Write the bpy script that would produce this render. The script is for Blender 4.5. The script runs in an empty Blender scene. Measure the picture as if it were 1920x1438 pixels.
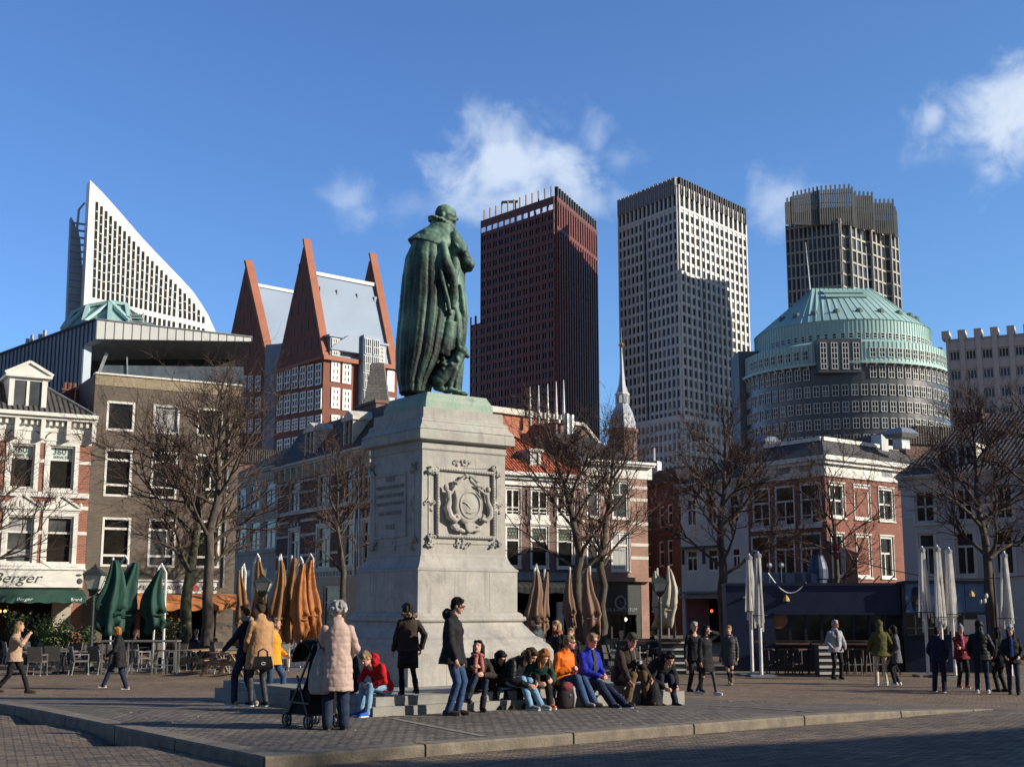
import bpy, bmesh, math, random
from mathutils import Vector as V, Matrix, noise as mn
sin, cos, pi, rad = math.sin, math.cos, math.pi, math.radians
random.seed(7)
sc = bpy.context.scene
COL = sc.collection
# ---------------------------------------------------------------- camera, sky, sun, exposure
FPX, PITCH, CAMZ = 2400.0, rad(9.83), 1.6
cd = bpy.data.cameras.new('camera'); cam = bpy.data.objects.new('camera', cd); COL.objects.link(cam)
cam.location = (0, 0, CAMZ); cam.rotation_euler = (rad(90) + PITCH, 0, 0)
cd.sensor_width = 36; cd.lens = 36 * FPX / 1920; cd.clip_end = 6000; cd.clip_start = 0.5
sc.camera = cam
SUN_EL, SUN_DIR = rad(23), V((0.972, -0.235, 0)).normalized()
sd = bpy.data.lights.new('sun', 'SUN'); sun = bpy.data.objects.new('sun', sd); COL.objects.link(sun)
sd.energy = 5.0; sd.angle = rad(0.55); sd.color = (1.0, 0.90, 0.76)
sv = V((SUN_DIR.x * cos(SUN_EL), SUN_DIR.y * cos(SUN_EL), sin(SUN_EL)))
sun.rotation_euler = sv.to_track_quat('Z', 'Y').to_euler(); sun.location = sv * 60
world = bpy.data.worlds.new("World"); sc.world = world; world.use_nodes = True
wn, wl = world.node_tree.nodes, world.node_tree.links
sc.view_settings.view_transform = 'Standard'; sc.view_settings.look = 'None'
sc.view_settings.exposure = 0.35; sc.view_settings.gamma = 1.0
try: sc.cycles.use_denoising = True
except Exception: pass
sc.cycles.max_bounces = 6; sc.cycles.diffuse_bounces = 3; sc.cycles.glossy_bounces = 2

SP, CP = sin(PITCH), cos(PITCH)
def ray(px, py):
    u, v = (px - 960) / FPX, -(py - 719) / FPX
    return V((u, CP - v * SP, SP + v * CP))
def W(px, py, Y):
    d = ray(px, py); t = Y / d.y
    return V((d.x * t, Y, CAMZ + d.z * t))

def build_world():
    bg = wn['Background']; bg.inputs[1].default_value = 0.095
    sky = wn.new('ShaderNodeTexSky'); sky.sky_type = 'NISHITA'; sky.sun_disc = False
    sky.sun_elevation = SUN_EL; sky.sun_rotation = math.atan2(SUN_DIR.x, SUN_DIR.y)
    sky.air_density = 1.0; sky.dust_density = 0.35; sky.ozone_density = 3.5; sky.altitude = 200
    tc = wn.new('ShaderNodeTexCoord')
    def mth(op, a, b=None, c=None, clamp=False):
        n = wn.new('ShaderNodeMath'); n.operation = op; n.use_clamp = clamp
        for i, x in enumerate((a, b, c)):
            if x is None: continue
            if isinstance(x, (int, float)): n.inputs[i].default_value = x
            else: wl.new(x, n.inputs[i])
        return n.outputs[0]
    nz = wn.new('ShaderNodeTexNoise'); nz.inputs['Scale'].default_value = 24; nz.inputs['Detail'].default_value = 10; nz.inputs['Roughness'].default_value = 0.56
    nz.inputs['Distortion'].default_value = 0.3
    wl.new(tc.outputs['Generated'], nz.inputs['Vector'])
    noi = mth('MULTIPLY', mth('SUBTRACT', nz.outputs['Fac'], 0.5), 3.2)
    total = None
    #      px, py, rx, ry, strength
    for (px, py, rx, ry, st) in [(965, 318, 180, 88, .95), (935, 255, 76, 72, .7), (1060, 330, 100, 66, .85), (985, 375, 200, 50, .75), (655, 372, 62, 46, .5), (1118, 262, 38, 44, .45), (1160, 295, 60, 40, .4),
                         (1462, 385, 72, 58, .62), (1530, 362, 60, 24, .3), (1900, 225, 120, 95, 1.0), (1905, 172, 60, 62, .9), (1750, 222, 26, 30, .7), (1850, 285, 120, 30, .35),
                         (780, 385, 110, 34, .25)]:
        c = ray(px, py).normalized()
        sub = wn.new('ShaderNodeVectorMath'); sub.operation = 'SUBTRACT'; sub.inputs[1].default_value = c
        wl.new(tc.outputs['Generated'], sub.inputs[0])
        mul = wn.new('ShaderNodeVectorMath'); mul.operation = 'MULTIPLY'
        mul.inputs[1].default_value = (FPX / rx, FPX / ry * .35, FPX / ry); wl.new(sub.outputs[0], mul.inputs[0])
        ln = wn.new('ShaderNodeVectorMath'); ln.operation = 'LENGTH'; wl.new(mul.outputs[0], ln.inputs[0])
        f = mth('SUBTRACT', 1.0, ln.outputs['Value'])
        f = mth('ADD', f, noi)
        mr = wn.new('ShaderNodeMapRange'); mr.interpolation_type = 'SMOOTHSTEP'
        mr.inputs['From Min'].default_value = -0.25; mr.inputs['From Max'].default_value = 1.15; mr.inputs['To Max'].default_value = st
        wl.new(f, mr.inputs['Value'])
        total = mr.outputs[0] if total is None else mth('MAXIMUM', total, mr.outputs[0])
    # a faint veil of cloud low in the sky
    hs = wn.new('ShaderNodeHueSaturation'); hs.inputs['Hue'].default_value = 0.5; hs.inputs['Saturation'].default_value = 1.0; hs.inputs['Value'].default_value = 1.0
    wl.new(sky.outputs[0], hs.inputs['Color'])
    tn = wn.new('ShaderNodeVectorMath'); tn.operation = 'MULTIPLY'; tn.inputs[1].default_value = (.68, .93, 1.42); wl.new(hs.outputs[0], tn.inputs[0])
    # behind the camera and round the sun the sky is dimmed to deepen the shade
    sx = wn.new('ShaderNodeSeparateXYZ'); wl.new(tc.outputs['Generated'], sx.inputs[0])
    pale = wn.new('ShaderNodeMapRange'); pale.interpolation_type = 'SMOOTHSTEP'; pale.inputs['From Min'].default_value = .72; pale.inputs['From Max'].default_value = -.25; wl.new(sx.outputs[1], pale.inputs['Value'])
    rgt = wn.new('ShaderNodeMapRange'); rgt.inputs['From Min'].default_value = -.1; rgt.inputs['From Max'].default_value = .4; rgt.inputs['To Min'].default_value = 0; rgt.inputs['To Max'].default_value = .10; wl.new(sx.outputs[0], rgt.inputs['Value'])
    tm = wn.new('ShaderNodeMix'); tm.data_type = 'RGBA'; wl.new(pale.outputs[0], tm.inputs[0]); tm.inputs[6].default_value = (.90,1.17,1.56,1); tm.inputs[7].default_value = (.46,.51,.64,1); ta = wn.new('ShaderNodeVectorMath'); ta.operation = 'ADD'; cb = wn.new('ShaderNodeCombineXYZ'); wl.new(rgt.outputs[0], cb.inputs[0]); wl.new(rgt.outputs[0], cb.inputs[1]); wl.new(tm.outputs[2], ta.inputs[0]); wl.new(cb.outputs[0], ta.inputs[1]); wl.new(ta.outputs[0], tn.inputs[1])
    mx = wn.new('ShaderNodeMix'); mx.data_type = 'RGBA'; mx.clamp_factor = True
    wl.new(total, mx.inputs[0]); wl.new(tn.outputs[0], mx.inputs[6]); mx.inputs[7].default_value = (5.6, 6.5, 7.9, 1)
    wl.new(mx.outputs[2], bg.inputs[0])
build_world()

# ---------------------------------------------------------------- helpers
def smooth(a, b, x):
    t = max(0.0, min(1.0, (x - a) / (b - a))); return t * t * (3 - 2 * t)
def gz(x, y):                       # the square falls gently away behind the monument
    return -0.64 * smooth(20, 36, y + 0.30 * max(0, x)) - 0.10 * smooth(9, 16, x) * (1 - smooth(20, 36, y))
def at(px, Y, dz=0.0):              # ground point below a column of the view at depth Y
    z = 0.0
    x = 0.0
    for _ in range(6):
        e = math.atan2(z - CAMZ, Y); v = math.tan(e - PITCH)
        x = (px - 960) / FPX * Y / (CP - v * SP); z = gz(x, Y) + dz
    return V((x, Y, z))

class MB:
    def __init__(s, T=None): s.v = []; s.f = []; s.m = []; s.T = T; s.mi = 0
    def add(s, vs, fs, mi=None):
        b = len(s.v); T = s.T
        s.v.extend([(T @ V(p)) if T else V(p) for p in vs])
        k = s.mi if mi is None else mi
        for f in fs: s.f.append([b + i for i in f]); s.m.append(k)
    def box(s, x0, y0, z0, x1, y1, z1, mi=None):
        s.add([(x0,y0,z0),(x1,y0,z0),(x1,y1,z0),(x0,y1,z0),(x0,y0,z1),(x1,y0,z1),(x1,y1,z1),(x0,y1,z1)],
              [(0,3,2,1),(4,5,6,7),(0,1,5,4),(1,2,6,5),(2,3,7,6),(3,0,4,7)], mi)
    def quad(s, a, b, c, d, mi=None): s.add([a,b,c,d], [(0,1,2,3)], mi)
    def prism(s, pts, z0, z1, mi=None):            # polygon in xy
        n = len(pts)
        s.add([(p[0],p[1],z0) for p in pts] + [(p[0],p[1],z1) for p in pts],
              [tuple(reversed(range(n))), tuple(range(n, 2*n))] + [(i,(i+1)%n,n+(i+1)%n,n+i) for i in range(n)], mi)
    def prism_y(s, pts, y0, y1, mi=None):          # polygon in xz, extruded along y
        n = len(pts)
        s.add([(p[0],y0,p[1]) for p in pts] + [(p[0],y1,p[1]) for p in pts],
              [tuple(range(n)), tuple(reversed(range(n, 2*n)))] + [(i,n+i,n+(i+1)%n,(i+1)%n) for i in range(n)], mi)
    def bar(s, a, b, w, h=None, mi=None):          # rectangular bar between two points
        a, b = V(a), V(b); h = h or w; d = (b - a)
        if d.length < 1e-6: return
        d.normalize(); up = V((0,0,1)) if abs(d.z) < .95 else V((0,1,0))
        r = d.cross(up).normalized() * (w/2); u = r.cross(d).normalized() * (h/2)
        s.add([a-r-u,a+r-u,a+r+u,a-r+u,b-r-u,b+r-u,b+r+u,b-r+u],
              [(0,3,2,1),(4,5,6,7),(0,1,5,4),(1,2,6,5),(2,3,7,6),(3,0,4,7)], mi)
    def tube(s, pts, rads, n=8, cap=True, mi=None, sx=1.0):
        pts = [V(p) for p in pts]
        if isinstance(rads, (int, float)): rads = [rads] * len(pts)
        vs = []; fs = []; up = None
        for i, p in enumerate(pts):
            d = (pts[min(i+1,len(pts)-1)] - pts[max(i-1,0)])
            if d.length < 1e-9: d = V((0,0,1))
            d.normalize()
            if up is None: up = V((0,0,1)) if abs(d.z) < .9 else V((0,1,0))
            r = d.cross(up)
            if r.length < 1e-4: r = d.cross(V((1,0,0)))
            r.normalize(); u = r.cross(d).normalized(); up = u
            for k in range(n):
                a = 2*pi*k/n; vs.append(p + (r*cos(a)*sx + u*sin(a)) * rads[i])
        for i in range(len(pts)-1):
            for k in range(n):
                k2 = (k+1) % n; fs.append((i*n+k, i*n+k2, (i+1)*n+k2, (i+1)*n+k))
        if cap:
            fs.append(tuple(reversed(range(n)))); fs.append(tuple(range((len(pts)-1)*n, len(pts)*n)))
        s.add(vs, fs, mi)
    def ell(s, c, r, n=10, m=7, R=None, mi=None):  # ellipsoid
        c = V(c); r = (r,r,r) if isinstance(r, (int,float)) else r
        vs = [V((0,0,r[2]))]; fs = []
        for i in range(1, m):
            t = pi*i/m
            for k in range(n): vs.append(V((r[0]*sin(t)*cos(2*pi*k/n), r[1]*sin(t)*sin(2*pi*k/n), r[2]*cos(t))))
        vs.append(V((0,0,-r[2])))
        for k in range(n): fs.append((0, 1+k, 1+(k+1)%n))
        for i in range(m-2):
            for k in range(n): a = 1+i*n; fs.append((a+k, a+n+k, a+n+(k+1)%n, a+(k+1)%n))
        a = 1+(m-2)*n
        for k in range(n): fs.append((a+k, len(vs)-1, a+(k+1)%n))
        if R: vs = [R @ p for p in vs]
        s.add([p + c for p in vs], fs, mi)
    def cap(s, a, b, ra, rb, n=10, mi=None):       # tapered capsule
        a, b = V(a), V(b); d = b - a; L = d.length
        if L < 1e-5: s.ell(a, max(ra, rb), n, mi=mi); return
        d /= L; pts = []; rs = []
        for t in (-.97, -.8, -.5, 0): pts.append(a + d*ra*t); rs.append(ra*math.sqrt(1-t*t))
        for t in (0, .5, .8, .97): pts.append(b + d*rb*t); rs.append(rb*math.sqrt(1-t*t))
        s.tube(pts, rs, n, mi=mi)
    def loft(s, rings, cap=True, mi=None):
        n = len(rings[0]); vs = [p for r in rings for p in r]; fs = []
        for i in range(len(rings)-1):
            for k in range(n): fs.append((i*n+k, i*n+(k+1)%n, (i+1)*n+(k+1)%n, (i+1)*n+k))
        if cap: fs.append(tuple(reversed(range(n)))); fs.append(tuple(range((len(rings)-1)*n, len(rings)*n)))
        s.add(vs, fs, mi)
    def lathe(s, c, prof, n=16, mi=None):          # prof = [(r, z)]
        c = V(c); s.loft([[c + V((r*cos(2*pi*k/n), r*sin(2*pi*k/n), z)) for k in range(n)] for r, z in prof], True, mi)
    def build(s, name, mats, parent=None, smooth=False, remesh=None, relax=2, disp=None, loc=None):
        if not isinstance(mats, (list, tuple)): mats = [mats]
        me = bpy.data.meshes.new(name)
        if not s.v: s.add([(0,0,0),(0.001,0,0),(0,0.001,0)], [(0,1,2)])
        me.from_pydata([tuple(p) for p in s.v], [], s.f); 
        me.polygons.foreach_set('material_index', s.m)
        if remesh: me = remeshed(me, remesh, relax, disp); me.name = name
        for m in mats: me.materials.append(m)
        me.update()
        if smooth or remesh: me.polygons.foreach_set('use_smooth', [True] * len(me.polygons))
        o = bpy.data.objects.new(name, me); COL.objects.link(o)
        if parent is not None: o.parent = parent
        if loc is not None: o.location = loc
        return o

def fix_normals(me):
    bm = bmesh.new(); bm.from_mesh(me); bmesh.ops.recalc_face_normals(bm, faces=bm.faces); bm.to_mesh(me); bm.free()
def remeshed(me, vox, relax=2, disp=None):
    fix_normals(me)
    o = bpy.data.objects.new('tmp', me); COL.objects.link(o)
    m = o.modifiers.new('r', 'REMESH'); m.mode = 'VOXEL'; m.voxel_size = vox
    if relax:
        k = o.modifiers.new('s', 'SMOOTH'); k.iterations = relax; k.factor = .5
    dg = bpy.context.evaluated_depsgraph_get(); dg.update()
    n = bpy.data.meshes.new_from_object(o.evaluated_get(dg))
    bpy.data.objects.remove(o); bpy.data.meshes.remove(me)
    n.materials.clear()
    if disp:
        nv = n.vertices
        no = [v.normal.copy() for v in nv]
        for i, v in enumerate(nv): v.co += no[i] * disp(v.co, no[i])
    n.update(); return n

def tag(o, label=None, cat=None, group=None, kind=None):
    if label: o['label'] = label
    if cat: o['category'] = cat
    if group: o['group'] = group
    if kind: o['kind'] = kind
    return o
def thing(name, label, cat, loc=(0,0,0), rz=0, group=None):
    o = bpy.data.objects.new(name, None); COL.objects.link(o); o.location = loc; o.rotation_euler = (0,0,rz)
    o.empty_display_size = .2
    return tag(o, label, cat, group)
def copy_tree(o, parent=None):
    c = o.copy(); COL.objects.link(c); c.parent = parent
    for ch in [k for k in bpy.data.objects if k.parent == o]: copy_tree(ch, c)
    return c
def kids(o): return [k for k in bpy.data.objects if k.parent == o]

def text_mesh(body, size, m, Mx, parent, name='lettering', align='CENTER', extrude=.01, shear=0, sx=1.0):
    fc = bpy.data.curves.new('t', 'FONT'); fc.body = body; fc.size = size; fc.align_x = align; fc.align_y = 'CENTER'; fc.extrude = extrude; fc.shear = shear; fc.resolution_u = 3
    t = bpy.data.objects.new('t', fc); COL.objects.link(t); dg = bpy.context.evaluated_depsgraph_get(); dg.update()
    me = bpy.data.meshes.new_from_object(t.evaluated_get(dg)); bpy.data.objects.remove(t); bpy.data.curves.remove(fc)
    me.materials.clear(); me.materials.append(m); me.name = name
    me.transform(Mx @ Matrix.Rotation(pi/2, 4, 'X') @ Matrix.Diagonal((sx,1,1,1)))
    o = bpy.data.objects.new(name, me); COL.objects.link(o); o.parent = parent; return o

# ---------------------------------------------------------------- materials
def mk(name):
    m = bpy.data.materials.new(name); m.use_nodes = True
    nt = m.node_tree; return m, nt.nodes, nt.links, nt.nodes['Principled BSDF']
def rgba(c): return (c[0], c[1], c[2], 1)
def mat(name, c1, c2=None, scale=3.0, rough=.7, bump=0.0, bscale=None, metal=0.0, detail=5, stretch=None, spec=.5, lo=.35, hi=.65, c3=None, emit=0):
    m, N, L, B = mk(name)
    B.inputs['Roughness'].default_value = rough; B.inputs['Metallic'].default_value = metal
    B.inputs['Specular IOR Level'].default_value = spec
    if c2 is None: c2 = tuple(x * .8 for x in c1)
    tc = N.new('ShaderNodeTexCoord'); src = tc.outputs['Object']
    if stretch:
        mp = N.new('ShaderNodeMapping'); mp.inputs['Scale'].default_value = stretch; L.new(src, mp.inputs[0]); src = mp.outputs[0]
    nz = N.new('ShaderNodeTexNoise'); nz.inputs['Scale'].default_value = scale; nz.inputs['Detail'].default_value = detail; L.new(src, nz.inputs['Vector'])
    cr = N.new('ShaderNodeValToRGB'); cr.color_ramp.elements[0].position = lo; cr.color_ramp.elements[1].position = hi
    cr.color_ramp.elements[0].color = rgba(c1); cr.color_ramp.elements[1].color = rgba(c2)
    if c3: e = cr.color_ramp.elements.new(min(.99, hi + .1)); e.color = rgba(c3)
    L.new(nz.outputs['Fac'], cr.inputs[0]); L.new(cr.outputs[0], B.inputs['Base Color'])
    if emit: B.inputs['Emission Color'].default_value = rgba(c1); B.inputs['Emission Strength'].default_value = emit
    if bump:
        n2 = N.new('ShaderNodeTexNoise'); n2.inputs['Scale'].default_value = bscale or scale * 4; n2.inputs['Detail'].default_value = 4; L.new(src, n2.inputs['Vector'])
        bp = N.new('ShaderNodeBump'); bp.inputs['Strength'].default_value = min(1, bump); bp.inputs['Distance'].default_value = .02; L.new(n2.outputs['Fac'], bp.inputs['Height']); L.new(bp.outputs[0], B.inputs['Normal'])
    return m
def brick(name, c1, c2, mortar, bw=.22, bh=.065, plane='xz', ms=.012, rough=.85, bump=.4, off=.5, patch=(.75, 1.2), big=.6, ref=None, rot=0):
    m, N, L, B = mk(name); B.inputs['Roughness'].default_value = rough
    tc = N.new('ShaderNodeTexCoord'); sx = N.new('ShaderNodeSeparateXYZ'); cx = N.new('ShaderNodeCombineXYZ')
    if rot:
        mp = N.new('ShaderNodeMapping'); mp.inputs['Rotation'].default_value = (0,0,rot); L.new(tc.outputs['Object'], mp.inputs[0]); L.new(mp.outputs[0], sx.inputs[0])
    else: L.new(tc.outputs['Object'], sx.inputs[0])
    if plane == 'xz':
        ad = N.new('ShaderNodeMath'); L.new(sx.outputs[0], ad.inputs[0]); L.new(sx.outputs[1], ad.inputs[1]); L.new(ad.outputs[0], cx.inputs[0]); L.new(sx.outputs[2], cx.inputs[1])
    else: L.new(sx.outputs[0], cx.inputs[0]); L.new(sx.outputs[1], cx.inputs[1])
    bt = N.new('ShaderNodeTexBrick'); bt.offset = off; L.new(cx.outputs[0], bt.inputs['Vector'])
    bt.inputs['Color1'].default_value = rgba(c1); bt.inputs['Color2'].default_value = rgba(c2); bt.inputs['Mortar'].default_value = rgba(mortar)
    bt.inputs['Scale'].default_value = 1; bt.inputs['Mortar Size'].default_value = ms; bt.inputs['Mortar Smooth'].default_value = .3
    bt.inputs['Brick Width'].default_value = bw; bt.inputs['Row Height'].default_value = bh; bt.inputs['Bias'].default_value = 0
    nz = N.new('ShaderNodeTexNoise'); nz.inputs['Scale'].default_value = big; nz.inputs['Detail'].default_value = 6; nz.inputs['Roughness'].default_value = .65; L.new(tc.outputs['Object'], nz.inputs['Vector'])
    mr = N.new('ShaderNodeMapRange'); mr.inputs['From Min'].default_value = .3; mr.inputs['From Max'].default_value = .7; mr.inputs['To Min'].default_value = patch[0]; mr.inputs['To Max'].default_value = patch[1]
    L.new(nz.outputs['Fac'], mr.inputs['Value'])
    mu = N.new('ShaderNodeVectorMath'); mu.operation = 'SCALE'; L.new(bt.outputs['Color'], mu.inputs[0]); L.new(mr.outputs[0], mu.inputs['Scale']); L.new(mu.outputs[0], B.inputs['Base Color'])
    n2 = N.new('ShaderNodeTexNoise'); n2.inputs['Scale'].default_value = 30; L.new(tc.outputs['Object'], n2.inputs['Vector'])
    ml = N.new('ShaderNodeMath'); ml.operation = 'MULTIPLY_ADD'; ml.inputs[1].default_value = -1.0; L.new(bt.outputs['Fac'], ml.inputs[0]); L.new(n2.outputs['Fac'], ml.inputs[2])
    bp = N.new('ShaderNodeBump'); bp.inputs['Strength'].default_value = bump; bp.inputs['Distance'].default_value = .02; L.new(ml.outputs[0], bp.inputs['Height']); L.new(bp.outputs[0], B.inputs['Normal'])
    return m
def glassy(name, c, rough=.06, spec=.8, wob=.25):
    m, N, L, B = mk(name)
    B.inputs['Roughness'].default_value = rough; B.inputs['Specular IOR Level'].default_value = spec
    tc = N.new('ShaderNodeTexCoord'); nz = N.new('ShaderNodeTexNoise'); nz.inputs['Scale'].default_value = .9; L.new(tc.outputs['Object'], nz.inputs['Vector'])
    cr = N.new('ShaderNodeValToRGB'); cr.color_ramp.elements[0].position = .35; cr.color_ramp.elements[1].position = .68
    cr.color_ramp.elements[0].color = rgba(tuple(x*.6 for x in c)); cr.color_ramp.elements[1].color = rgba(tuple(x*1.5 for x in c)); L.new(nz.outputs['Fac'], cr.inputs[0]); L.new(cr.outputs[0], B.inputs['Base Color'])
    n2 = N.new('ShaderNodeTexNoise'); n2.inputs['Scale'].default_value = 1.3; L.new(tc.outputs['Object'], n2.inputs['Vector'])
    bp = N.new('ShaderNodeBump'); bp.inputs['Strength'].default_value = wob; bp.inputs['Distance'].default_value = .05; L.new(n2.outputs['Fac'], bp.inputs['Height']); L.new(bp.outputs[0], B.inputs['Normal'])
    return m
M = {}
M['white'] = mat('white_paint', (.74,.72,.66), (.62,.60,.55), 2, .55, .15)
M['white_dirty'] = mat('old_white_paint', (.62,.61,.57), (.46,.45,.42), 1.2, .7, .2)
M['glass'] = glassy('dark_window_glass', (.016,.015,.013), .12, .3)
M['glass2'] = glassy('grey_window_glass', (.07,.075,.075), .12, .4)
M['curtain'] = mat('curtained_pane', (.42,.42,.40), (.30,.31,.31), 2.5, .25, spec=.4, stretch=(4,4,.3))
M['black'] = mat('black_paint', (.02,.02,.022), (.03,.03,.032), 5, .5)
M['metal'] = mat('grey_metal', (.42,.43,.44), (.30,.31,.32), 6, .35, metal=.6)
M['iron'] = mat('lamp_iron', (.018,.03,.026), (.03,.045,.04), 8, .5)
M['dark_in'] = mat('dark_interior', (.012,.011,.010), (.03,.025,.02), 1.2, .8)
M['text'] = mat('dark_lettering', (.03,.04,.035), (.05,.06,.05), 8, .6)
M['text_w'] = mat('white_lettering', (.75,.78,.75), (.65,.7,.66), 8, .6)
M['bark'] = mat('brown_bark', (.055,.042,.032), (.11,.09,.07), 9, .95, .8, 30, stretch=(1,1,.3))
M['bark_green'] = mat('mossy_plane_bark', (.05,.045,.03), (.13,.135,.075), 2.6, .95, .8, 25, stretch=(1,1,.6), lo=.42, hi=.6, c3=(.2,.19,.12))
M['twig'] = mat('red_brown_twigs', (.055,.034,.026), (.10,.06,.045), 5, .9)
M['tile_dark'] = mat('dark_roof_tiles', (.035,.035,.037), (.06,.06,.06), 8, .7, .6, 30)
M['stone_trim'] = mat('pale_stone_trim', (.62,.60,.53), (.48,.46,.40), 2, .7, .2)
# ================================================================ ground
AZ = rad(53.67)
dR = V((sin(AZ), cos(AZ), 0)); dL = V((-cos(AZ), sin(AZ), 0))
KR = V((.80, .60, 0)); KL = V((-.60, .80, 0))           # kerb directions
def kerb_corner():
    Y = 14.2; return at(497, Y)
KC = kerb_corner(); KC.z = 0
def ramp(a): return 1 - smooth(9.5, 13.5, a)
def paving_material():
    m, N, L, B = mk('square_paving'); B.inputs['Roughness'].default_value = .9
    tc = N.new('ShaderNodeTexCoord')
    def br(c1, c2, mo, bw, bh, rot, ms):
        mp = N.new('ShaderNodeMapping'); mp.inputs['Rotation'].default_value = (0,0,rot); L.new(tc.outputs['Object'], mp.inputs[0])
        bt = N.new('ShaderNodeTexBrick'); L.new(mp.outputs[0], bt.inputs['Vector']); bt.inputs['Scale'].default_value = 1
        bt.inputs['Color1'].default_value = rgba(c1); bt.inputs['Color2'].default_value = rgba(c2); bt.inputs['Mortar'].default_value = rgba(mo)
        bt.inputs['Brick Width'].default_value = bw; bt.inputs['Row Height'].default_value = bh; bt.inputs['Mortar Size'].default_value = ms; bt.inputs['Bias'].default_value = -.1
        bt.inputs['Mortar Smooth'].default_value = .4
        return bt
    a = br((.175,.148,.115), (.08,.069,.056), (.03,.028,.025), .15, .12, -rad(35), .014)
    b = br((.24,.165,.10), (.12,.083,.055), (.04,.032,.026), .21, .07, rad(20), .009)
    sx = N.new('ShaderNodeSeparateXYZ'); L.new(tc.outputs['Object'], sx.inputs[0])
    # the grey setts round the monument stop at the back of its island
    def lin(p, d):   # dot(obj - p, d)
        vm = N.new('ShaderNodeVectorMath'); vm.operation = 'SUBTRACT'; vm.inputs[1].default_value = p; L.new(tc.outputs['Object'], vm.inputs[0])
        dt = N.new('ShaderNodeVectorMath'); dt.operation = 'DOT_PRODUCT'; dt.inputs[1].default_value = d; L.new(vm.outputs[0], dt.inputs[0]); return dt.outputs['Value']
    mx = N.new('ShaderNodeMath'); mx.operation = 'MAXIMUM'
    l1 = N.new('ShaderNodeMath'); l1.operation = 'SUBTRACT'; L.new(lin(KC, KL), l1.inputs[0]); l1.inputs[1].default_value = 12.2
    l2 = N.new('ShaderNodeMath'); l2.operation = 'SUBTRACT'; L.new(lin(KC, KR), l2.inputs[0]); l2.inputs[1].default_value = 14.6
    L.new(l1.outputs[0], mx.inputs[0]); L.new(l2.outputs[0], mx.inputs[1])
    gt = N.new('ShaderNodeMath'); gt.operation = 'GREATER_THAN'; gt.inputs[1].default_value = 0; L.new(mx.outputs[0], gt.inputs[0])
    mi = N.new('ShaderNodeMix'); mi.data_type = 'RGBA'; L.new(gt.outputs[0], mi.inputs[0]); L.new(a.outputs['Color'], mi.inputs[6]); L.new(b.outputs['Color'], mi.inputs[7])
    fa = N.new('ShaderNodeMix'); L.new(gt.outputs[0], fa.inputs[0]); L.new(a.outputs['Fac'], fa.inputs[2]); L.new(b.outputs['Fac'], fa.inputs[3])
    nz = N.new('ShaderNodeTexNoise'); nz.inputs['Scale'].default_value = .45; nz.inputs['Detail'].default_value = 9; nz.inputs['Roughness'].default_value = .7; L.new(tc.outputs['Object'], nz.inputs['Vector'])
    mr = N.new('ShaderNodeMapRange'); mr.inputs['From Min'].default_value = .3; mr.inputs['From Max'].default_value = .7; mr.inputs['To Min'].default_value = .62; mr.inputs['To Max'].default_value = 1.4; L.new(nz.outputs['Fac'], mr.inputs['Value'])
    mu = N.new('ShaderNodeVectorMath'); mu.operation = 'SCALE'; L.new(mi.outputs[2], mu.inputs[0]); L.new(mr.outputs[0], mu.inputs['Scale']); L.new(mu.outputs[0], B.inputs['Base Color'])
    # trodden gum and small stains
    vo = N.new('ShaderNodeTexVoronoi'); vo.inputs['Scale'].default_value = 3.1; L.new(tc.outputs['Object'], vo.inputs['Vector'])
    lt = N.new('ShaderNodeMapRange'); lt.inputs['From Min'].default_value = .07; lt.inputs['From Max'].default_value = .11; lt.inputs['To Min'].default_value = .55; lt.inputs['To Max'].default_value = 1; L.new(vo.outputs['Distance'], lt.inputs['Value'])
    nb = N.new('ShaderNodeTexNoise'); nb.inputs['Scale'].default_value = 3.3; nb.inputs['Detail'].default_value = 8; nb.inputs['Roughness'].default_value = .75; L.new(tc.outputs['Object'], nb.inputs['Vector'])
    mq = N.new('ShaderNodeMapRange'); mq.inputs['From Min'].default_value = .3; mq.inputs['From Max'].default_value = .7; mq.inputs['To Min'].default_value = .7; mq.inputs['To Max'].default_value = 1.3; L.new(nb.outputs['Fac'], mq.inputs['Value'])
    mm = N.new('ShaderNodeMath'); mm.operation = 'MULTIPLY'; L.new(lt.outputs[0], mm.inputs[0]); L.new(mq.outputs[0], mm.inputs[1])
    m3 = N.new('ShaderNodeVectorMath'); m3.operation = 'SCALE'; L.new(mu.outputs[0], m3.inputs[0]); L.new(mm.outputs[0], m3.inputs['Scale']); L.new(m3.outputs[0], B.inputs['Base Color'])
    n2 = N.new('ShaderNodeTexNoise'); n2.inputs['Scale'].default_value = 14; n2.inputs['Detail'].default_value = 4; L.new(tc.outputs['Object'], n2.inputs['Vector'])
    ml = N.new('ShaderNodeMath'); ml.operation = 'MULTIPLY_ADD'; ml.inputs[1].default_value = -.8; L.new(fa.outputs[0], ml.inputs[0]); L.new(n2.outputs['Fac'], ml.inputs[2])
    bp = N.new('ShaderNodeBump'); bp.inputs['Strength'].default_value = .7; bp.inputs['Distance'].default_value = .03; L.new(ml.outputs[0], bp.inputs['Height']); L.new(bp.outputs[0], B.inputs['Normal'])
    return m
M['paving'] = paving_material()
M['road'] = brick('road_clinkers', (.26,.19,.125), (.09,.067,.048), (.03,.026,.022), .21, .075, 'xy', .012, .9, .9, .5, (.7,1.35), .5, rot=rad(-22))
def steps(lims):
    out = [];
    for a, b, n in lims: out += [a + (b-a)*i/n for i in range(n)]
    return out + [lims[-1][1]]
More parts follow.
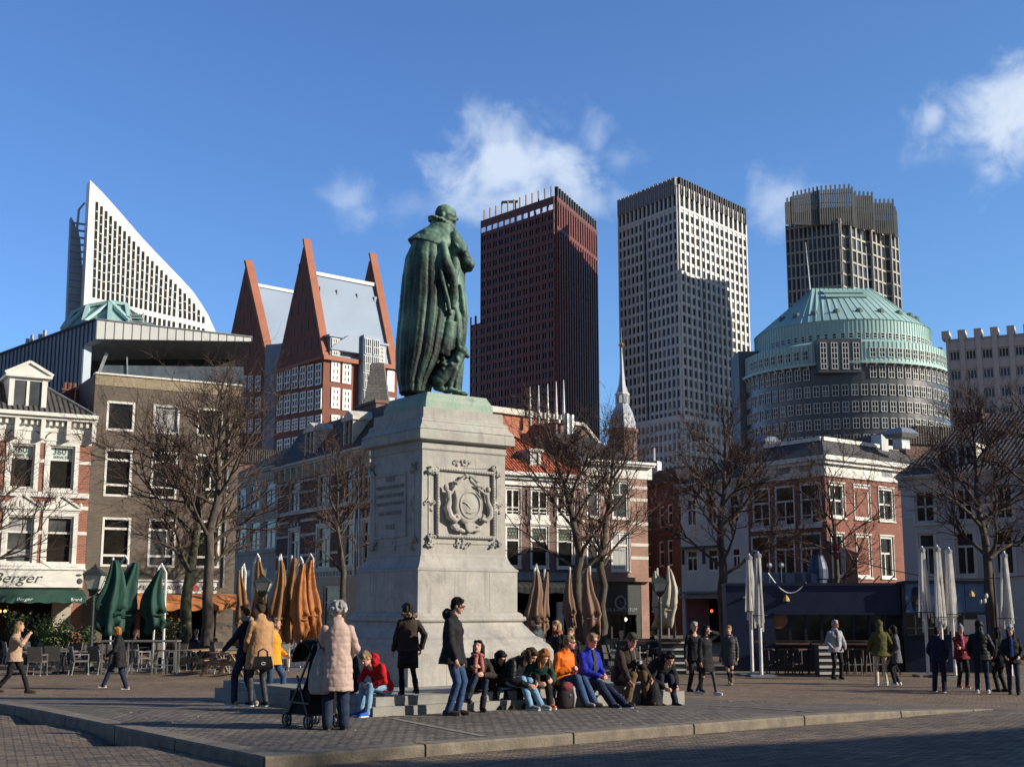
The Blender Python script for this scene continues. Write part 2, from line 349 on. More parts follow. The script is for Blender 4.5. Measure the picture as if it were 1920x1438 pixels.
def ground():
    m = MB(); A = steps([(0,40,40),(40,120,16),(120,900,8)]); n = len(A)
    for b in A:
        for a in A:
            p = KC + KR*a + KL*b; m.v.append(V((p.x, p.y, gz(p.x, p.y))))
    for j in range(n-1):
        for i in range(n-1): m.f.append([j*n+i, j*n+i+1, (j+1)*n+i+1, (j+1)*n+i]); m.m.append(0)
    tag(m.build('paving', M['paving'], smooth=True), kind='structure')
    m = MB(); X = steps([(-900,-60,6),(-60,60,60),(60,900,6)]); Y = steps([(-30,0,5),(0,60,40),(60,1000,8)]); n = len(X)
    for y in Y:
        for x in X:
            a = (V((x,y,0)) - KC).dot(KR); b = (V((x,y,0)) - KC).dot(KL)
            m.v.append(V((x, y, gz(x, y) - (.13 * (ramp(a) if b < 3 else 1)) - (.02 if a > .3 and b > .3 else 0.0) - (.4 if a > 1 and b > 1.5 else 0))))
    for j in range(len(Y)-1):
        for i in range(n-1): m.f.append([j*n+i, j*n+i+1, (j+1)*n+i+1, (j+1)*n+i]); m.m.append(0)
    tag(m.build('road', M['road'], smooth=True), kind='structure')
    # kerb stones
    M['kerb'] = mat('kerb_stone', (.21,.178,.13), (.13,.11,.085), 5, .85, .5, 40)
    m = MB(); rnd = random.Random(3)
    def run(d, nrm, L, ramped):
        a = 0.0 if ramped else .02
        while a < L:
            w = rnd.uniform(1.9, 2.5); e = min(L, a + w) - .02; rows = []
            k = 7
            for i in range(k+1):
                t = a + (e-a)*i/k; p = KC + d*t; z = gz(p.x, p.y) + .006; h = .13*(ramp(t) if ramped else 1)
                q = p + nrm*.27; o = p - nrm*.015
                wob = .003*sin(t*9)
                rows.append([V((o.x, o.y, z-.25)), V((o.x, o.y, z-.025)), V((p.x+wob, p.y, z)), V((q.x, q.y, z+.004)), V((q.x, q.y, z-.25))])
            n = 5; vs = [p for r in rows for p in r]; fs = []
            for i in range(k):
                for j in range(n): fs.append((i*n+j, i*n+(j+1)%n, (i+1)*n+(j+1)%n, (i+1)*n+j))
            fs.append((4,3,2,1,0)); fs.append(tuple(k*n+j for j in range(n)))
            m.add(vs, fs); a = e + .03
    run(KR, KL, 13.5, True); run(KL, KR, 34, False)
    o = m.build('kerb', M['kerb']); fix_normals(o.data); tag(o, kind='structure')
    # flat stone bands let into the setts
    m = MB()
    def band(p, q, w):
        p, q = V(p), V(q); d = (q-p).normalized(); r = V((-d.y, d.x, 0))*w/2; k = 14; vs = []
        for i in range(k+1):
            c = p.lerp(q, i/k)
            for s in (-1, 1): e = c + r*s; vs.append(V((e.x, e.y, gz(e.x, e.y)+.006)))
        m.add(vs, [(2*i, 2*i+1, 2*i+3, 2*i+2) for i in range(k)])
    SC = at(699, 19.2); P = at(905, 14.9)
    band(SC + V((.3,-.25,0)), at(908, 16.4), .10)
    a1 = KC + KL*.4 + KR*.2
    band(KC + KL*12.2, KC + KL*12.2 + KR*15, .16); band(KC + KR*14.6 + KL*.4, KC + KR*14.6 + KL*12.2, .16)
    band(KC + KL*9 + KR*.5, KC + KL*3.0 + KR*4.2, .08)
    band(at(1290, 23.0), at(1530, 20.3), .09)
    band(at(1245, 24.5), at(1900, 29.0), .14); band(at(0, 33), at(300, 30.5), .14)
    o = m.build('paving_band', mat('band_stone', (.25,.235,.20), (.17,.155,.13), 4, .9)); tag(o, kind='structure')
def litter():
    rnd = random.Random(8); m = MB()
    for _ in range(420):
        a, b = rnd.uniform(.3,22), rnd.uniform(.3,22); p = KC+KR*a+KL*b; z = gz(p.x,p.y)+.012; s = rnd.uniform(.012,.04); t = rnd.uniform(0,3)
        m.add([V((p.x+s*cos(t),p.y+s*sin(t),z)), V((p.x-s*.6*sin(t),p.y+s*.6*cos(t),z+.01)), V((p.x-s*cos(t),p.y-s*sin(t),z)), V((p.x+s*.6*sin(t),p.y-s*.6*cos(t),z+.004))], [(0,1,2,3)], rnd.randrange(2))
    tag(m.build('fallen_leaves', [mat('dry_leaf', (.20,.13,.06)), mat('pale_litter', (.38,.35,.30))]), kind='stuff')
ground(); litter()

# ================================================================ monument
SC = at(699, 19.2); SC.z = 0
def frame_at(o, ax, az_=None):       # matrix: local x along ax, local z up, local -y outward
    x = V(ax).normalized(); z = V((0,0,1)); y = z.cross(x)
    return Matrix(((x.x,y.x,z.x,o.x),(x.y,y.y,z.y,o.y),(x.z,y.z,z.z,o.z),(0,0,0,1)))
def stone_material():
    m, N, L, B = mk('monument_stone'); B.inputs['Roughness'].default_value = .8
    tc = N.new('ShaderNodeTexCoord'); O = tc.outputs['Object']
    def noise(sc_, st=None, det=6, ro=.6):
        src = O
        if st: mp = N.new('ShaderNodeMapping'); mp.inputs['Scale'].default_value = st; L.new(O, mp.inputs[0]); src = mp.outputs[0]
        n = N.new('ShaderNodeTexNoise'); n.inputs['Scale'].default_value = sc_; n.inputs['Detail'].default_value = det; n.inputs['Roughness'].default_value = ro; L.new(src, n.inputs['Vector']); return n.outputs['Fac']
    def ramp2(f, a, b, c1, c2):
        r = N.new('ShaderNodeValToRGB'); r.color_ramp.elements[0].position = a; r.color_ramp.elements[1].position = b
        r.color_ramp.elements[0].color = rgba(c1); r.color_ramp.elements[1].color = rgba(c2); L.new(f, r.inputs[0]); return r.outputs[0]
    def mixc(f, a, b):
        x = N.new('ShaderNodeMix'); x.data_type = 'RGBA'; L.new(f, x.inputs[0]); L.new(a, x.inputs[6])
        if isinstance(b, tuple): x.inputs[7].default_value = rgba(b)
        else: L.new(b, x.inputs[7])
        return x.outputs[2]
    base = ramp2(noise(1.3), .35, .68, (.46,.43,.38), (.33,.32,.29))
    fine = ramp2(noise(9, det=8), .3, .75, (1,1,1), (.78,.79,.8))
    mul = N.new('ShaderNodeMix'); mul.data_type = 'RGBA'; mul.blend_type = 'MULTIPLY'; mul.inputs[0].default_value = 1; L.new(base, mul.inputs[6]); L.new(fine, mul.inputs[7])
    streak = ramp2(noise(2.2, (3,3,.25)), .53, .72, (0,0,0), (1,1,1))
    c = mixc(streak, mul.outputs[2], (.24,.235,.22))
    black = ramp2(noise(.9, None, 9, .7), .58, .72, (0,0,0), (.8,.8,.8))
    c = mixc(black, c, (.15,.145,.135))
    # verdigris run-off below the bronze on the lit face
    sx = N.new('ShaderNodeSeparateXYZ'); L.new(O, sx.inputs[0])
    g1 = N.new('ShaderNodeMapRange'); g1.interpolation_type = 'SMOOTHSTEP'; g1.inputs['From Min'].default_value = 2.2; g1.inputs['From Max'].default_value = 5.4; L.new(sx.outputs[2], g1.inputs['Value'])
    gn = ramp2(noise(3.2, (1,1,.12), 5), .52, .66, (0,0,0), (1,1,1))
    gm = N.new('ShaderNodeMath'); gm.operation = 'MULTIPLY'; L.new(g1.outputs[0], gm.inputs[0]); L.new(gn, gm.inputs[1])
    gm2 = N.new('ShaderNodeMath'); gm2.operation = 'MULTIPLY'; L.new(gm.outputs[0], gm2.inputs[0]); gm2.inputs[1].default_value = .55
    c = mixc(gm2.outputs[0], c, (.34,.46,.38))
    L.new(c, B.inputs['Base Color'])
    bp = N.new('ShaderNodeBump'); bp.inputs['Strength'].default_value = .35; bp.inputs['Distance'].default_value = .02; L.new(noise(22), bp.inputs['Height']); L.new(bp.outputs[0], B.inputs['Normal'])
    return m
M['stone'] = stone_material()
M['stone_dark'] = mat('weathered_letters', (.24,.235,.22), (.3,.29,.27), 6, .8)
M['step'] = mat('step_stone', (.30,.29,.26), (.215,.21,.19), 2.5, .85, .35, 25, c3=(.2,.2,.19))
STEP_H = .27
def monument():
    t = thing('stone_steps', 'low grey stone plinth of two steps under the monument', 'steps', SC)
    T = frame_at(SC, dR); t.matrix_world = T                       # local x = right-hand face, +y = inward/left face direction
    LR, LL = 6.25, 5.65
    for k, (z0, z1, ins) in enumerate(((-.5, .135, 0), (.135, .27, .11))):
        m = MB(); rnd = random.Random(5+k)
        x = ins
        while x < LR-ins-.01:
            w = min(rnd.uniform(1.1, 1.5), LR-ins-x); 
            if LR-ins-(x+w) < .5: w = LR-ins-x
            m.box(x+.002, ins, z0, x+w-.002, ins+.5, z1-.002*rnd.random()); m.box(x+.002, LL-ins-.5, z0, x+w-.002, LL-ins, z1-.001); x += w
        y = ins + .5
        while y < LL-ins-.51:
            w = min(rnd.uniform(1.1, 1.5), LL-ins-.5-y)
            if LL-ins-.5-(y+w) < .5: w = LL-ins-.5-y
            m.box(ins, y+.002, z0, ins+.5, y+w-.002, z1-.002*rnd.random()); m.box(LR-ins-.5, y+.002, z0, LR-ins, y+w-.002, z1-.001); y += w
        if k: m.box(ins+.49, ins+.49, z0, LR-ins-.49, LL-ins-.49, z1-.004)
        m.build('step', M['step'], t)
    # pedestal: profile solved from the right-hand outline
    wB = 2.98; PC = V((-1.40, 23.92, 0))
    e = dR - dL
    def solve(px, py):
        d = ray(px, py); k = d.x / d.y            # PC.x + h e.x = k (PC.y + h e.y)
        h = (k*PC.y - PC.x) / (e.x - k*e.y); Y = PC.y + h*e.y; return h, CAMZ + d.z*Y/d.y
    prof = [(1038,1290),(1038,1219),(1030,1208),(1019,1201),(1018.5,1197),(1006,1192),(993,1181),(983,1171),(979,1166),(981,1165.5),(986,1163),(987,1160),(986,1156.5),(980,1154.5),(980,1152),(976,1149),(970,1147),
            (970,1073),(972,1072),(972,1069),(966,1066),(958,1058),(953,1050),(952.5,1047),(948.5,1045),(947,1041),
            (947,856),(950.5,853),(950.5,850),(948.5,849),(948.5,840),(953,838.6),(965,836.5),(966,823),(964,822),(964,819),(966,818),(960,813),(953,807),(952,804),(953,803),(951,799),(944,796),(943,794),(942,778)]
    pr = [solve(*p) for p in prof]; pr[0] = (pr[1][0], .2)
    hN = pr[-1][0]
    ped = thing('pedestal', 'tall weathered grey stone pedestal with carved coat of arms panel, carrying the statue', 'pedestal', PC)
    ped.matrix_world = frame_at(PC, dR)
    m = MB()
    m.loft([[V((-h,-h,z)), V((h,-h,z)), V((h,h,z)), V((-h,h,z))] for h, z in pr])
    m.build('pedestal_body', M['stone'], ped)
    def joint(i, fx, face_, length=1.0):     # a thin mortar line on a vertical band of the profile
        pass
    jm = MB()
    for i, sp in ((17,(-.28,.42)), (1,(-.5,.15,.62)), (42,(-.3,.35)), (6,(.1,))):
        if i+1 >= len(pr): continue
        h_, z_a = pr[i]; z_b = pr[i-1][1] if pr[i-1][1] < z_a-.1 else pr[i+1][1]
        z_a, z_b = min(z_a,z_b), max(z_a,z_b)
        if z_b-z_a < .08: continue
        for f_ in sp: x = h_*f_; jm.box(x-.005,-h_-.0015,z_a+.01,x+.005,-h_+.01,z_b-.01); jm.box(-h_-.0015,x-.005,z_a+.01,-h_+.01,x+.005,z_b-.01)
    jm.build('mortar_joints', M['stone_dark'], ped)
    zS0, zS1 = pr[25][1], pr[26][1]; hS = pr[26][0]
    # ---- carved panel on the lit face.  local plane y = -hS
    F0 = frame_at(PC - dR*0 , dR)
    def uv(px, py, face=0):
        d = ray(px, py); ax = dR if face == 0 else dL; nrm = dL if face == 0 else dR
        o = PC - nrm*hS                                   # plane point
        # solve d*t = o + ax*s (xy)
        det = d.x*(-ax.y) - d.y*(-ax.x); tt = (o.x*(-ax.y) - o.y*(-ax.x)) / det
        s = (V((d.x*tt, d.y*tt, 0)) - V((o.x, o.y, 0))).dot(ax); return s, CAMZ + d.z*tt
    sc7 = 7.569
    def q(zx, zy): return uv(785 + zx/sc7, 850 + zy/sc7)    # from the enlarged view of the carving
    m = MB(T=Matrix.Translation((0, -hS, 0)))
    def P(zx, zy, y=0.0): s, z = q(zx, zy); return V((s, y, z))
    rnd = random.Random(9)
    def curl(c, r0, turns, a0, dirn, rad0, y=-.03):
        c = V(c); pts = []; rs = []
        n = int(10*turns)+6
        for i in range(n):
            t = i/(n-1); a = a0 + dirn*t*turns*2*pi; r = r0*(1-.8*t); pts.append(c + V((cos(a)*r, y - .03*t, sin(a)*r))); rs.append(rad0*(1-.4*t))
        m.tube(pts, rs, 6)
    cs = [P(255,215), P(1045,290), P(1055,1200), P(255,1170)]
    for a, b in ((0,1),(1,2),(2,3),(3,0)):
        m.cap(cs[a]+V((0,-.03,0)), cs[b]+V((0,-.03,0)), .035, .035, 8)
        n = 22
        for i in range(n): m.ell(cs[a].lerp(cs[b], i/n)+V((0,-.06,0)), .018, 5, 4)
    co = [P(140,190), P(1110,215), P(1100,1290), P(140,1265)]
    for a, b in ((0,1),(1,2),(2,3),(3,0)): m.cap(co[a], co[b], .02, .02, 6)
    for i, c in enumerate(co):
        cc = c.lerp((cs[0]+cs[1]+cs[2]+cs[3])/4, .05)
        for k in range(7):
            o = V((rnd.uniform(-.09,.09), -.02, rnd.uniform(-.10,.10))); curl(cc+o, rnd.uniform(.03,.06), 1.0, rnd.uniform(0,6), rnd.choice((-1,1)), .016)
            m.ell(cc+o*1.1, (.03,.025,.035), 6, 5)
    for c, w in ((P(615,130), .14), (P(625,1290), .13), (P(150,700), .06), (P(1115,740), .06)):
        for k in range(8): m.ell(c+V((rnd.uniform(-w,w), 0, rnd.uniform(-.2+w,.2-w))), (.035,.045,.035), 6, 5)
        curl(c+V((-w,0,0)), .05, 1.1, 0, 1, .016); curl(c+V((w,0,0)), .05, 1.1, pi, -1, .016)
    # cartouche plate
    pl = [P(*p, y=0) for p in ((470,400),(530,380),(600,330),(680,360),(720,480),(800,590),(870,680),(870,820),(820,930),(740,1000),(690,1040),(600,990),(520,900),(480,800),(490,640),(450,470))]
    n = len(pl); cc = sum(pl, V())/n
    m.loft([pl, [p+V((0,-.06,0)) for p in pl], [cc+(p-cc)*.9+V((0,-.085,0)) for p in pl]])
    oc = P(690,735); ox, oz = (P(830,735)-oc).x, (P(690,550)-oc).z
    ring = [oc+V((ox*cos(2*pi*i/28), -.095, oz*sin(2*pi*i/28))) for i in range(29)]; m.tube(ring, .016, 6)
    ring = [oc+V((ox*1.28*cos(2*pi*i/28), -.08, oz*1.22*sin(2*pi*i/28))) for i in range(29)]; m.tube(ring, .012, 6)
    m.ell(oc+V((0,-.06,0)), (ox*.95,.05,oz*.95), 20, 8)
    m.tube([P(590,690,-.115), P(640,730,-.12), P(690,790,-.115)], .008, 5); m.tube([P(590,830,-.112), P(690,850,-.112), P(790,830,-.112)], .007, 5)
    # two sea figures with curled tails
    m.ell(P(345,490,-.10), (.055,.05,.065)); m.cap(P(385,560,-.08), P(400,690,-.08), .055, .045, 8); m.cap(P(420,570,-.10), P(480,470,-.09), .028, .02, 8)
    m.tube([P(400,690,-.07), P(370,780,-.08), P(400,890,-.09), P(480,960,-.09), P(530,920,-.09), P(490,870,-.1), P(455,895,-.1)], [.06,.07,.075,.06,.045,.03,.02], 8)
    m.ell(P(950,520,-.08), (.05,.05,.06)); m.cap(P(935,590,-.07), P(950,700,-.07), .045, .04, 8); m.cap(P(900,580,-.09), P(800,500,-.08), .025, .02, 8)
    m.tube([P(950,700,-.06), P(985,800,-.07), P(980,900,-.08), P(920,960,-.08), P(860,930,-.08), P(880,880,-.09), P(910,905,-.09)], [.05,.06,.06,.05,.04,.03,.02], 8)
    m.tube([P(470,400,-.05), P(500,430,-.09), P(560,380,-.10), P(600,330,-.11)], [.03,.035,.03,.03], 7); m.tube([P(690,370,-.07), P(760,450,-.09), P(860,480,-.08), P(880,550,-.06)], [.04,.035,.04,.02], 7)
    m.ell(P(625,330,-.11), (.05,.05,.05)); m.cap(P(680,320,-.08), P(725,330,-.08), .03, .035, 8); m.tube([P(730,330,-.04), P(790,390,-.05), P(850,410,-.03)], [.02,.03,.012], 6)
    for k in range(9):
        a = rad(190 + k*20); c = P(695,1010,-.08); m.cap(c, c+V((cos(a)*.10, 0, sin(a)*.13)), .014, .026, 6)
    m.tube([P(440,1000,-.04), P(480,1060,-.07), P(560,1090,-.08), P(620,1110,-.07)], [.03,.04,.045,.03], 7); curl(P(505,1075), .05, 1.2, 0, 1, .02, -.08)
    m.tube([P(760,1090,-.05), P(830,1090,-.06), P(850,1060,-.04)], [.035,.04,.03], 7); m.tube([P(780,1020,-.04), P(840,1050,-.05), P(900,1040,-.03)], [.02,.025,.01], 6)
    m.build('coat_of_arms', M['stone'], ped, remesh=.009, relax=1)
    # ---- shaded face: framed inscription.  build in its own frame
    TL = Matrix.Translation((-hS, 0, 0)) @ Matrix.Rotation(-pi/2, 4, 'Z')   # local x -> -dL direction... outward is -y
    def uvL(zx, zy):
        s, z = uv(690 + zx/8.46, 870 + zy/8.46, 1); return -s, z     # looking at the face, x grows to the right
    m = MB(T=TL)
    def Q(zx, zy, y=0.0): s, z = uvL(zx, zy); return V((s, y, z))
    c4 = [Q(110,215), Q(600,140), Q(610,1130), Q(110,1180)]
    for a, b in ((0,1),(1,2),(2,3),(3,0)): m.cap(c4[a], c4[b], .03, .03, 6)
    c5 = [Q(90,120), Q(740,60), Q(740,1270), Q(100,1320)]
    for i, c in enumerate(c5):
        for k in range(6): o = V((rnd.uniform(-.08,.08), -.01, rnd.uniform(-.09,.09))); curl(c+o, .05, 1, rnd.uniform(0,6), 1, .016); m.ell(c+o, (.03,.03,.03), 6, 5)
    for c in (Q(700,640), Q(420,1260), Q(80,700)):
        for k in range(7): m.ell(c+V((rnd.uniform(-.06,.06),0,rnd.uniform(-.15,.15))), (.03,.03,.03), 6, 5)
    m.cap(c5[0], c5[3], .015, .015, 6); m.cap(c5[1], c5[2], .015, .015, 6); m.cap(c5[3], c5[2], .015, .015, 6)
    m.build('inscription_frame', M['stone'], ped, remesh=.011, relax=1)
    for zy, tx, sz in ((240,'AAN',.15),(370,'WILLEM DEN EERSTEN',.10),(500,'PRINS VAN ORANJE',.11),(630,'VADER DES VADERLANDS',.085),(780,'HET DANKBARE',.11),(1000,'VOLK',.13)):
        p = Q(355, zy); text_mesh(tx, sz, M['stone_dark'], TL @ Matrix.Translation((p.x, -.006, p.z)), ped, 'inscription', extrude=.006)
    return PC, ped, solve, pr, wB
PC, PED, solveP, PR, WB = monument()

# ================================================================ statue
def bronze_material():
    m, N, L, B = mk('green_bronze'); B.inputs['Roughness'].default_value = .62; B.inputs['Metallic'].default_value = .15
    tc = N.new('ShaderNodeTexCoord'); O = tc.outputs['Object']
    nz = N.new('ShaderNodeTexNoise'); nz.inputs['Scale'].default_value = 1.1; nz.inputs['Detail'].default_value = 5; nz.inputs['Roughness'].default_value = .5; L.new(O, nz.inputs['Vector'])
    mp = N.new('ShaderNodeMapping'); mp.inputs['Scale'].default_value = (7,7,.7); L.new(O, mp.inputs[0])
    n3 = N.new('ShaderNodeTexNoise'); n3.inputs['Scale'].default_value = 1.5; n3.inputs['Detail'].default_value = 4; L.new(mp.outputs[0], n3.inputs['Vector'])
    ad = N.new('ShaderNodeMath'); ad.operation = 'MULTIPLY_ADD'; ad.inputs[1].default_value = .5; L.new(n3.outputs['Fac'], ad.inputs[0])
    # upward facing metal is paler
    ge = N.new('ShaderNodeNewGeometry'); sx = N.new('ShaderNodeSeparateXYZ'); L.new(ge.outputs['Normal'], sx.inputs[0])
    m2 = N.new('ShaderNodeMath'); m2.operation = 'MULTIPLY_ADD'; m2.inputs[1].default_value = .20; m2.use_clamp = True; L.new(sx.outputs[2], m2.inputs[0]); L.new(nz.outputs['Fac'], m2.inputs[2])
    L.new(m2.outputs[0], ad.inputs[2])
    cr = N.new('ShaderNodeValToRGB'); e = cr.color_ramp.elements
    e[0].position = .61; e[0].color = (.013,.020,.018,1); e[1].position = 1.0; e[1].color = (.20,.33,.245,1)
    k = e.new(.80); k.color = (.07,.135,.10,1)
    L.new(ad.outputs[0], cr.inputs[0]); L.new(cr.outputs[0], B.inputs['Base Color'])
    n2 = N.new('ShaderNodeTexNoise'); n2.inputs['Scale'].default_value = 16; n2.inputs['Detail'].default_value = 5; L.new(O, n2.inputs['Vector'])
    bp = N.new('ShaderNodeBump'); bp.inputs['Strength'].default_value = .3; bp.inputs['Distance'].default_value = .02; L.new(n2.outputs['Fac'], bp.inputs['Height']); L.new(bp.outputs[0], B.inputs['Normal'])
    return m
M['bronze'] = bronze_material()
M['verdigris'] = mat('verdigris_base', (.20,.33,.25), (.30,.36,.29), 2.2, .7, .4, 20, c3=(.12,.2,.16), stretch=(1,1,.8))
def statue():
    st = thing('statue', 'green bronze statue of a bearded man in a long cloak with a dog', 'statue', (PC.x, PC.y, PR[-1][1]))
    inv = Matrix.Translation(-V((PC.x, PC.y, PR[-1][1])))
    # bronze base, same outline method
    pr = [solveP(*p) for p in ((924,777),(924,763.5),(922,763),(919,757),(914,751),(912,747))]; pr[0] = (pr[1][0], PR[-1][1]+.004)
    T = frame_at(PC, dR)
    m = MB(T=inv @ T); m.loft([[V((-h,-h,z)), V((h,-h,z)), V((h,h,z)), V((-h,h,z))] for h, z in pr]); m.build('bronze_base', M['verdigris'], st)
    ztop = pr[-1][1]; Y0 = PC.y
    m = MB(T=inv)
    def S(px, py, dy=0.0):          # point at the statue's own depth, plus an offset in depth
        p = W(px, py, Y0); return V((p.x, Y0+dy, max(p.z, ztop-.02)))
    def ringpts(pl, pr_, py, dep, dyc=0.0, n=96, folds=0.0, ph=0.0, tilt=0):
        a, b = S(pl, py), S(pr_, py); c = (a+b)/2; hw = (b.x-a.x)/2; out = []
        for k in range(n):
            t = 2*pi*k/n
            f = 1.0
            if folds:
                w = abs(sin(t*6+ph+.6*sin(2*t+1.3)+.25*sin(5*t)))**.5 + .22*abs(sin(t*15+2*ph))
                f = 1 + folds*(w-1.05)
            out.append(V((c.x + hw*cos(t)*f, Y0 + dyc + dep*sin(t)*f, c.z + tilt*cos(t))))
        return out
    # cloak
    lev = [(785,828,440,.26,0),(772,838,464,.40,.02),(761,843,490,.46,.03),(755,847,525,.47,.05),(752,851,560,.48,.06),(749,850,600,.49,.08),(745,844,640,.50,.10),(744,838,670,.51,.11),(744,827,695,.51,.12),(746,815,715,.50,.12),(751,806,738,.47,.12)]
    rings = []
    for i in range(len(lev)-1):
        a, b = lev[i], lev[i+1]
        for k in range(4):
            t = k/4; L_ = [a[j]+(b[j]-a[j])*t for j in range(5)]
            rings.append(ringpts(L_[0], L_[1], L_[2], L_[3], -.12, folds=.03+.15*L_[4]/.12, ph=.25*sin(L_[2]*.012)))
    rings.append(ringpts(750,806,742,.46,-.12,folds=.18))
    m.loft(rings)
    # cape over the shoulders
    cp = [(812,848,420,.16,-.02),(800,852,434,.24,-.05),(784,857,446,.34,-.07),(771,856,458,.42,-.10),(765,850,465,.46,-.12),(768,846,468,.43,-.12)]
    m.loft([ringpts(a,b,y,d,-.08,folds=.02, tilt=t) for a,b,y,d,t in cp])
    # neck, ruff, head
    m.cap(S(832,436), S(836,405), .13, .12)
    c = S(827,420); R = Matrix.Rotation(rad(24), 3, 'Y')
    n = 40
    rf = []
    for rr, zz in ((.14,.07),(.25,.055),(.275,0),(.25,-.05),(.14,-.05)):
        rf.append([c + R @ V((rr*(1+.06*sin(k*10*2*pi/n*2))*cos(2*pi*k/n), rr*sin(2*pi*k/n)*(1), zz+.02*sin(k*pi))) for k in range(n)])
    m.loft(rf)
    for k in range(26):
        a = 2*pi*k/26; m.cap(c + R @ V((.16*cos(a), .16*sin(a), .05)), c + R @ V((.27*cos(a), .27*sin(a), .02)), .022, .026, 6)
    m.ell(S(834,401), (.205,.20,.185)); m.ell(S(838,410), (.165,.155,.19)); m.ell(S(846,404,-.02), (.10,.11,.14))
    m.cap(S(851,404,.0), S(857,411,.0), .022, .03, 8)                       # nose
    m.ell(S(850,399,0), (.055,.12,.03))                                     # brow
    m.cap(S(847,417), S(851,430), .085, .03, 8); m.cap(S(853,415,-.05), S(852,418,.05), .028, .028, 8)     # beard, moustache
    m.ell(S(831,409,-.19), (.04,.03,.06))                                   # ear
    # chest and belly to the front (right)
    m.loft([ringpts(822,862,444,.30,0,24), ringpts(828,872,470,.34,.02,24), ringpts(835,872,500,.35,.03,24), ringpts(838,872,530,.33,.03,24,folds=.04), ringpts(838,876,560,.33,.03,24,folds=.06),
            ringpts(836,878,590,.32,.02,24,folds=.07,ph=1), ringpts(834,876,625,.30,.02,24,folds=.08), ringpts(836,872,650,.26,.02,24,folds=.08)])
    # near arm, puffed sleeve, forearm folded on the chest
    m.ell(S(853,455,-.22), (.13,.14,.17)); m.cap(S(855,460,-.25), S(870,482,-.22), .125, .11)
    for k in range(5): m.tube([S(846+5*k,452,-.30+.02*k), S(857+4.5*k,470,-.36+.03*k), S(866+3*k,486,-.30+.03*k)], [.02,.035,.02], 6)
    m.ell(S(866,478,-.26), (.12,.12,.09)); m.cap(S(869,486,-.20), S(880,500,-.16), .10, .11); m.cap(S(880,500,-.16), S(868,508,-.06), .105, .09); m.ell(S(878,505,-.1), (.10,.12,.09))
    m.cap(S(868,508,0), S(856,498,.06), .06, .05)
    for k in range(4): m.cap(S(857,500+2*k,.06), S(848,497+3*k,.02), .025, .02, 6)
    m.ell(S(874,488,-.2), (.11,.10,.05)); m.ell(S(880,492,-.15), (.10,.11,.05))
    # far arm
    m.cap(S(862,455,.22), S(876,486,.24), .12, .10); m.cap(S(876,490,.22), S(866,505,.08), .09, .07)
    # hanging sleeve and cloak edge towards the viewer
    m.tube([S(826,447,-.30), S(832,470,-.42), S(838,500,-.50), S(848,525,-.50), S(852,545,-.42), S(852,566,-.36), S(848,585,-.34)], [.05,.085,.10,.11,.085,.075,.05], 10)
    m.tube([S(860,505,-.20), S(856,520,-.36), S(850,540,-.44), S(850,560,-.40)], [.05,.065,.07,.06], 8)
    m.tube([S(822,446,-.32), S(824,490,-.48), S(832,540,-.55), S(842,575,-.52), S(846,600,-.46)], [.035,.05,.055,.05,.04], 8)
    m.tube([S(846,590,-.36), S(842,620,-.38), S(836,650,-.40), S(829,672,-.42)], [.07,.085,.09,.06], 8)
    m.tube([S(852,570,-.30), S(858,600,-.30), S(860,640,-.28), S(858,668,-.22)], [.05,.075,.07,.05], 8)
    m.tube([S(864,540,-.26), S(870,590,-.26), S(868,630,-.22), S(862,660,-.18)], [.04,.05,.05,.03], 7)
    m.loft([ringpts(829,858,612,.16,-.3,20), ringpts(826,856,640,.20,-.28,20,folds=.05), ringpts(824,852,664,.21,-.26,20,folds=.06), ringpts(828,849,676,.17,-.25,20)])   # breeches cuff
    for k in range(7): m.ell(S(843+2.4*k,676+.4*k,-.26+.05*k), (.03,.03,.035), 6, 5)
    # legs
    m.cap(S(842,670,-.2), S(838,730,-.2), .12, .09); m.ell(S(842,736,-.22), (.15,.10,.06)); m.cap(S(860,655,.16), S(856,732,.16), .12, .09); m.ell(S(862,737,.16), (.16,.10,.06))
    # the dog sits at his feet
    m.cap(S(852,692,-.34), S(832,716,-.34), .15, .17); m.ell(S(826,722,-.36), (.17,.15,.15)); m.cap(S(820,734,-.38), S(834,737,-.42), .055, .05)
    m.cap(S(856,690,-.34), S(864,672,-.34), .12, .10); m.ell(S(868,664,-.34), (.105,.10,.10)); m.cap(S(870,666,-.34), S(878,674,-.34), .06, .045); m.ell(S(863,660,-.42), (.035,.03,.05)); m.ell(S(871,655,-.28), (.03,.03,.04))
    m.cap(S(855,700,-.42), S(846,733,-.42), .07, .05); m.cap(S(858,700,-.28), S(855,733,-.28), .07, .045); m.ell(S(849,738,-.44), (.09,.05,.035)); m.ell(S(858,739,-.3), (.09,.05,.035))
    rnd = random.Random(2)
    for k in range(60):
        a = rnd.uniform(0, 6.28); p = S(850+rnd.uniform(-18,10), 698+rnd.uniform(-18,10), -.38+rnd.uniform(-.10,.12)); m.ell(p, .035+.02*rnd.random(), 6, 4)
    def disp(co, no): 
        return .012*mn.noise(V((co.x*7,co.y*7,co.z*1.6))) + .005*mn.noise(co*16)
    m.build('figure', M['bronze'], st, remesh=.017, relax=1, disp=disp)
statue()
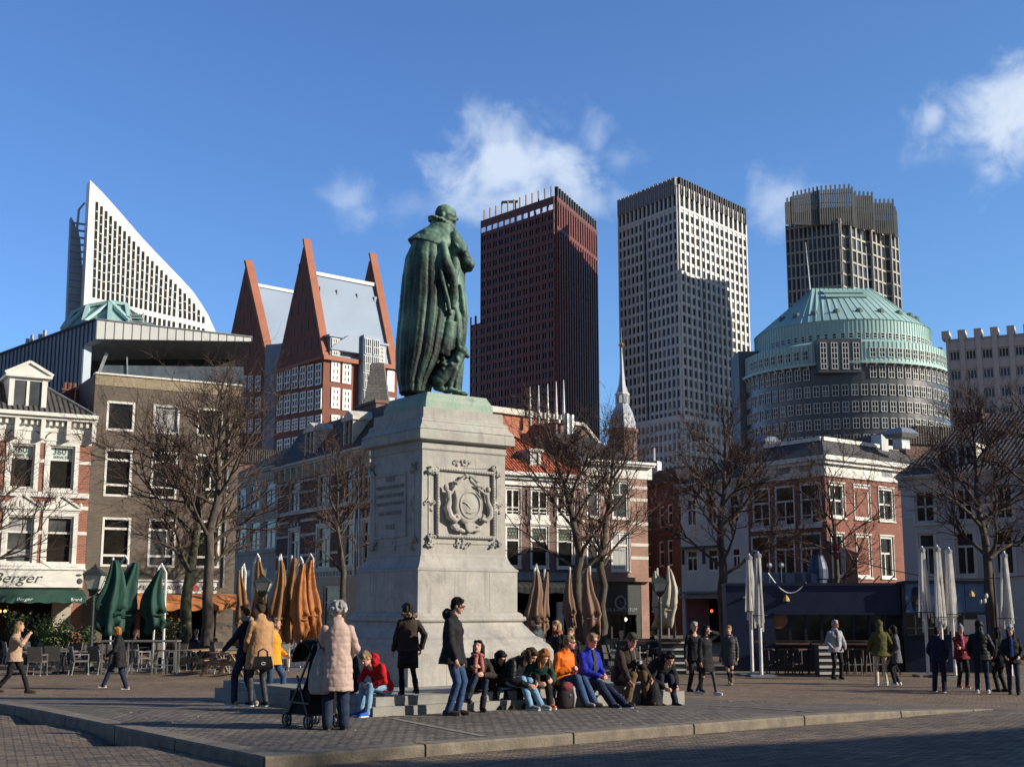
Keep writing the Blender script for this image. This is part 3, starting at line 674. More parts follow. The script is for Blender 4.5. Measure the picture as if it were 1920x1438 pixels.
# ================================================================ houses round the square
M['brick_red'] = brick('red_brick', (.33,.115,.07), (.24,.085,.055), (.30,.25,.2), .22, .075, ms=.008, patch=(.8,1.15))
M['brick_brown'] = brick('brown_brick', (.15,.115,.085), (.10,.078,.06), (.14,.12,.10), .22, .07, ms=.010, patch=(.75,1.2))
M['brick_tan'] = brick('tan_brick', (.36,.29,.18), (.28,.22,.14), (.25,.22,.18), .22, .07, ms=.008)
M['brick_pink'] = brick('pinkish_brick', (.36,.20,.145), (.28,.15,.11), (.30,.26,.22), .22, .075, ms=.008)
M['brick_dark'] = brick('dark_red_brick', (.17,.062,.042), (.11,.045,.033), (.12,.10,.085), .22, .075, ms=.008)
M['brick_purple'] = brick('purple_brown_brick', (.20,.11,.085), (.14,.08,.065), (.2,.17,.15), .22, .075, ms=.008)
M['tile_red'] = None
def tile_mat(name, c1, c2, sc_=3.2, ax=0):
    m, N, L, B = mk(name); B.inputs['Roughness'].default_value = .75
    tc = N.new('ShaderNodeTexCoord'); mp = N.new('ShaderNodeMapping'); L.new(tc.outputs['Object'], mp.inputs[0])
    wv = N.new('ShaderNodeTexWave'); wv.wave_type = 'BANDS'; wv.bands_direction = 'X'; wv.inputs['Scale'].default_value = sc_; wv.inputs['Distortion'].default_value = .4; L.new(mp.outputs[0], wv.inputs['Vector'])
    w2 = N.new('ShaderNodeTexWave'); w2.wave_type = 'BANDS'; w2.bands_direction = 'Z'; w2.inputs['Scale'].default_value = sc_*1.1; w2.wave_profile = 'SAW'; L.new(mp.outputs[0], w2.inputs['Vector'])
    nz = N.new('ShaderNodeTexNoise'); nz.inputs['Scale'].default_value = 2.5; nz.inputs['Detail'].default_value = 6; L.new(tc.outputs['Object'], nz.inputs['Vector'])
    cr = N.new('ShaderNodeValToRGB'); cr.color_ramp.elements[0].position = .35; cr.color_ramp.elements[1].position = .65; cr.color_ramp.elements[0].color = rgba(c1); cr.color_ramp.elements[1].color = rgba(c2); L.new(nz.outputs['Fac'], cr.inputs[0]); L.new(cr.outputs[0], B.inputs['Base Color'])
    ad = N.new('ShaderNodeMath'); L.new(wv.outputs['Fac'], ad.inputs[0]); ml = N.new('ShaderNodeMath'); ml.operation = 'MULTIPLY'; ml.inputs[1].default_value = .7; L.new(w2.outputs['Fac'], ml.inputs[0]); L.new(ml.outputs[0], ad.inputs[1])
    bp = N.new('ShaderNodeBump'); bp.inputs['Strength'].default_value = 1; bp.inputs['Distance'].default_value = .08; L.new(ad.outputs[0], bp.inputs['Height']); L.new(bp.outputs[0], B.inputs['Normal'])
    return m
M['tile_red'] = tile_mat('orange_roof_tiles', (.42,.10,.035), (.30,.065,.03), 1.4)
M['tile_black'] = tile_mat('black_roof_tiles', (.045,.043,.043), (.075,.07,.066), 1.4)
M['plaster'] = mat('white_plaster', (.60,.61,.60), (.50,.51,.51), 1.0, .8, .1)
M['plaster_grey'] = mat('cream_grey_plaster', (.46,.39,.31), (.38,.33,.26), 1.0, .8, .1)
M['green_cloth'] = mat('green_canvas', (.008,.062,.042), (.006,.04,.03), 3, .75, .3, 10)
M['orange_cloth'] = mat('orange_canvas', (.48,.18,.05), (.30,.11,.035), 2, .8, .3, 8)
M['lead'] = mat('lead_grey', (.24,.26,.28), (.17,.18,.2), 3, .5, .2)

def K(px, py=900): d = ray(px, py); return d.x/d.y
def ptaz(px, Y, px0, Y0, az, py=900):       # point seen at column px on the vertical plane through (px0, Y0) running along az
    k = lambda p: K(p, py)
    # at horizon height the ratio x/y is u*cos(pitch)
    x0 = k(px0)*Y0; d = V((sin(az), cos(az), 0)); kk = k(px)
    t = (kk*Y0 - x0) / (d.x - kk*d.y)
    return V((x0 + d.x*t, Y0 + d.y*t, 0))
class House:
    def __init__(s, name, label, A, B, cat='house', zb=-1.2):
        s.A, s.B = V((A.x,A.y,0)), V((B.x,B.y,0)); s.d = (s.B - s.A); s.S = s.d.length; s.d.normalize(); s.zb = zb
        s.root = thing(name, label, cat); s.F = frame_at(s.A, s.d); s.root.matrix_world = s.F; s.T = Matrix(); s.o = s.A
    def side(s, L, right=False):    # a second face going back from the left (or right) end
        t = House.__new__(House); t.root = s.root; t.zb = s.zb; n = V((-s.d.y, s.d.x, 0))
        if right: t.A = s.B; t.d = n; t.T = Matrix.Translation((s.S,0,0)) @ Matrix.Rotation(pi/2, 4, 'Z')
        else: t.A = s.A + n*L; t.d = -n; t.T = Matrix.Translation((0,L,0)) @ Matrix.Rotation(-pi/2, 4, 'Z')
        t.S = L; return t
    def uv(s, px, py):
        d = ray(px, py); ax = s.d; o = s.A; det = d.x*(-ax.y) + d.y*ax.x
        tt = (-o.x*ax.y + o.y*ax.x) / det
        return (V((d.x*tt, d.y*tt, 0)) - V((o.x,o.y,0))).dot(ax), CAMZ + d.z*tt
    def z(s, px, py): return s.uv(px, py)[1]
    def s_(s, px, py=1000): return s.uv(px, py)[0]
    def rects(s, cols, yt, yb, xref=None):   # columns in photo px, row top and bottom measured at xref
        cx = xref if xref is not None else (cols[0][0]+cols[0][1])/2
        z1, z0 = s.z(cx, yt), s.z(cx, yb); ym = (yt+yb)/2
        return [(s.uv(a, ym)[0], z0, s.uv(b, ym)[0], z1) for a, b in cols]
    def wall(s, ops, ztop, m, name='wall', reveal=.16, extra=None):
        mb = MB(s.T); xs = sorted({0.0, s.S} | {round(v,4) for o in ops for v in (o[0], o[2]) if 0 < v < s.S}); zs = sorted({s.zb, ztop} | {round(v,4) for o in ops for v in (o[1], o[3]) if s.zb < v < ztop})
        for i in range(len(xs)-1):
            for j in range(len(zs)-1):
                cx, cz = (xs[i]+xs[i+1])/2, (zs[j]+zs[j+1])/2
                if any(o[0] < cx < o[2] and o[1] < cz < o[3] for o in ops): continue
                mb.quad((xs[i],0,zs[j]), (xs[i+1],0,zs[j]), (xs[i+1],0,zs[j+1]), (xs[i],0,zs[j+1]))
        for a, b, c, d in ops:
            r = reveal
            mb.quad((a,0,b),(c,0,b),(c,r,b),(a,r,b)); mb.quad((a,0,d),(a,r,d),(c,r,d),(c,0,d)); mb.quad((a,0,b),(a,r,b),(a,r,d),(a,0,d)); mb.quad((c,0,b),(c,0,d),(c,r,d),(c,r,b))
        return mb.build(name, m, s.root)
    def body(s, D, ztop, m, name='wall', roof=True, y0=.3):    # the rest of the block
        mb = MB(s.T); z0 = s.zb; S = s.S
        mb.quad((0,0,z0),(0,0,ztop),(0,D,ztop),(0,D,z0)); mb.quad((S,0,z0),(S,D,z0),(S,D,ztop),(S,0,ztop)); mb.quad((0,D,z0),(0,D,ztop),(S,D,ztop),(S,D,z0))
        if roof: mb.quad((0,0,ztop-.01),(S,0,ztop-.01),(S,D,ztop-.01),(0,D,ztop-.01))
        mb.box(.05, y0, z0, S-.05, D-.05, ztop-.05)
        return mb.build(name, m, s.root)
    def window(s, r, fw=.09, hs=(), vs=(), pane='glass', fm='white', proud=0.0, sill=0, mw=.05, arch=0, split=None, deep=.12, casing=0):
        a, b, c, d = r; m = MB(s.T); y0, y1 = -proud, deep
        if casing:      # wide surround on the wall face
            k = casing; m.box(a-k, -.05, b-k*.6, a, .02, d+k); m.box(c, -.05, b-k*.6, c+k, .02, d+k); m.box(a, -.05, d, c, .02, d+k); m.box(a-k-.04, -.10, b-k*.6-.08, c+k+.04, .0, b-k*.6); 
            m.box(a-k-.04, -.08, d+k, c+k+.04, .02, d+k+.06); m.box(a, -.04, b-k*.6, c, .02, b)
        m.box(a, y0+.03, b, a+fw, y1, d); m.box(c-fw, y0+.03, b, c, y1, d); m.box(a+fw, y0+.03, b, c-fw, y1, b+fw); m.box(a+fw, y0+.03, d-fw, c-fw, y1, d)
        W_, H_ = c-a-2*fw, d-b-2*fw
        for h in hs:
            if isinstance(h, tuple): h, w = h
            else: w = mw
            z = b+fw+H_*h; m.box(a+fw, y1-.07, z-w/2, c-fw, y1-.005, z+w/2)
        for v in vs:
            lo, hi = 0, 1
            if isinstance(v, tuple): v, lo, hi = v
            x = a+fw+W_*v; m.box(x-mw/2, y1-.06, b+fw+H_*lo, x+mw/2, y1-.003, b+fw+H_*hi)
        if sill: m.box(a-.06, -sill, b-.10, c+.06, .03, b-.002)
        w = m.build('window', M[fm], s.root)
        p = MB(s.T)
        if split:       # two panes of different look
            z = b+fw+H_*split[0]; p.quad((a+fw,y1-.02,b+fw),(c-fw,y1-.02,b+fw),(c-fw,y1-.02,z),(a+fw,y1-.02,z)); p.build('pane', M[pane], w)
            p = MB(s.T); p.quad((a+fw,y1-.02,z),(c-fw,y1-.02,z),(c-fw,y1-.02,d-fw),(a+fw,y1-.02,d-fw)); p.build('pane', M[split[1]], w)
        else: p.quad((a+.02,y1-.02,b+.02),(c-.02,y1-.02,b+.02),(c-.02,y1-.02,d-.02),(a+.02,y1-.02,d-.02)); p.build('pane', M[pane], w)
        bk = MB(s.T)
        return w
    def part(s, name, m, f, parent=None):
        mb = MB(s.T); f(mb); return mb.build(name, M[m] if isinstance(m, str) else m, parent or s.root)
def cornice(m, x0, x1, z, h=.45, p=.35, dent=True, br=1.1):
    m.box(x0-.02, -p, z-.12*h/.45, x1+.02, .02, z); m.box(x0, -p*.75, z-.22*h/.45, x1, .02, z-.122*h/.45); m.box(x0, -.06, z-h*1.9, x1, .02, z-.222*h/.45)
    if dent:
        n = max(2, int((x1-x0)/.26))
        for i in range(n): x = x0+(x1-x0)*(i+.5)/n; m.box(x-.06, -p*.5, z-.40*h/.45, x+.06, -.058, z-.224*h/.45)
        n = max(2, int((x1-x0)/br))
        for i in range(n+1): x = x0+.12+(x1-x0-.24)*i/n; m.box(x-.09, -p*.72, z-.85*h/.45, x+.09, -.057, z-.223*h/.45)
LP = lambda px: ptaz(px, 0, 0, 56, rad(60))
def left_row():
    h = House('brick_townhouse', 'ornate red brick house with white trim, tall windows and a green shop awning', LP(-190), LP(168))
    cols = [(-66,-14), (18,64), (91,139)]
    ra = h.rects(cols, 836, 918, 115); rb = h.rects([(-72,-20),(11,62),(86,136)], 968, 1056, 111)
    zt = h.z(90, 802); h.shop = h.z(90, 1106)
    g = [(0.6, h.zb, h.S-1.1, h.z(90,1118))]
    h.wall(ra+rb+g, zt, M['brick_red'], reveal=.3); h.body(9, zt, M['brick_brown'], y0=3.1)
    panes = ['glass','glass','glass']
    for i, r in enumerate(ra):
        w = h.window(r, .07, hs=((.70,.09),), casing=.19, deep=.24, split=(.70,'curtain' if i == 0 else 'sign_pane'))
        if i:
            cx = (r[0]+r[2])/2; zz = r[1]+(r[3]-r[1])*.86
            text_mesh('360', .40, M['text'], Matrix.Translation((cx-.08,.205,zz+.02)), w, extrude=.003); text_mesh('SERVICES', .17, M['text'], Matrix.Translation((cx,.205,zz-.23)), w, extrude=.003)
            text_mesh('EXTRA', .10, M['text'], Matrix.Translation((cx+.42,.205,zz+.03)) @ Matrix.Rotation(pi/2,4,'Y'), w, extrude=.003)
    for i, r in enumerate(rb):
        w = h.window(r, .07, hs=((.66,.08),), casing=.19, deep=.24, split=(.66,'curtain' if i < 2 else 'glass2'), pane='glass2' if i == 1 else 'glass')
        if i == 1:
            cx = (r[0]+r[2])/2; zz = r[1]+.42
            mb = MB(); mb.box(r[0]+.1, .19, zz-.16, r[2]-.1, .21, zz+.17); mb.build('window_sign', M['curtain'], w)
            text_mesh('Appartementen', .15, M['text'], Matrix.Translation((cx,.185,zz+.06)), w, extrude=.002); text_mesh('Politiek', .15, M['text'], Matrix.Translation((cx+.2,.185,zz-.09)), w, extrude=.002)
        # pediment
        a, b, c, d = r; z = d+.27
        def ped(m):
            m.box(a-.28, -.14, z, c+.28, .0, z+.08); x0, x1, xm = a-.26, c+.26, (a+c)/2
            m.prism_y([(x0,z+.082),(x1,z+.082),(xm,z+.62)], -.05, .01)
            m.bar((x0,-.08,z+.12),(xm,-.08,z+.66),.10,.09); m.bar((x1,-.08,z+.12),(xm,-.08,z+.66),.10,.09)
            m.box(xm-.07,-.10,z+.12,xm+.07,-.04,z+.40)
            for x in (x0+.02, x1-.02): m.lathe((x,-.08,z+.08), [(.04,0),(.07,.03),(.05,.08),(.09,.14),(.09,.2),(.03,.27)], 8)
        h.part('pediment', 'white', ped)
    def bands(m):
        S = h.S
        for (py, hh) in ((831,.20),(868,.16),(930,.22),(953,.16),(1000,.15),(1062,.24)):
            z = h.z(155, py); sp = [0.0] + sorted([v for r in (ra if py < 940 else rb) for v in (r[0]-.20, r[2]+.20)]) + [S]
            if py in (930, 1062): m.box(0, -.10, z-hh/2, S, -.001, z+hh/2); continue
            for i in range(0, len(sp), 2): m.box(sp[i], -.035, z-hh/2, sp[i+1], .0, z+hh/2)
    h.part('stone_band', 'white', bands)
    def arch(m):
        for r in ra:
            xm = (r[0]+r[2])/2; w = (r[2]-r[0])/2+.22; z = r[3]+.28; pts = [V((xm+w*cos(t), -.04, z+.42*sin(t))) for t in [pi*i/10 for i in range(11)]]
            for i in range(10): m.bar(pts[i], pts[i+1], .06, .06)
    h.part('relieving_arch', 'brick_dark', arch)
    h.part('cornice', 'white', lambda m: (cornice(m, -.02, h.S+.12, h.z(90,776), .62, .55), m.box(0,-.10,h.z(90,810),h.S,-.001,h.z(90,802))))
    # roof with dormer
    z0 = h.z(90,776); zr = z0+1.5
    def roof(m):
        S = h.S; m.add([(0,-.3,z0+.02),(S,-.3,z0+.02),(S-1.9,1.7,zr),(0,1.7,zr),(S,7.5,z0+.02),(S-1.9,6,zr),(0,6,zr),(0,8.5,z0)], [(0,1,2,3),(1,4,5,2),(3,2,5,6),(7,6,5,4),(0,3,6,7)])
    h.part('roof', 'tile_black', roof)
    h.part('ridge_cap', 'lead', lambda m: m.bar((h.S,-.3,z0+.06),(h.S-1.9,1.7,zr+.03),.16,.08))
    def gutter(m): m.box(h.S-2.9, 1.5, zr-.05, h.S-1.8, 1.9, zr+.2)
    h.part('gutter', 'white', gutter)
    for pl, pr_ in ((22,83), (-110,-50)):
        sa, sb = h.s_(pl,740), h.s_(pr_,740); zc = h.z(55,708)
        w = h.part('dormer', 'white', lambda m: (m.box(sa-.12,.05,z0+.03,sa+.10,1.9,zc), m.box(sb-.10,.05,z0+.03,sb+.12,1.9,zc), m.box(sa+.10,.08,z0+.03,sb-.10,.3,z0+.12), m.box((sa+sb)/2-.06,.09,z0+.12,(sa+sb)/2+.06,.2,zc-.1), m.box(sa+.10,.08,zc-.14,sb-.10,.3,zc),
            m.box(sa-.3,-.1,zc,sb+.3,2.1,zc+.12), m.prism_y([(sa-.3,zc+.122),(sb+.3,zc+.122),((sa+sb)/2,zc+.68)], .0, 2.1), m.bar((sa-.34,-.03,zc+.16),((sa+sb)/2,-.03,zc+.72),.12,.12), m.bar((sb+.34,-.03,zc+.16),((sa+sb)/2,-.03,zc+.72),.12,.12)))
        h.part('pane', 'glass2', lambda m: m.box(sa+.1,.14,z0+.12,sb-.1,.16,zc-.13), w)
    # shop front
    zs1, zs0 = h.z(85,1068), h.z(85,1101)
    sg = h.part('shop_sign', 'white', lambda m: (m.box(0,-.30,zs0,h.S-.12,-.02,zs1), m.box(0,-.36,zs1,h.S,-.02,zs1+.06)))
    s1 = h.s_(18,1083); text_mesh('Berger', .62, M['text'], Matrix.Translation((s1+.2,-.31,(zs0+zs1)/2)), sg, extrude=.01, shear=.4, sx=1.2)
    bx = h.s_(147,1082); mb = MB(); mb.ell((bx,-.32,(zs0+zs1)/2-.1),(.12,.02,.13),8,6); mb.ell((bx-.05,-.32,(zs0+zs1)/2+.16),(.13,.02,.05),8,6); mb.build('emblem', M['text'], sg)
    za = h.z(85,1104)
    def awn(m):
        S = h.S; m.add([(0,-.25,za),(S-.1,-.25,za),(S-.1,-1.15,za-.30),(0,-1.15,za-.30)], [(0,3,2,1)]); n = 40
        for i in range(n):
            x0, x1 = (S-.1)*i/n, (S-.1)*(i+1)/n; m.quad((x0,-1.15,za-.30),(x1,-1.15,za-.30),(x1,-1.17,za-.60-.03*sin(i*1.7)),(x0,-1.17,za-.60-.03*sin((i-1)*1.7)))
        m.quad((S-.1,-.25,za),(S-.1,-.25,za-.35),(S-.1,-1.15,za-.6),(S-.1,-1.15,za-.30))
    aw = h.part('awning', 'green_cloth', awn)
    text_mesh('Berger', .20, M['text_w'], Matrix.Translation((h.s_(41,1117)-.1,-1.20,za-.45)), aw, extrude=.003, shear=.4, sx=1.2); text_mesh('Brand', .20, M['text_w'], Matrix.Translation((h.s_(133,1117),-1.20,za-.46)), aw, extrude=.003)
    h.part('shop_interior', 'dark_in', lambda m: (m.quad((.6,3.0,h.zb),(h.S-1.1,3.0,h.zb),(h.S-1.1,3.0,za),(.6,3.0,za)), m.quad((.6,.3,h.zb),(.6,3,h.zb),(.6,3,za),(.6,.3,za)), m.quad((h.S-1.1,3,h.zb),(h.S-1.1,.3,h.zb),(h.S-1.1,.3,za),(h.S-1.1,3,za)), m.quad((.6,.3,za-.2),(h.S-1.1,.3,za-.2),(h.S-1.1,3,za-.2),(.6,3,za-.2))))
    h.part('pillar', 'plaster_grey', lambda m: (m.box(h.S-1.25,-.05,h.zb,h.S-.5,.35,za-.1), m.box(h.S-1.3,-.1,za-.75,h.S-.45,-.051,za-.55))); h.part('pillar', 'plaster_grey', lambda m: m.box(h.S-5,-.02,h.zb,h.S-4.8,.3,za-.1))
    for k in range(3): 
        h.part('wall_lamp', mat('warm_lamp', (1,.35,.12), (1,.3,.1), emit=3), lambda m: m.ell((h.s_(5+10*k,1146), 2.2, h.z(8,1146)), .07, 8, 6))
    # ------------------------------------------------ plain brown brick building
    h = House('brown_office_house', 'plain brown brick building with wide white framed windows and a cafe below', LP(168.3), LP(446))
    C1 = [(199.5,252.4),(287,337),(370,417.5)]; C2 = [(195.6,247),(283,332),(366,415)]; C3 = [(190,244),(277.5,328.5),(362,412)]
    r1 = h.rects(C1, 753, 808, 226); r2 = h.rects(C2, 842, 931, 221); r3 = h.rects(C3, 970, 1062, 217)
    zt = h.z(178, 699)
    g = [(.9, h.zb, h.S-.8, h.z(300,1128))]
    h.wall(r1+r2+r3+g, zt-.55, M['brick_brown'], reveal=.22); h.body(14, zt-.04, M['brick_brown'], y0=3.1)
    h.part('parapet', 'brick_tan', lambda m: m.box(0,-.03,zt-.548,h.S,.3,zt-.05)); h.part('coping', 'white', lambda m: m.box(-.03,-.10,zt-.048,h.S+.04,.4,zt+.03))
    for i, r in enumerate(r1): h.window(r, .10, pane='curtain' if i == 1 else 'glass', proud=.05)
    for i, r in enumerate(r2): h.window(r, .10, hs=((.22,.10),(.80,.10)), vs=(((.62,.22,.8),) if i else ()), proud=.05, pane='glass')
    for i, r in enumerate(r3): h.window(r, .10, hs=((.20,.10),(.80,.10)), vs=(((.72,.2,.8),) if i else ()), proud=.05, pane='glass' if i != 1 else 'glass2', split=(.80,'glass'))
    h.part('downpipe', 'metal', lambda m: m.tube([(h.S-.55,-.08,zt-.6),(h.S-.55,-.08,h.z(400,1100))], .05, 6))
    zs1, zs0 = h.z(330,1092), h.z(330,1112)
    sg = h.part('cafe_sign', 'white', lambda m: (m.box(.5,-.25,zs0,h.S-.9,-.02,zs1), m.box(.4,-.32,zs1+.05,h.S-.85,-.02,zs1+.12)))
    text_mesh('CAFE  RESTAURANT', .27, M['text'], Matrix.Translation((h.s_(302,1104),-.26,(zs0+zs1)/2)), sg, extrude=.004, sx=1.25); text_mesh('Reuter', .34, M['text'], Matrix.Translation((h.s_(393,1104),-.26,(zs0+zs1)/2)), sg, extrude=.004)
    mb = MB(); mb.ell((h.s_(363,1103),-.27,(zs0+zs1)/2),(.13,.02,.16),10,6); mb.ell((h.s_(240,1103),-.27,(zs0+zs1)/2),(.13,.02,.10),10,6); mb.build('emblem', mat('red_emblem', (.4,.05,.04)), sg)
    def awn2(m):
        x0, x1 = .6, h.S+.3; n = 30; zc = h.z(330,1113)
        for i in range(n):
            a, b = x0+(x1-x0)*i/n, x0+(x1-x0)*(i+1)/n; da, db = .05*sin(i*1.3), .05*sin((i+1)*1.3)
            rows = [(-.25,zc),(-.8,zc-.12),(-1.3,zc-.35),(-1.5,zc-.5),(-1.5,zc-.72)]
            for k in range(4): m.quad((a,rows[k][0],rows[k][1]+da*k/3),(a,rows[k+1][0],rows[k+1][1]+da*(k+1)/3),(b,rows[k+1][0],rows[k+1][1]+db*(k+1)/3),(b,rows[k][0],rows[k][1]+db*k/3))
    h.part('awning', 'orange_cloth', awn2)
    za = h.z(300,1128)
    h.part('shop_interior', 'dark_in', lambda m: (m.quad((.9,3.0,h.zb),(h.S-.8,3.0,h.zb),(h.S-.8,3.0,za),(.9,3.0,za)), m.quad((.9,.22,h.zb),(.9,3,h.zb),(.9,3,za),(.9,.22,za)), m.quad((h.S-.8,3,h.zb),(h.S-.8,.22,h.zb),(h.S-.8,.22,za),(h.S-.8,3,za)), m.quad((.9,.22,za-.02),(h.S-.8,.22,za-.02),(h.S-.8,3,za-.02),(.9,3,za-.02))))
    h.part('door_post', 'brick_dark', lambda m: [m.box(x,.05,h.zb,x+.18,.3,za) for x in (2.4,3.9,4.1,5.6)])
    h.part('chimney', 'brick_dark', lambda m: (m.box(-.75,3.6,zt-3,-.02,4.5,zt-.35), m.box(-.8,3.55,zt-.35,.02,4.55,zt-.25), [m.lathe((-.6+.22*k,4.0,zt-.25), [(.11,0),(.12,.35)], 8) for k in range(3)]))
M['sign_pane'] = mat('pale_sign_pane', (.62,.72,.66), (.55,.66,.60), 2, .4)
left_row()

def street_block():
    A = ptaz(441, 0, 700, 80, rad(-31)); E = ptaz(522, 0, 700, 80, rad(-31)); Bc = ptaz(700, 0, 700, 80, rad(-31))
    h = House('grey_townhouse', 'narrow cream grey plaster house in the shaded side street', A, E)
    r1 = h.rects([(446,461),(469,487),(496,516)], 908, 955, 480); r2 = h.rects([(446,461),(469,487),(496,516)], 977, 1031, 480); r3 = h.rects([(452,468),(478,500)], 1066, 1080, 480)
    zt = h.z(480,888); h.wall(r1+r2+r3, zt, M['plaster_grey'], reveal=.2); h.body(10, zt, M['brick_purple'], y0=.5)
    for r in r1: h.window(r, .12, hs=((.68,.12),), vs=((.5,0,.68),), mw=.1)
    for i, r in enumerate(r2): h.window(r, .12, hs=((.68,.12),), vs=((.5,0,.68),), mw=.1, pane='glass2' if i == 0 else 'glass')
    for r in r3: h.window(r, .1, pane='glass')
    h.part('sill_band', 'plaster_grey', lambda m: [m.box(0,-.08,h.z(480,y)-.1,h.S,-.001,h.z(480,y)+.1) for y in (960,1036,900)])
    h.part('cornice', 'stone_trim', lambda m: cornice(m, 0, h.S, zt+.2, .5, .5, False))
    def roof(m): m.add([(0,-.3,zt+.2),(h.S,-.3,zt+.2),(h.S,4,zt+2.6),(0,4,zt+2.6),(0,9,zt),(h.S,9,zt)], [(0,1,2,3),(3,2,5,4),(0,3,4),(1,5,2)])
    h.part('roof', 'tile_black', roof)
    h = House('banded_townhouse', 'dark red brick house with white bands in the shaded side street', E + (Bc-E).normalized()*.02, Bc)
    c = [(542,562),(595,617.5),(643,667),(678,700)]
    r1 = h.rects(c, 889, 951, 606); r2 = h.rects([(542,561.5),(594,618),(643,669),(678,702)], 986, 1065, 606)
    zt = h.z(606,868); g = [(h.s_(548,1150), h.zb, h.s_(574,1150), h.z(606,1108)), (h.s_(606,1150), h.zb, h.s_(638,1150), h.z(606,1098))]
    r1 = [(a,b,min(c_,h.S-.4),d) for a,b,c_,d in r1]; r2 = [(a,b,min(c_,h.S-.4),d) for a,b,c_,d in r2]; zp = h.z(606,1082)
    h.wall(r1+r2+g, zt, M['brick_dark'], reveal=.25); 
    h.part('wall', 'plaster_grey', lambda m: (m.box(0,-.06,h.zb,g[0][0],-.001,zp), m.box(g[0][2],-.06,h.zb,g[1][0],-.001,zp), m.box(g[1][2],-.06,h.zb,h.S,-.001,zp), m.box(g[0][0],-.06,g[0][3],g[0][2],-.001,zp), m.box(g[1][0],-.06,g[1][3],g[1][2],-.001,zp)))
    for r in g: h.window(r, .12, hs=(.75,), pane='glass')
    for r in r1: h.window(r, .13, hs=((.70,.13),), vs=((.5,0,.7),), mw=.12, deep=.2)
    for r in r2: h.window(r, .14, hs=((.72,.13),(.12,.06)), vs=((.5,0,.72),), mw=.12, deep=.2, casing=.12)
    def bands(m):
        for py in (900, 922, 958, 975, 1002, 1040, 1070):
            z = h.z(575,py); rr = r1 if py < 960 else r2; w = .16 if py not in (958,1070) else .26; sp = [0.0] + sorted([v for r in rr for v in (r[0]-.13, r[2]+.13)]) + [h.S]
            if py in (958,1070): m.box(0,-.12,z-w/2,h.S,-.001,z+w/2); continue
            for i in range(0, len(sp), 2):
                if sp[i+1] > sp[i]: m.box(sp[i],-.04,z-w/2,sp[i+1],.0,z+w/2)
        for r in r1+r2:
            for k in (-.6,0,.6): m.box((r[0]+r[2])/2+k-.1,-.05,r[3]+.25-.25*abs(k),(r[0]+r[2])/2+k+.1,.0,r[3]+.62-.25*abs(k))
    h.part('stone_band', 'stone_trim', bands)
    h.part('dark_openings', 'black', lambda m: [m.box(.2+.55*i,-.075,zp+.06,.55+.55*i,-.062,zp+.34) for i in range(int(h.S/.55)-1)]); h.part('frieze_band', 'stone_trim', lambda m: m.box(0,-.06,zp,h.S,-.001,zp+.4))  # black squares stand for small openings, their inner dark put into the colour
    h.part('cornice', 'stone_trim', lambda m: cornice(m, 0, h.S+.4, h.z(606,858), .6, .6)); h.body(9, zt, M['brick_dark'], y0=.5)
    zc = h.z(606,858)
    def roof(m): m.add([(0,-.4,zc),(h.S,-.4,zc),(h.S-1.5,1.8,zc+3.0),(0,1.8,zc+3.0),(0,9,zc+3),(h.S-1.5,9,zc+3),(h.S,9,zc)], [(0,1,2,3),(3,2,5,4),(1,6,5,2),(0,3,4)])
    h.part('roof', 'tile_black', roof)
    for a, b in ((574,592),(646,664)):
        s0, s1 = h.s_(a,830), h.s_(b,830); w = h.part('dormer', 'stone_trim', lambda m: (m.box(s0,-.1,zc+.02,s0+.15,1.5,zc+2), m.box(s1-.15,-.1,zc+.02,s1,1.5,zc+2), m.box(s0-.15,-.2,zc+2,s1+.15,1.6,zc+2.2), m.prism_y([(s0-.15,zc+2.2),(s1+.15,zc+2.2),((s0+s1)/2,zc+2.7)],-.15,1.6), m.box((s0+s1)/2-.05,-.05,zc+.02,(s0+s1)/2+.05,.1,zc+2)))
        h.part('pane', 'glass2', lambda m: m.box(s0+.15,.05,zc+.02,s1-.15,.1,zc+2), w)
    h.part('chimney', 'brick_purple', lambda m: (m.box(h.s_(602,800),2.5,zc+1,h.s_(640,800),3.6,zc+3.6), m.box(h.s_(602,800)-.1,2.4,zc+3.6,h.s_(640,800)+.1,3.7,zc+3.8)))
    h.part('drainpipe', 'metal', lambda m: (m.tube([(h.s_(671,950),-.2,zt),(h.s_(672,950),-.2,zp)], .09, 6), m.tube([(h.s_(678,900),-.2,zt-.3),(h.s_(689,1000),-.5,zp+.4)], .07, 6)))
    # ------------------------------------------------ the sunlit side of the same block, right of the monument
    RB = lambda px: ptaz(px, 0, 950, 85, rad(60))
    h = House('red_roofed_house', 'brick house with white window frames and a steep orange tiled roof', RB(728), RB(1090))
    c = [(748,777),(797,827),(847,877),(897,927),(947.5,976),(995,1028),(1044,1076)]
    r1 = h.rects(c, 918, 975, 1012); r2 = h.rects(c, 986, 1064, 1012); zt = h.z(1012,908)
    g = [(.6, h.zb, h.S-.6, h.z(1012,1095))]
    h.wall(r1+r2+g, zt, M['brick_purple'], reveal=.2); h.body(9, zt, M['brick_purple'], y0=3.1)
    for r in r1: h.window(r, .14, hs=((.36,.10),(.22,.06)), vs=(.5,), mw=.11, casing=.03)
    for r in r1: h.part('window_guard', 'white', lambda m: (m.box(r[0],-.1,r[1],r[2],-.06,r[1]+.35), m.box(r[0]-.1,-.14,r[1]-.3,r[2]+.1,-.051,r[1]-.05)))
    for r in r2: h.window(r, .15, hs=((.66,.12),), casing=.03, split=(.66,'leaded'))
    h.part('shutter', 'black', lambda m: [m.box(r[2]+.45,-.08,r[1]+.3,r[2]+.58,-.001,r[3]) for r in r1])
    zc = h.z(1012,888)
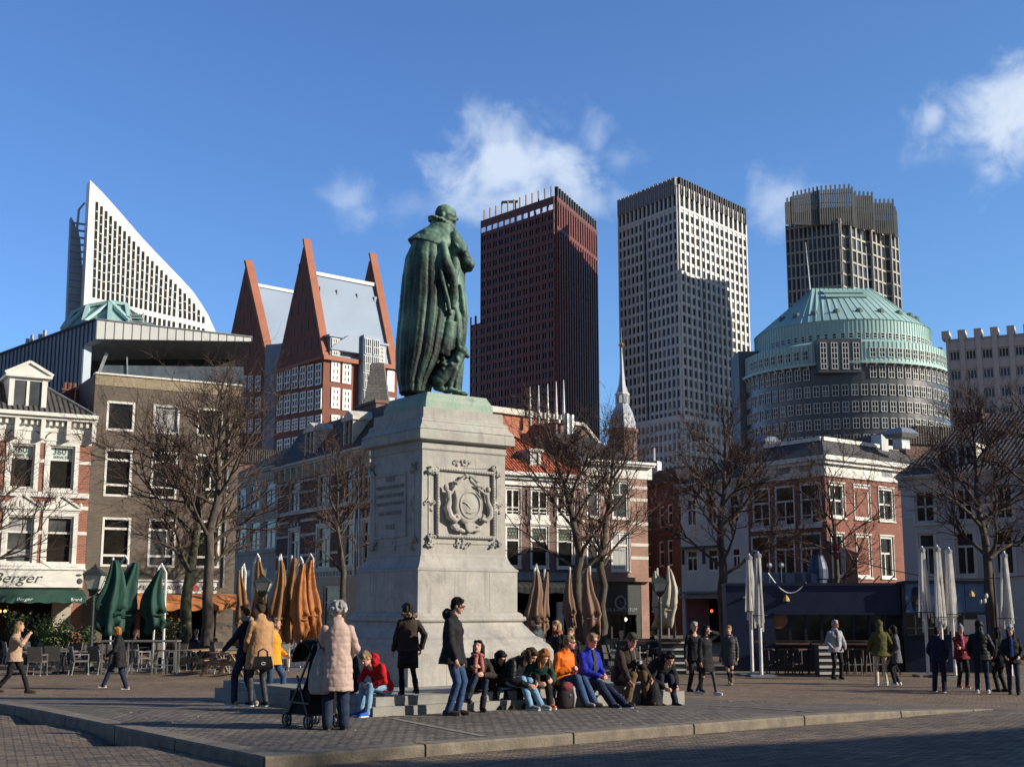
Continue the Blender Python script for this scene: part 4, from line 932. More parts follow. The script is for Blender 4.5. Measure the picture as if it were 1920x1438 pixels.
    h.part('cornice', 'white', lambda m: (m.box(0.2,-.6,zc-.25,h.S,.02,zc), m.box(0.2,-.35,zc-.45,h.S,.02,zc-.252), m.box(0.2,-.10,zt-.08,h.S,.02,zc-.453), m.box(0,-.2,zt-.15,h.S,.02,zt-.082)))
    h.part('fascia', 'lead', lambda m: m.box(.2,-.5,h.z(1000,1088),h.S-.1,-.02,h.z(1000,1073)))
    def awn(m):
        z1, z0 = h.z(1000,1090), h.z(1000,1101); z2 = h.z(1000,1112); n = 60; S = h.S
        for i in range(n):
            a, b = .3+(S-.5)*i/n, .3+(S-.5)*(i+1)/n; m.quad((a,-.3,z1),(a,-1.2,z0),(b,-1.2,z0),(b,-.3,z1), i%2); m.quad((a,-1.2,z0),(a,-1.22,z2-.04*sin(i)),(b,-1.22,z2-.04*sin(i+1)),(b,-1.2,z0), i%2)
    mb = MB(); awn(mb); mb.build('awning', [mat('yellow_stripe', (.62,.42,.16)), mat('cream_stripe', (.68,.58,.38))], h.root)
    za = h.z(1012,1095)
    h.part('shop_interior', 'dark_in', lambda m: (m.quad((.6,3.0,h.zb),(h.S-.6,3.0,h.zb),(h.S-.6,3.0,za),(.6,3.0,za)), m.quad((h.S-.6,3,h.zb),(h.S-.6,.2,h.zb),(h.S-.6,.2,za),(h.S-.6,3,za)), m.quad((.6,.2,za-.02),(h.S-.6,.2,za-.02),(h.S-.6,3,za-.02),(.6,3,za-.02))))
    h.part('door_post', 'white', lambda m: [m.box(h.s_(x,1150),-.1,h.zb,h.s_(x,1150)+.5,.1,h.z(1012,1128)) for x in (1044,1068)])
    zr = h.z(975,800)-.2; xr = h.s_(985,800)
    def roof(m): m.add([(0,-.6,zc),(h.S,-.6,zc),(xr,5,zr+1.0),(6.5,5,zr+1.0),(h.S,9,zc),(1.5,9,zc)], [(0,1,2,3),(1,4,2),(3,2,4,5),(0,3,5)])
    h.part('roof', 'tile_red', roof); h.part('ridge_cap', 'tile_red', lambda m: m.bar((h.S,-.6,zc+.06),(xr,5,zr+1.05),.25,.12))
    s0, s1 = h.s_(997,865), h.s_(1017,865); w = h.part('dormer', 'white', lambda m: (m.box(s0,.2,zc+.2,s0+.18,2.2,zc+1.5), m.box(s1-.18,.2,zc+.2,s1,2.2,zc+1.5), m.box(s0-.15,.05,zc+1.5,s1+.15,2.6,zc+1.68), m.box(s0,.2,zc+.1,s1,.4,zc+.35))); h.part('pane', 'curtain', lambda m: m.box(s0+.18,.3,zc+.3,s1-.18,.35,zc+1.5), w)
    h = House('pink_brick_house', 'pinkish brick house with white bands and a dark shop front', RB(1090.3), RB(1213))
    r1 = h.rects([(1100,1123),(1147.5,1178)], 903, 972, 1162); r2 = h.rects([(1100,1123),(1146,1180)], 998, 1070, 1162); zt = h.z(1150,878)
    g = [(h.s_(1137,1150), h.zb, h.s_(1203,1150), h.z(1162,1090))]
    h.wall(r1+r2+g, zt, M['brick_pink'], reveal=.25); h.body(10, zt, M['brick_purple'], y0=3.1)
    for i, r in enumerate(r1): h.window(r, .14, hs=((.66,.12),), vs=((.5,.66,1),), mw=.10, casing=.03, pane='glass2')
    for i, r in enumerate(r2): h.window(r, .14, hs=((.68,.12),), vs=((.5,.68,1),), mw=.10, casing=.03, pane='glass2' if i == 0 else 'curtain')
    def bands(m):
        for py in (885, 912, 935, 980, 1020, 1045):
            z = h.z(1150,py); rr = r1 if py < 975 else r2; sp = [0.0] + sorted([v for r in rr for v in (r[0]-.12, r[2]+.12)]) + [h.S]
            for i in range(0, len(sp), 2): m.box(sp[i],-.03,z-.11,sp[i+1],.0,z+.11)
    h.part('stone_band', 'stone_trim', bands)
    zc = h.z(1150,865); h.part('cornice', 'white', lambda m: cornice(m, -.05, h.S+.4, zc, .6, .6, False))
    h.part('cornice', 'brick_pink', lambda m: m.box(-.02,-.35,h.z(1150,1090),h.S,-.001,h.z(1150,1082)))
    h.part('roof', 'tile_black', lambda m: m.add([(.2,.3,zc),(h.S-.1,.3,zc),(h.S-2.6,4,zc+2.3),(.2,4,zc+2.3),(h.S-.1,9,zc),(.2,9,zc)], [(0,1,2,3),(1,4,2),(3,2,4,5),(0,3,5)]))
    h.part('shop_interior', 'dark_in', lambda m: (m.quad((g[0][0],1.2,h.zb),(g[0][2],1.2,h.zb),(g[0][2],1.2,g[0][3]),(g[0][0],1.2,g[0][3])), m.quad((g[0][0],.1,g[0][3]),(g[0][2],.1,g[0][3]),(g[0][2],1.2,g[0][3]),(g[0][0],1.2,g[0][3]))))
    sb = h.part('shop_front', mat('dark_green_paint', (.018,.028,.026), (.012,.02,.02), 3, .4), lambda m: (m.box(g[0][0]+.02,.02,h.z(1162,1152),g[0][2]-.02,.12,g[0][3]-.02), m.box(g[0][0]+.02,.04,h.zb,g[0][0]+.4,.2,g[0][3]), m.box(g[0][2]-.4,.04,h.zb,g[0][2]-.02,.2,g[0][3]), m.box((g[0][0]+g[0][2])/2-.1,.05,h.zb,(g[0][0]+g[0][2])/2+.1,.2,g[0][3])))
    cx = h.s_(1163,1140); zz = h.z(1163,1143); text_mesh('CAFE & FACTOTUM', .32, M['metal'], Matrix.Translation((cx,.0,zz)), sb, extrude=.005)
    mb = MB(); cc = V((cx,.0,h.z(1163,1132)+.1)); mb.tube([cc+V((.42*cos(t),0,.42*sin(t))) for t in [2*pi*i/16 for i in range(17)]], .07, 6); mb.tube([cc+V((.22*cos(t),0,.22*sin(t))) for t in [2*pi*i/5*2 for i in range(6)]], .03, 4); mb.build('emblem', M['metal'], sb)
    mb = MB(); mb.ell((h.s_(1182,1161),.6,h.z(1182,1161)), .12, 8, 6); mb.build('lamp', mat('lit_bulb', (1,.9,.7), emit=4), h.root)
M['leaded'] = brick('leaded_green_glass', (.10,.17,.11), (.16,.16,.13), (.02,.02,.02), .22, .22, ms=.03, rough=.2)
street_block()

def alley_and_right():
    A, B = V((K(1205)*112,112,0)), V((K(1274)*101,101,0))
    h = House('alley_house', 'narrow dark brick house at the end of the alley', A, B)
    c = [(1213,1221),(1236,1245),(1252,1261)]; r1 = h.rects(c, 950, 990, 1237); r2 = h.rects(c, 1015, 1063, 1237); zt = h.z(1237,910)
    h.wall(r1+r2, zt, M['brick_dark']); h.body(8, zt, M['brick_dark'])
    for r in r1+r2: h.window(r, .14, hs=((.6,.12),), mw=.1)
    h.part('roof', 'tile_black', lambda m: m.prism_y([(-.1,zt),(h.S+.1,zt),(h.S*.9,zt+.9),(h.S*.5,zt+1.2),(h.S*.1,zt+.9)], -.1, 7))
    h = House('cream_annex', 'low cream rendered building behind the alley', W(1245,1135,112), W(1300,1135,118)); zt = h.z(1262,893); h.wall([], zt, M['plaster_grey']); h.body(8, zt, M['plaster_grey'])
    h.part('coping', 'white', lambda m: m.box(-.1,-.2,zt,h.S+.1,.3,zt+.3)); h.part('chimney', 'plaster', lambda m: (m.box(.3,.5,zt,1.3,1.5,zt+1.2), m.tube([(.8,1,zt+1.2),(.8,1,zt+2.4)], .1, 6)))
    # corner house
    az = math.atan2(-.545, .839); Mx = ptaz(1546,0,1546,72,az); Lf = lambda px: ptaz(px,0,1546,72,az); Rf = lambda px: ptaz(px,0,1546,72,rad(90)+az-rad(6.5))
    q = House('corner_house', 'red brick corner house with a broad white cornice and a low black tiled roof', Lf(1400.4), Mx)
    r1 = q.rects([(1410,1443.6),(1452.5,1490),(1500,1541)], 910, 987, 1471); r2 = q.rects([(1408,1443.6),(1452,1491),(1500,1541)], 1001, 1086, 1471); zt = q.z(1471,900)
    q.wall(r1+r2, zt, M['brick_red2'], reveal=.2)
    for r in r1: q.window(r, .13, hs=((.62,.10),(.2,.05)), vs=((.5,0,.62),), mw=.08)
    for r in r2: q.window(r, .13, hs=((.68,.10),), vs=((.5,0,.68),), mw=.08)
    for r in r1: q.part('window_guard', 'white', lambda m: (m.box(r[0]-.05,-.12,r[1]-.18,r[2]+.05,-.051,r[1]+.02), [m.box(r[0]+.12*k,-.11,r[1]+.02,r[0]+.12*k+.05,-.07,r[1]+.35) for k in range(1,9)]))
    zc = q.z(1540,855)
    E = Rf(1722); t = House('x', 'x', Mx, E); bpy.data.objects.remove(t.root); t.root = q.root; t.T = q.F.inverted() @ t.F
    r3 = t.rects([(1555,1583.5),(1601,1631),(1647,1675.6)], 911, 973, 1616); r4 = t.rects([(1559,1583),(1606,1633),(1651,1675.6)], 1003, 1082, 1616)
    t.wall(r3+r4, zt, M['brick_red2'], reveal=.2)
    for i, r in enumerate(r3): t.window(r, .13, hs=((.5,.10),) if i != 1 else (), vs=(.5,) if i != 1 else (), mw=.07, casing=.03, pane='glass' if i != 1 else 'brick_red2', deep=.2 if i != 1 else .06)
    for i, r in enumerate(r4): t.window(r, .13, hs=((.6,.10),) if i != 1 else (), vs=((.5,0,.6),) if i != 1 else (), mw=.07, casing=.03, pane='glass' if i != 1 else 'brick_red2', deep=.2 if i != 1 else .06)
    def corn(m, h_): m.box(0,-.10,zt,h_.S,.02,zc-.45); m.box(0,-.35,zc-.448,h_.S+.3,.02,zc-.25); m.box(0,-.55,zc-.248,h_.S+.5,.02,zc)
    q.part('cornice', 'white', lambda m: corn(m, q)); t.part('cornice', 'white', lambda m: (m.box(-.1,-.10,zt,t.S,.02,zc-.45), m.box(-.35,-.35,zc-.448,t.S,.02,zc-.25), m.box(-.55,-.55,zc-.248,t.S,.02,zc)))
    q.part('frieze_vent', 'lead', lambda m: [m.box(q.s_(x,878)-.5,-.12,zt+.35,q.s_(x,878)+.5,-.101,zt+.75) for x in (1425,1470,1513)]); t.part('frieze_vent', 'lead', lambda m: m.box(t.s_(1660,888)-.5,-.12,zt+.3,t.s_(1660,888)+.5,-.101,zt+.65))
    def blk(m):
        iv = q.F.inverted(); L = lambda p: (lambda v: (v.x, v.y))(iv @ V((p.x,p.y,0))); n_ = V((-q.d.y, q.d.x, 0)); n2 = V((-t.d.y, t.d.x, 0))
        m.prism([L(q.A+n_*.3), L(Mx+n_*.3-q.d*.3), L(E+n2*.3), L(E+n2*9), L(q.A+n_*12)], q.zb, zc-.1)
    q.part('wall', 'brick_red2', blk)
    # low hipped roof: local frame of q, x toward the corner
    Tinv = q.F.inverted(); n = V((-q.d.y, q.d.x, 0)); dt = t.d
    def L3(p, z): v = Tinv @ V((p.x,p.y,0)); return V((v.x, v.y, z))
    c0 = q.A - n*.0; nin = n; tin = V((-dt.y, dt.x, 0))
    P0 = q.A - nin*.5; P1 = Mx - nin*.55 + q.d*.55; P2 = E - tin*.5; P3 = E + tin*9; rise = 1.15; ins = 1.9
    I0 = q.A + nin*1.4; I1 = Mx + nin*1.4 - q.d*1.4; I2 = E + tin*1.4; I3 = q.A + nin*9
    mb = MB(); mb.add([L3(P0,zc),L3(P1,zc),L3(P2,zc),L3(I0,zc+rise),L3(I1,zc+rise),L3(I2,zc+rise),L3(I3,zc+rise),L3(I3+dt*3,zc+rise)], [(0,1,4,3),(1,2,5,4),(3,4,5,7,6)]); mb.build('roof', M['tile_black'], q.root)
    mb = MB(); mb.bar(L3(I0,zc+rise+.08), L3(I1,zc+rise+.08), .3, .22); mb.bar(L3(I1,zc+rise+.08), L3(I2,zc+rise+.08), .3, .22); mb.build('ridge_cap', M['white'], q.root)
    for px, Yv in ((1690,76),(1436,80)):
        p = W(px,835,Yv); v = Tinv @ V((p.x,p.y,0)); mb = MB(); z = zc+rise; mb.box(v.x-.35,v.y-.35,z-.3,v.x+.35,v.y+.35,z+.35); mb.loft([[V((v.x+a*r,v.y+b*r,z+zz)) for a,b in ((-1,-1),(1,-1),(1,1),(-1,1))] for r,zz in ((.6,.35),(.75,.6),(.45,.95))]); mb.build('roof_vent', M['metal'], q.root)
    mb = MB(); p = W(1650,838,78); v = Tinv @ V((p.x,p.y,0)); mb.box(v.x-.4,v.y-.3,zc+rise-.3,v.x+.4,v.y+.3,zc+rise+.8); mb.build('chimney', M['plaster'], q.root)
    # small white house to its left
    p_ = House('white_corner_house', 'small white plastered house with a dark hipped roof beside the blue pavilion', Lf(1274), Lf(1400))
    r1 = p_.rects([(1287,1306),(1325,1344),(1366,1386)], 932, 986, 1316); r2 = p_.rects([(1287,1308.5),(1326,1347.5),(1372,1389)], 1029, 1072, 1316); zt = p_.z(1330,912)
    g = [(.3, p_.zb, p_.S*.72, p_.z(1320,1122))]
    p_.wall(r1+r2+g, zt, M['plaster'], reveal=.2); p_.body(9, zt, M['plaster'], y0=3.1)
    for r in r1: p_.window(r, .13, hs=((.6,.1),), vs=(.5,), mw=.08)
    for r in r2: p_.window(r, .13, hs=((.66,.1),), vs=((.5,0,.66),), mw=.08); 
    p_.part('window_hood', 'black', lambda m: [m.box(r[0]-.35,-.5,r[3]+.05,r[2]+.35,-.02,r[3]+.16) for r in r2[:2]]); p_.part('shutter', 'black', lambda m: [m.box(r[0]-.35,-.1,r[1]+.5,r[0]-.2,-.001,r[3]) for r in r2[:2]])
    p_.part('cornice', 'stone_trim', lambda m: cornice(m, 0, p_.S, zt+.3, .5, .45, False))
    p_.part('roof', 'tile_black', lambda m: m.add([(0,-.4,zt+.3),(p_.S,-.4,zt+.3),(p_.S,3.0,zt+2.3),(1.9,3.0,zt+2.3),(0,8,zt+.3),(p_.S,8,zt+.3)], [(0,1,2,3),(0,3,4),(3,2,5,4)]))
    p_.part('canopy', 'lead', lambda m: (m.box(.2,-1.0,p_.z(1320,1122),p_.S*.75,-.02,p_.z(1320,1117)), m.box(.2,-.6,p_.z(1320,1112),p_.S*.75,-.02,p_.z(1320,1108))))
    p_.part('shop_interior', 'dark_in', lambda m: (m.quad((.3,2.0,p_.zb),(g[0][2],2.0,p_.zb),(g[0][2],2.0,g[0][3]),(.3,2.0,g[0][3])), m.quad((g[0][2],2,p_.zb),(g[0][2],.2,p_.zb),(g[0][2],.2,g[0][3]),(g[0][2],2,g[0][3]))))
    mb = MB(); mb.ell((p_.s_(1314,1145),.9,p_.z(1314,1145)), .09, 8, 6); mb.build('lamp', mat('red_lamp', (1,.05,.02), emit=4), p_.root)
    # white house at the right edge
    kk = lambda px: K(px, 950)
    A = V((kk(1690)*62, 62, 0)); azr = rad(130); B = A + V((sin(azr), cos(azr), 0))*15
    r = House('white_gabled_house', 'large white plastered house with a steep dark roof and dormer at the right edge', A, B)
    c1 = [(1715,1753),(1792,1824),(1866,1900),(1950,1985)]; r1 = r.rects(c1, 919, 980, 1734); r2 = r.rects([(1723,1755),(1792,1829),(1865,1902),(1950,1985)], 999, 1080, 1739); zt = r.z(1700,906)
    r.wall(r1+r2, zt, M['plaster'], reveal=.22); r.body(13, zt, M['plaster'], y0=.5)
    for x in r1: r.window(x, .10, hs=((.5,.09),), vs=(.5,), mw=.07, casing=.08)
    for x in r2: r.window(x, .10, hs=((.68,.10),), vs=((.5,0,.68),), mw=.07, casing=.08)
    zc = r.z(1700,893); r.part('cornice', 'white_dirty', lambda m: cornice(m, -.1, r.S, zc, .35, .4, False))
    zr = zc+2.7; r.part('roof', 'tile_black', lambda m: m.add([(-.1,-.4,zc),(r.S,-.4,zc),(r.S,6.0,zr+.8),(1.5,6.0,zr+.8),(-.1,13,zc),(r.S,13,zc)], [(0,1,2,3),(0,3,4),(3,2,5,4)]))
    s0, s1 = r.s_(1785,860), r.s_(1822,860); w = r.part('dormer', 'stone_trim', lambda m: (m.box(s0,.5,zc+.1,s0+.12,2.5,zc+1.25), m.box(s1-.12,.5,zc+.1,s1,2.5,zc+1.25), m.box(s0-.1,.4,zc+1.25,s1+.1,2.8,zc+1.4), m.box(s0,.5,zc+.05,s1,.6,zc+.2), m.box((s0+s1)/2-.04,.5,zc+.2,(s0+s1)/2+.04,.6,zc+1.25))); r.part('pane', 'glass', lambda m: m.box(s0+.12,.6,zc+.2,s1-.12,.63,zc+1.25), w)
    r.part('chimney', 'brick_purple', lambda m: (m.box(.9,5.2,zc+1.5,2.3,6.2,zr+.9), [m.lathe((1.1+.33*k,5.7,zr+.9), [(.1,0),(.1,.2)], 8) for k in range(4)]))
M['brick_red2'] = brick('corner_house_brick', (.26,.085,.055), (.19,.065,.045), (.22,.17,.14), .22, .075, ms=.007, patch=(.8,1.15))
alley_and_right()
# ================================================================ towers and far buildings
def corner_at(px, py, H): d = ray(px, py); Y = (H-CAMZ)/(d.z/d.y); return V((d.x/d.y*Y, Y, 0))
M['t_white'] = mat('pale_concrete', (.68,.68,.66), (.60,.60,.59), .05, .7)
M['t_grey'] = mat('grey_concrete', (.27,.27,.27), (.23,.23,.24), .05, .7)
M['t_red'] = mat('dark_red_clinker', (.17,.048,.035), (.135,.04,.03), .08, .6)
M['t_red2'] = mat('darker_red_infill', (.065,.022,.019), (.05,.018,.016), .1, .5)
M['t_glass'] = glassy('tower_glass', (.035,.036,.032), .15, .35, .1)
M['t_glass_b'] = glassy('tower_glass_blue', (.07,.085,.10), .15, .6, .1)
M['t_glass_r'] = glassy('tower_glass_red', (.045,.03,.03), .15, .5, .1)
M['t_fin'] = mat('dark_roof_fin', (.05,.05,.055), (.035,.035,.04), .2, .6)
M['copper'] = mat('verdigris_copper_roof', (.38,.57,.55), (.33,.51,.49), .15, .6, stretch=(1,1,.2))
M['copper_d'] = mat('verdigris_seam', (.29,.48,.45), (.25,.43,.40), .3, .6)
M['zinc'] = mat('grey_blue_zinc', (.27,.34,.44), (.22,.29,.38), .12, .6, .05)
M['panel_blue'] = mat('slate_blue_cladding', (.38,.45,.53), (.32,.38,.46), .3, .5)
M['panel_white'] = mat('pale_grey_cladding', (.60,.62,.60), (.52,.54,.52), .3, .5)
M['seam'] = mat('dark_seam', (.06,.08,.12), (.05,.07,.10), 1, .6)
M['r_brick'] = mat('orange_red_gable_brick', (.20,.072,.045), (.165,.06,.038), .4, .8, .2, 6)
M['r_coping'] = mat('orange_brick_edge', (.34,.12,.065), (.29,.10,.055), .4, .7)
M['d_brick'] = mat('charcoal_brick', (.062,.066,.072), (.045,.048,.053), .2, .33, .1, 3, spec=.8)
M['hatch'] = mat('grey_green_hatch', (.10,.16,.15), (.08,.13,.12), 1, .6)
M['beige_wall'] = mat('beige_concrete', (.56,.52,.49), (.48,.45,.42), .1, .8)

M['blind'] = mat('window_blind', (.22,.21,.19), (.14,.14,.13), .3, .4)
class Wins:             # the nearest hundred windows are parts, the rest one part of kind stuff
    def __init__(s, root): s.root = root; s.L = []
    def add(s, T, a, b, c, d, m, y=-.05, frame=None): s.L.append((T, a, b, c, d, m, y, frame))
    def flush(s, limit=100):
        keep = s.L[:limit]; rest = s.L[limit:]
        for T, a, b, c, d, m, y, fr in keep: s.one([(T,a,b,c,d,m,y,fr)], 'window')
        if rest: tag(s.one(rest, 'window_field'), kind='stuff')
    def one(s, L, name):
        mats = []; mb = MB()
        for T, a, b, c, d, m, y, fr in L:
            if m not in mats: mats.append(m)
            mb.T = T; mb.quad((a,y,b),(c,y,b),(c,y,d),(a,y,d), mats.index(m))
            if fr:
                fm, w, hs, vs = fr
                if fm not in mats: mats.append(fm)
                k = mats.index(fm); p = .12
                mb.box(a,y-p,b,a+w,y-.002,d,k); mb.box(c-w,y-p,b,c,y-.002,d,k); mb.box(a+w,y-p,b,c-w,y-.002,b+w,k); mb.box(a+w,y-p,d-w,c-w,y-.002,d,k)
                for h in hs: z = b+(d-b)*h; mb.box(a+w,y-p,z-w/2,c-w,y-.002,z+w/2,k)
                for v in vs: x = a+(c-a)*v; mb.box(x-w/2,y-p*.9,b+w,x+w/2,y-.003,d-w,k)
        return mb.build(name, mats, s.root)
def face(A, B):
    d = B - A; F = frame_at(A, d); return F, d.length
def tower_root(name, label, O): t = thing(name, label, 'tower', O); return t, Matrix.Translation(-V(O))
rt = random.Random(21)

def white_tower():
    H = 141; L_, Mm, R_ = corner_at(1160,390,H), corner_at(1270,346,H), corner_at(1397,406,H); Bk = L_ + R_ - Mm
    t, I = tower_root('white_tower', 'tall white gridded office tower with dark roof fins, its left side in shade', Mm)
    mb = MB(I); mb.prism([Mm,R_,Bk,L_], -1, H-3); mb.build('tower_core', M['t_glass'], t)
    Zs = 62.0; ws = Wins(t); pitch = 3.55; rowsz = [1+pitch*i for i in range(40)]
    lists = []
    for (A, B, nc, mt) in ((Mm, R_, 14, 't_white'), (L_, Mm, 14, 't_white')):
        F, S = face(A, B); T = I @ F; mb = MB(T); cw = S/nc
        # lower block stands slightly forward
        for i in range(nc+1):
            x = cw*i; w = .42*cw if 0 < i < nc else .5*cw
            mb.box(max(-.5,x-w/2), -.9, -1, min(S+.5,x+w/2), 0, Zs+.8)
            w = .30*cw if 0 < i < nc else .45*cw
            mb.box(max(-.0,x-w/2), -.55, Zs+.8, min(S,x+w/2), 0, H)
        nr = int((H-1)/pitch)
        for j in range(nr+1):
            z = 1+pitch*j
            if z < Zs: mb.box(-.0, -.6, z-.72, S, -.02, z+.72)
            elif z < H-7: mb.box(0, -.25, z-.65, S, -.02, z+.45)
        mb.box(-.5,-.95,Zs-.8,S+.5,0,Zs+.8); mb.box(0,-.58,H-1.2,S,0,H); mb.box(0,-.5,H-8.2,S,-.02,H-7.4)
        mb.build('facade_grid', M[mt], t)
        for i in range(nc):
            for j in range(nr):
                z = 1+pitch*j
                if z > H-9: continue
                lo = z < Zs; a = cw*i+(.22 if lo else .16)*cw; c = cw*(i+1)-(.22 if lo else .16)*cw
                lists.append((-z, T, a, z+(.74 if lo else .47), c, z+pitch-(.74 if lo else .67), rt.choice((M['t_glass'],)*7+(M['t_glass_b'],)*2+(M['blind'],))))
        for i in range(nc):
            for o in (.28, .72): f = MB(T); f.box(cw*(i+o)-.32, -.9, H-3.5, cw*(i+o)+.32, .3, H+2.6); f.build('roof_fin', M['t_fin'] if A is Mm else M['t_grey'], t)
        # dark strip for a recessed slot, the shade of its depth put into colour
        sl = MB(T); k = (.46 if A is L_ else .30)*S; sl.box(k, -.92 if 0 else -.6, Zs+1, k+.45, -.3, H-8.4); sl.build('slot_strip', M['seam'], t)
    lists.sort(key=lambda q: q[0])
    for q in lists: ws.add(*q[1:])
    ws.flush()
    mb = MB(I); c = (Mm+R_+Bk+L_)/4; mb.box(c.x-6,c.y-6,H-3,c.x+6,c.y+6,H+1.5); e = Mm.lerp(L_,.3)+V((2,5,0)); mb.bar((e.x,e.y,H),(e.x+1,e.y,H+4),.8); mb.bar((e.x-3,e.y,H+4.4),(e.x+3,e.y,H+3.2),.5); mb.build('roof_plant', M['t_grey'], t)
white_tower()

def red_tower():
    H = 143; L_, Mm, R_ = corner_at(903,415,H), corner_at(1040,368,H), corner_at(1116,434,H); Bk = L_ + R_ - Mm
    t, I = tower_root('red_tower', 'tall dark red brick office tower with a comb of fins on its roof', Mm)
    mb = MB(I); mb.prism([Mm,R_,Bk,L_], -1, H-6); d = (L_-Mm).normalized(); n = (R_-Mm).normalized()
    e = ray(883,610); Lx = None
    for k in range(200):        # lower wing reaching further left
        p = L_ + d*(k*.1)
        if p.x/p.y <= K(883,620): Lx = p; break
    Lx = Lx or L_ + d*5; Hw = CAMZ + ray(893,610).z/ray(893,610).y*Lx.y
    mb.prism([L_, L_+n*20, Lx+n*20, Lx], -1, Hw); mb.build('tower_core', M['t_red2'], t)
    ws = Wins(t); F, S = face(L_, Mm); T = I @ F; mb = MB(T); nc = 12; cw = S/nc; p = 3.5
    nr = int((H-6)/p)
    mb.box(0,-.01,H-6,S,.3,H-5.2)
    for i in range(nc+1):
        x = cw*i; mb.box(max(0,x-.45),-.45,-1,min(S,x+.45),0,H)
        if i < nc: mb.box(x+cw/2-.15,-.40,-1,x+cw/2+.15,0,H-6)
    for j in range(nr+2):
        z = 1+p*j; mb.box(0,-.38,z-.75,S,-.01,z+.75)
    mb.box(0,-.4,H-1.6,S,0,H)
    mb.build('facade_grid', M['t_red'], t)
    Ls = []
    for i in range(nc):
        for j in range(nr):
            z = 1+p*j
            for o in (.16,.62): Ls.append((-z, T, cw*(i+o), z+.78, cw*(i+o+.22), z+p-.78, rt.choice((M['t_glass_b'],)*5+(M['t_glass_r'],)*4+(M['blind'],))))
    Ls.sort(key=lambda q: q[0])
    F2, S2 = face(Lx, L_); T2 = I @ F2; mb = MB(T2)
    for j in range(int(Hw/p)+1): z = 1+p*j; mb.box(0,-.3,z-.75,S2,-.01,min(z+.75,Hw))
    for i in range(3): mb.box(S2*i/2-.4 if i else 0,-.4,-1,S2*i/2+.4 if i < 2 else S2,0,Hw+(3 if i < 2 else 0))
    mb.build('facade_grid', M['t_red'], t)
    for i in range(2):
        for j in range(int(Hw/p)): z = 1+p*j; Ls.append((-z, T2, S2/2*i+.9, z+.78, S2/2*(i+1)-.9, z+p-.78, M['t_glass_r']))
    for q in Ls: ws.add(*q[1:])
    ws.flush()
    F, S = face(Mm, R_); T = I @ F; mb = MB(T); nc = 17; cw = S/nc
    for i in range(nc+1): x = cw*i; mb.box(max(0,x-.30*cw),-.9,-1,min(S,x+.16*cw),0,H)
    for j in range(nr+2):
        z = 1+p*j
        if z < H-12: mb.box(0,-.12,z-.5,S,-.01,z+.5)
    mb.box(0,-.85,H-1.4,S,0,H); mb.box(0,-.85,H-12,S,0,H-10.6); mb.build('facade_grid', M['t_red'], t)
    for i in range(nc): f = MB(T); f.box(cw*(i+.38),-.8,H-2,cw*(i+.80),.4,H+3.8); f.build('roof_fin', M['t_fin'], t)
    F, S = face(L_, Mm)
    for i in range(12): f = MB(I @ F); f.box(S*(i+.5)/12-.15,-.3,H-2,S*(i+.5)/12+.2,.2,H+4); f.build('roof_fin', M['t_red2'], t)
    m2 = MB(I); e = L_.lerp(Mm,.42)+n*4; m2.bar((e.x,e.y,H-4),(e.x,e.y,H+5),.7); m2.bar((e.x-5,e.y,H+4.5),(e.x+1,e.y,H+4.8),.8); m2.bar((e.x-5,e.y,H+4.5),(e.x-5,e.y,H+3),.4); m2.build('roof_crane', M['t_fin'], t)
red_tower()

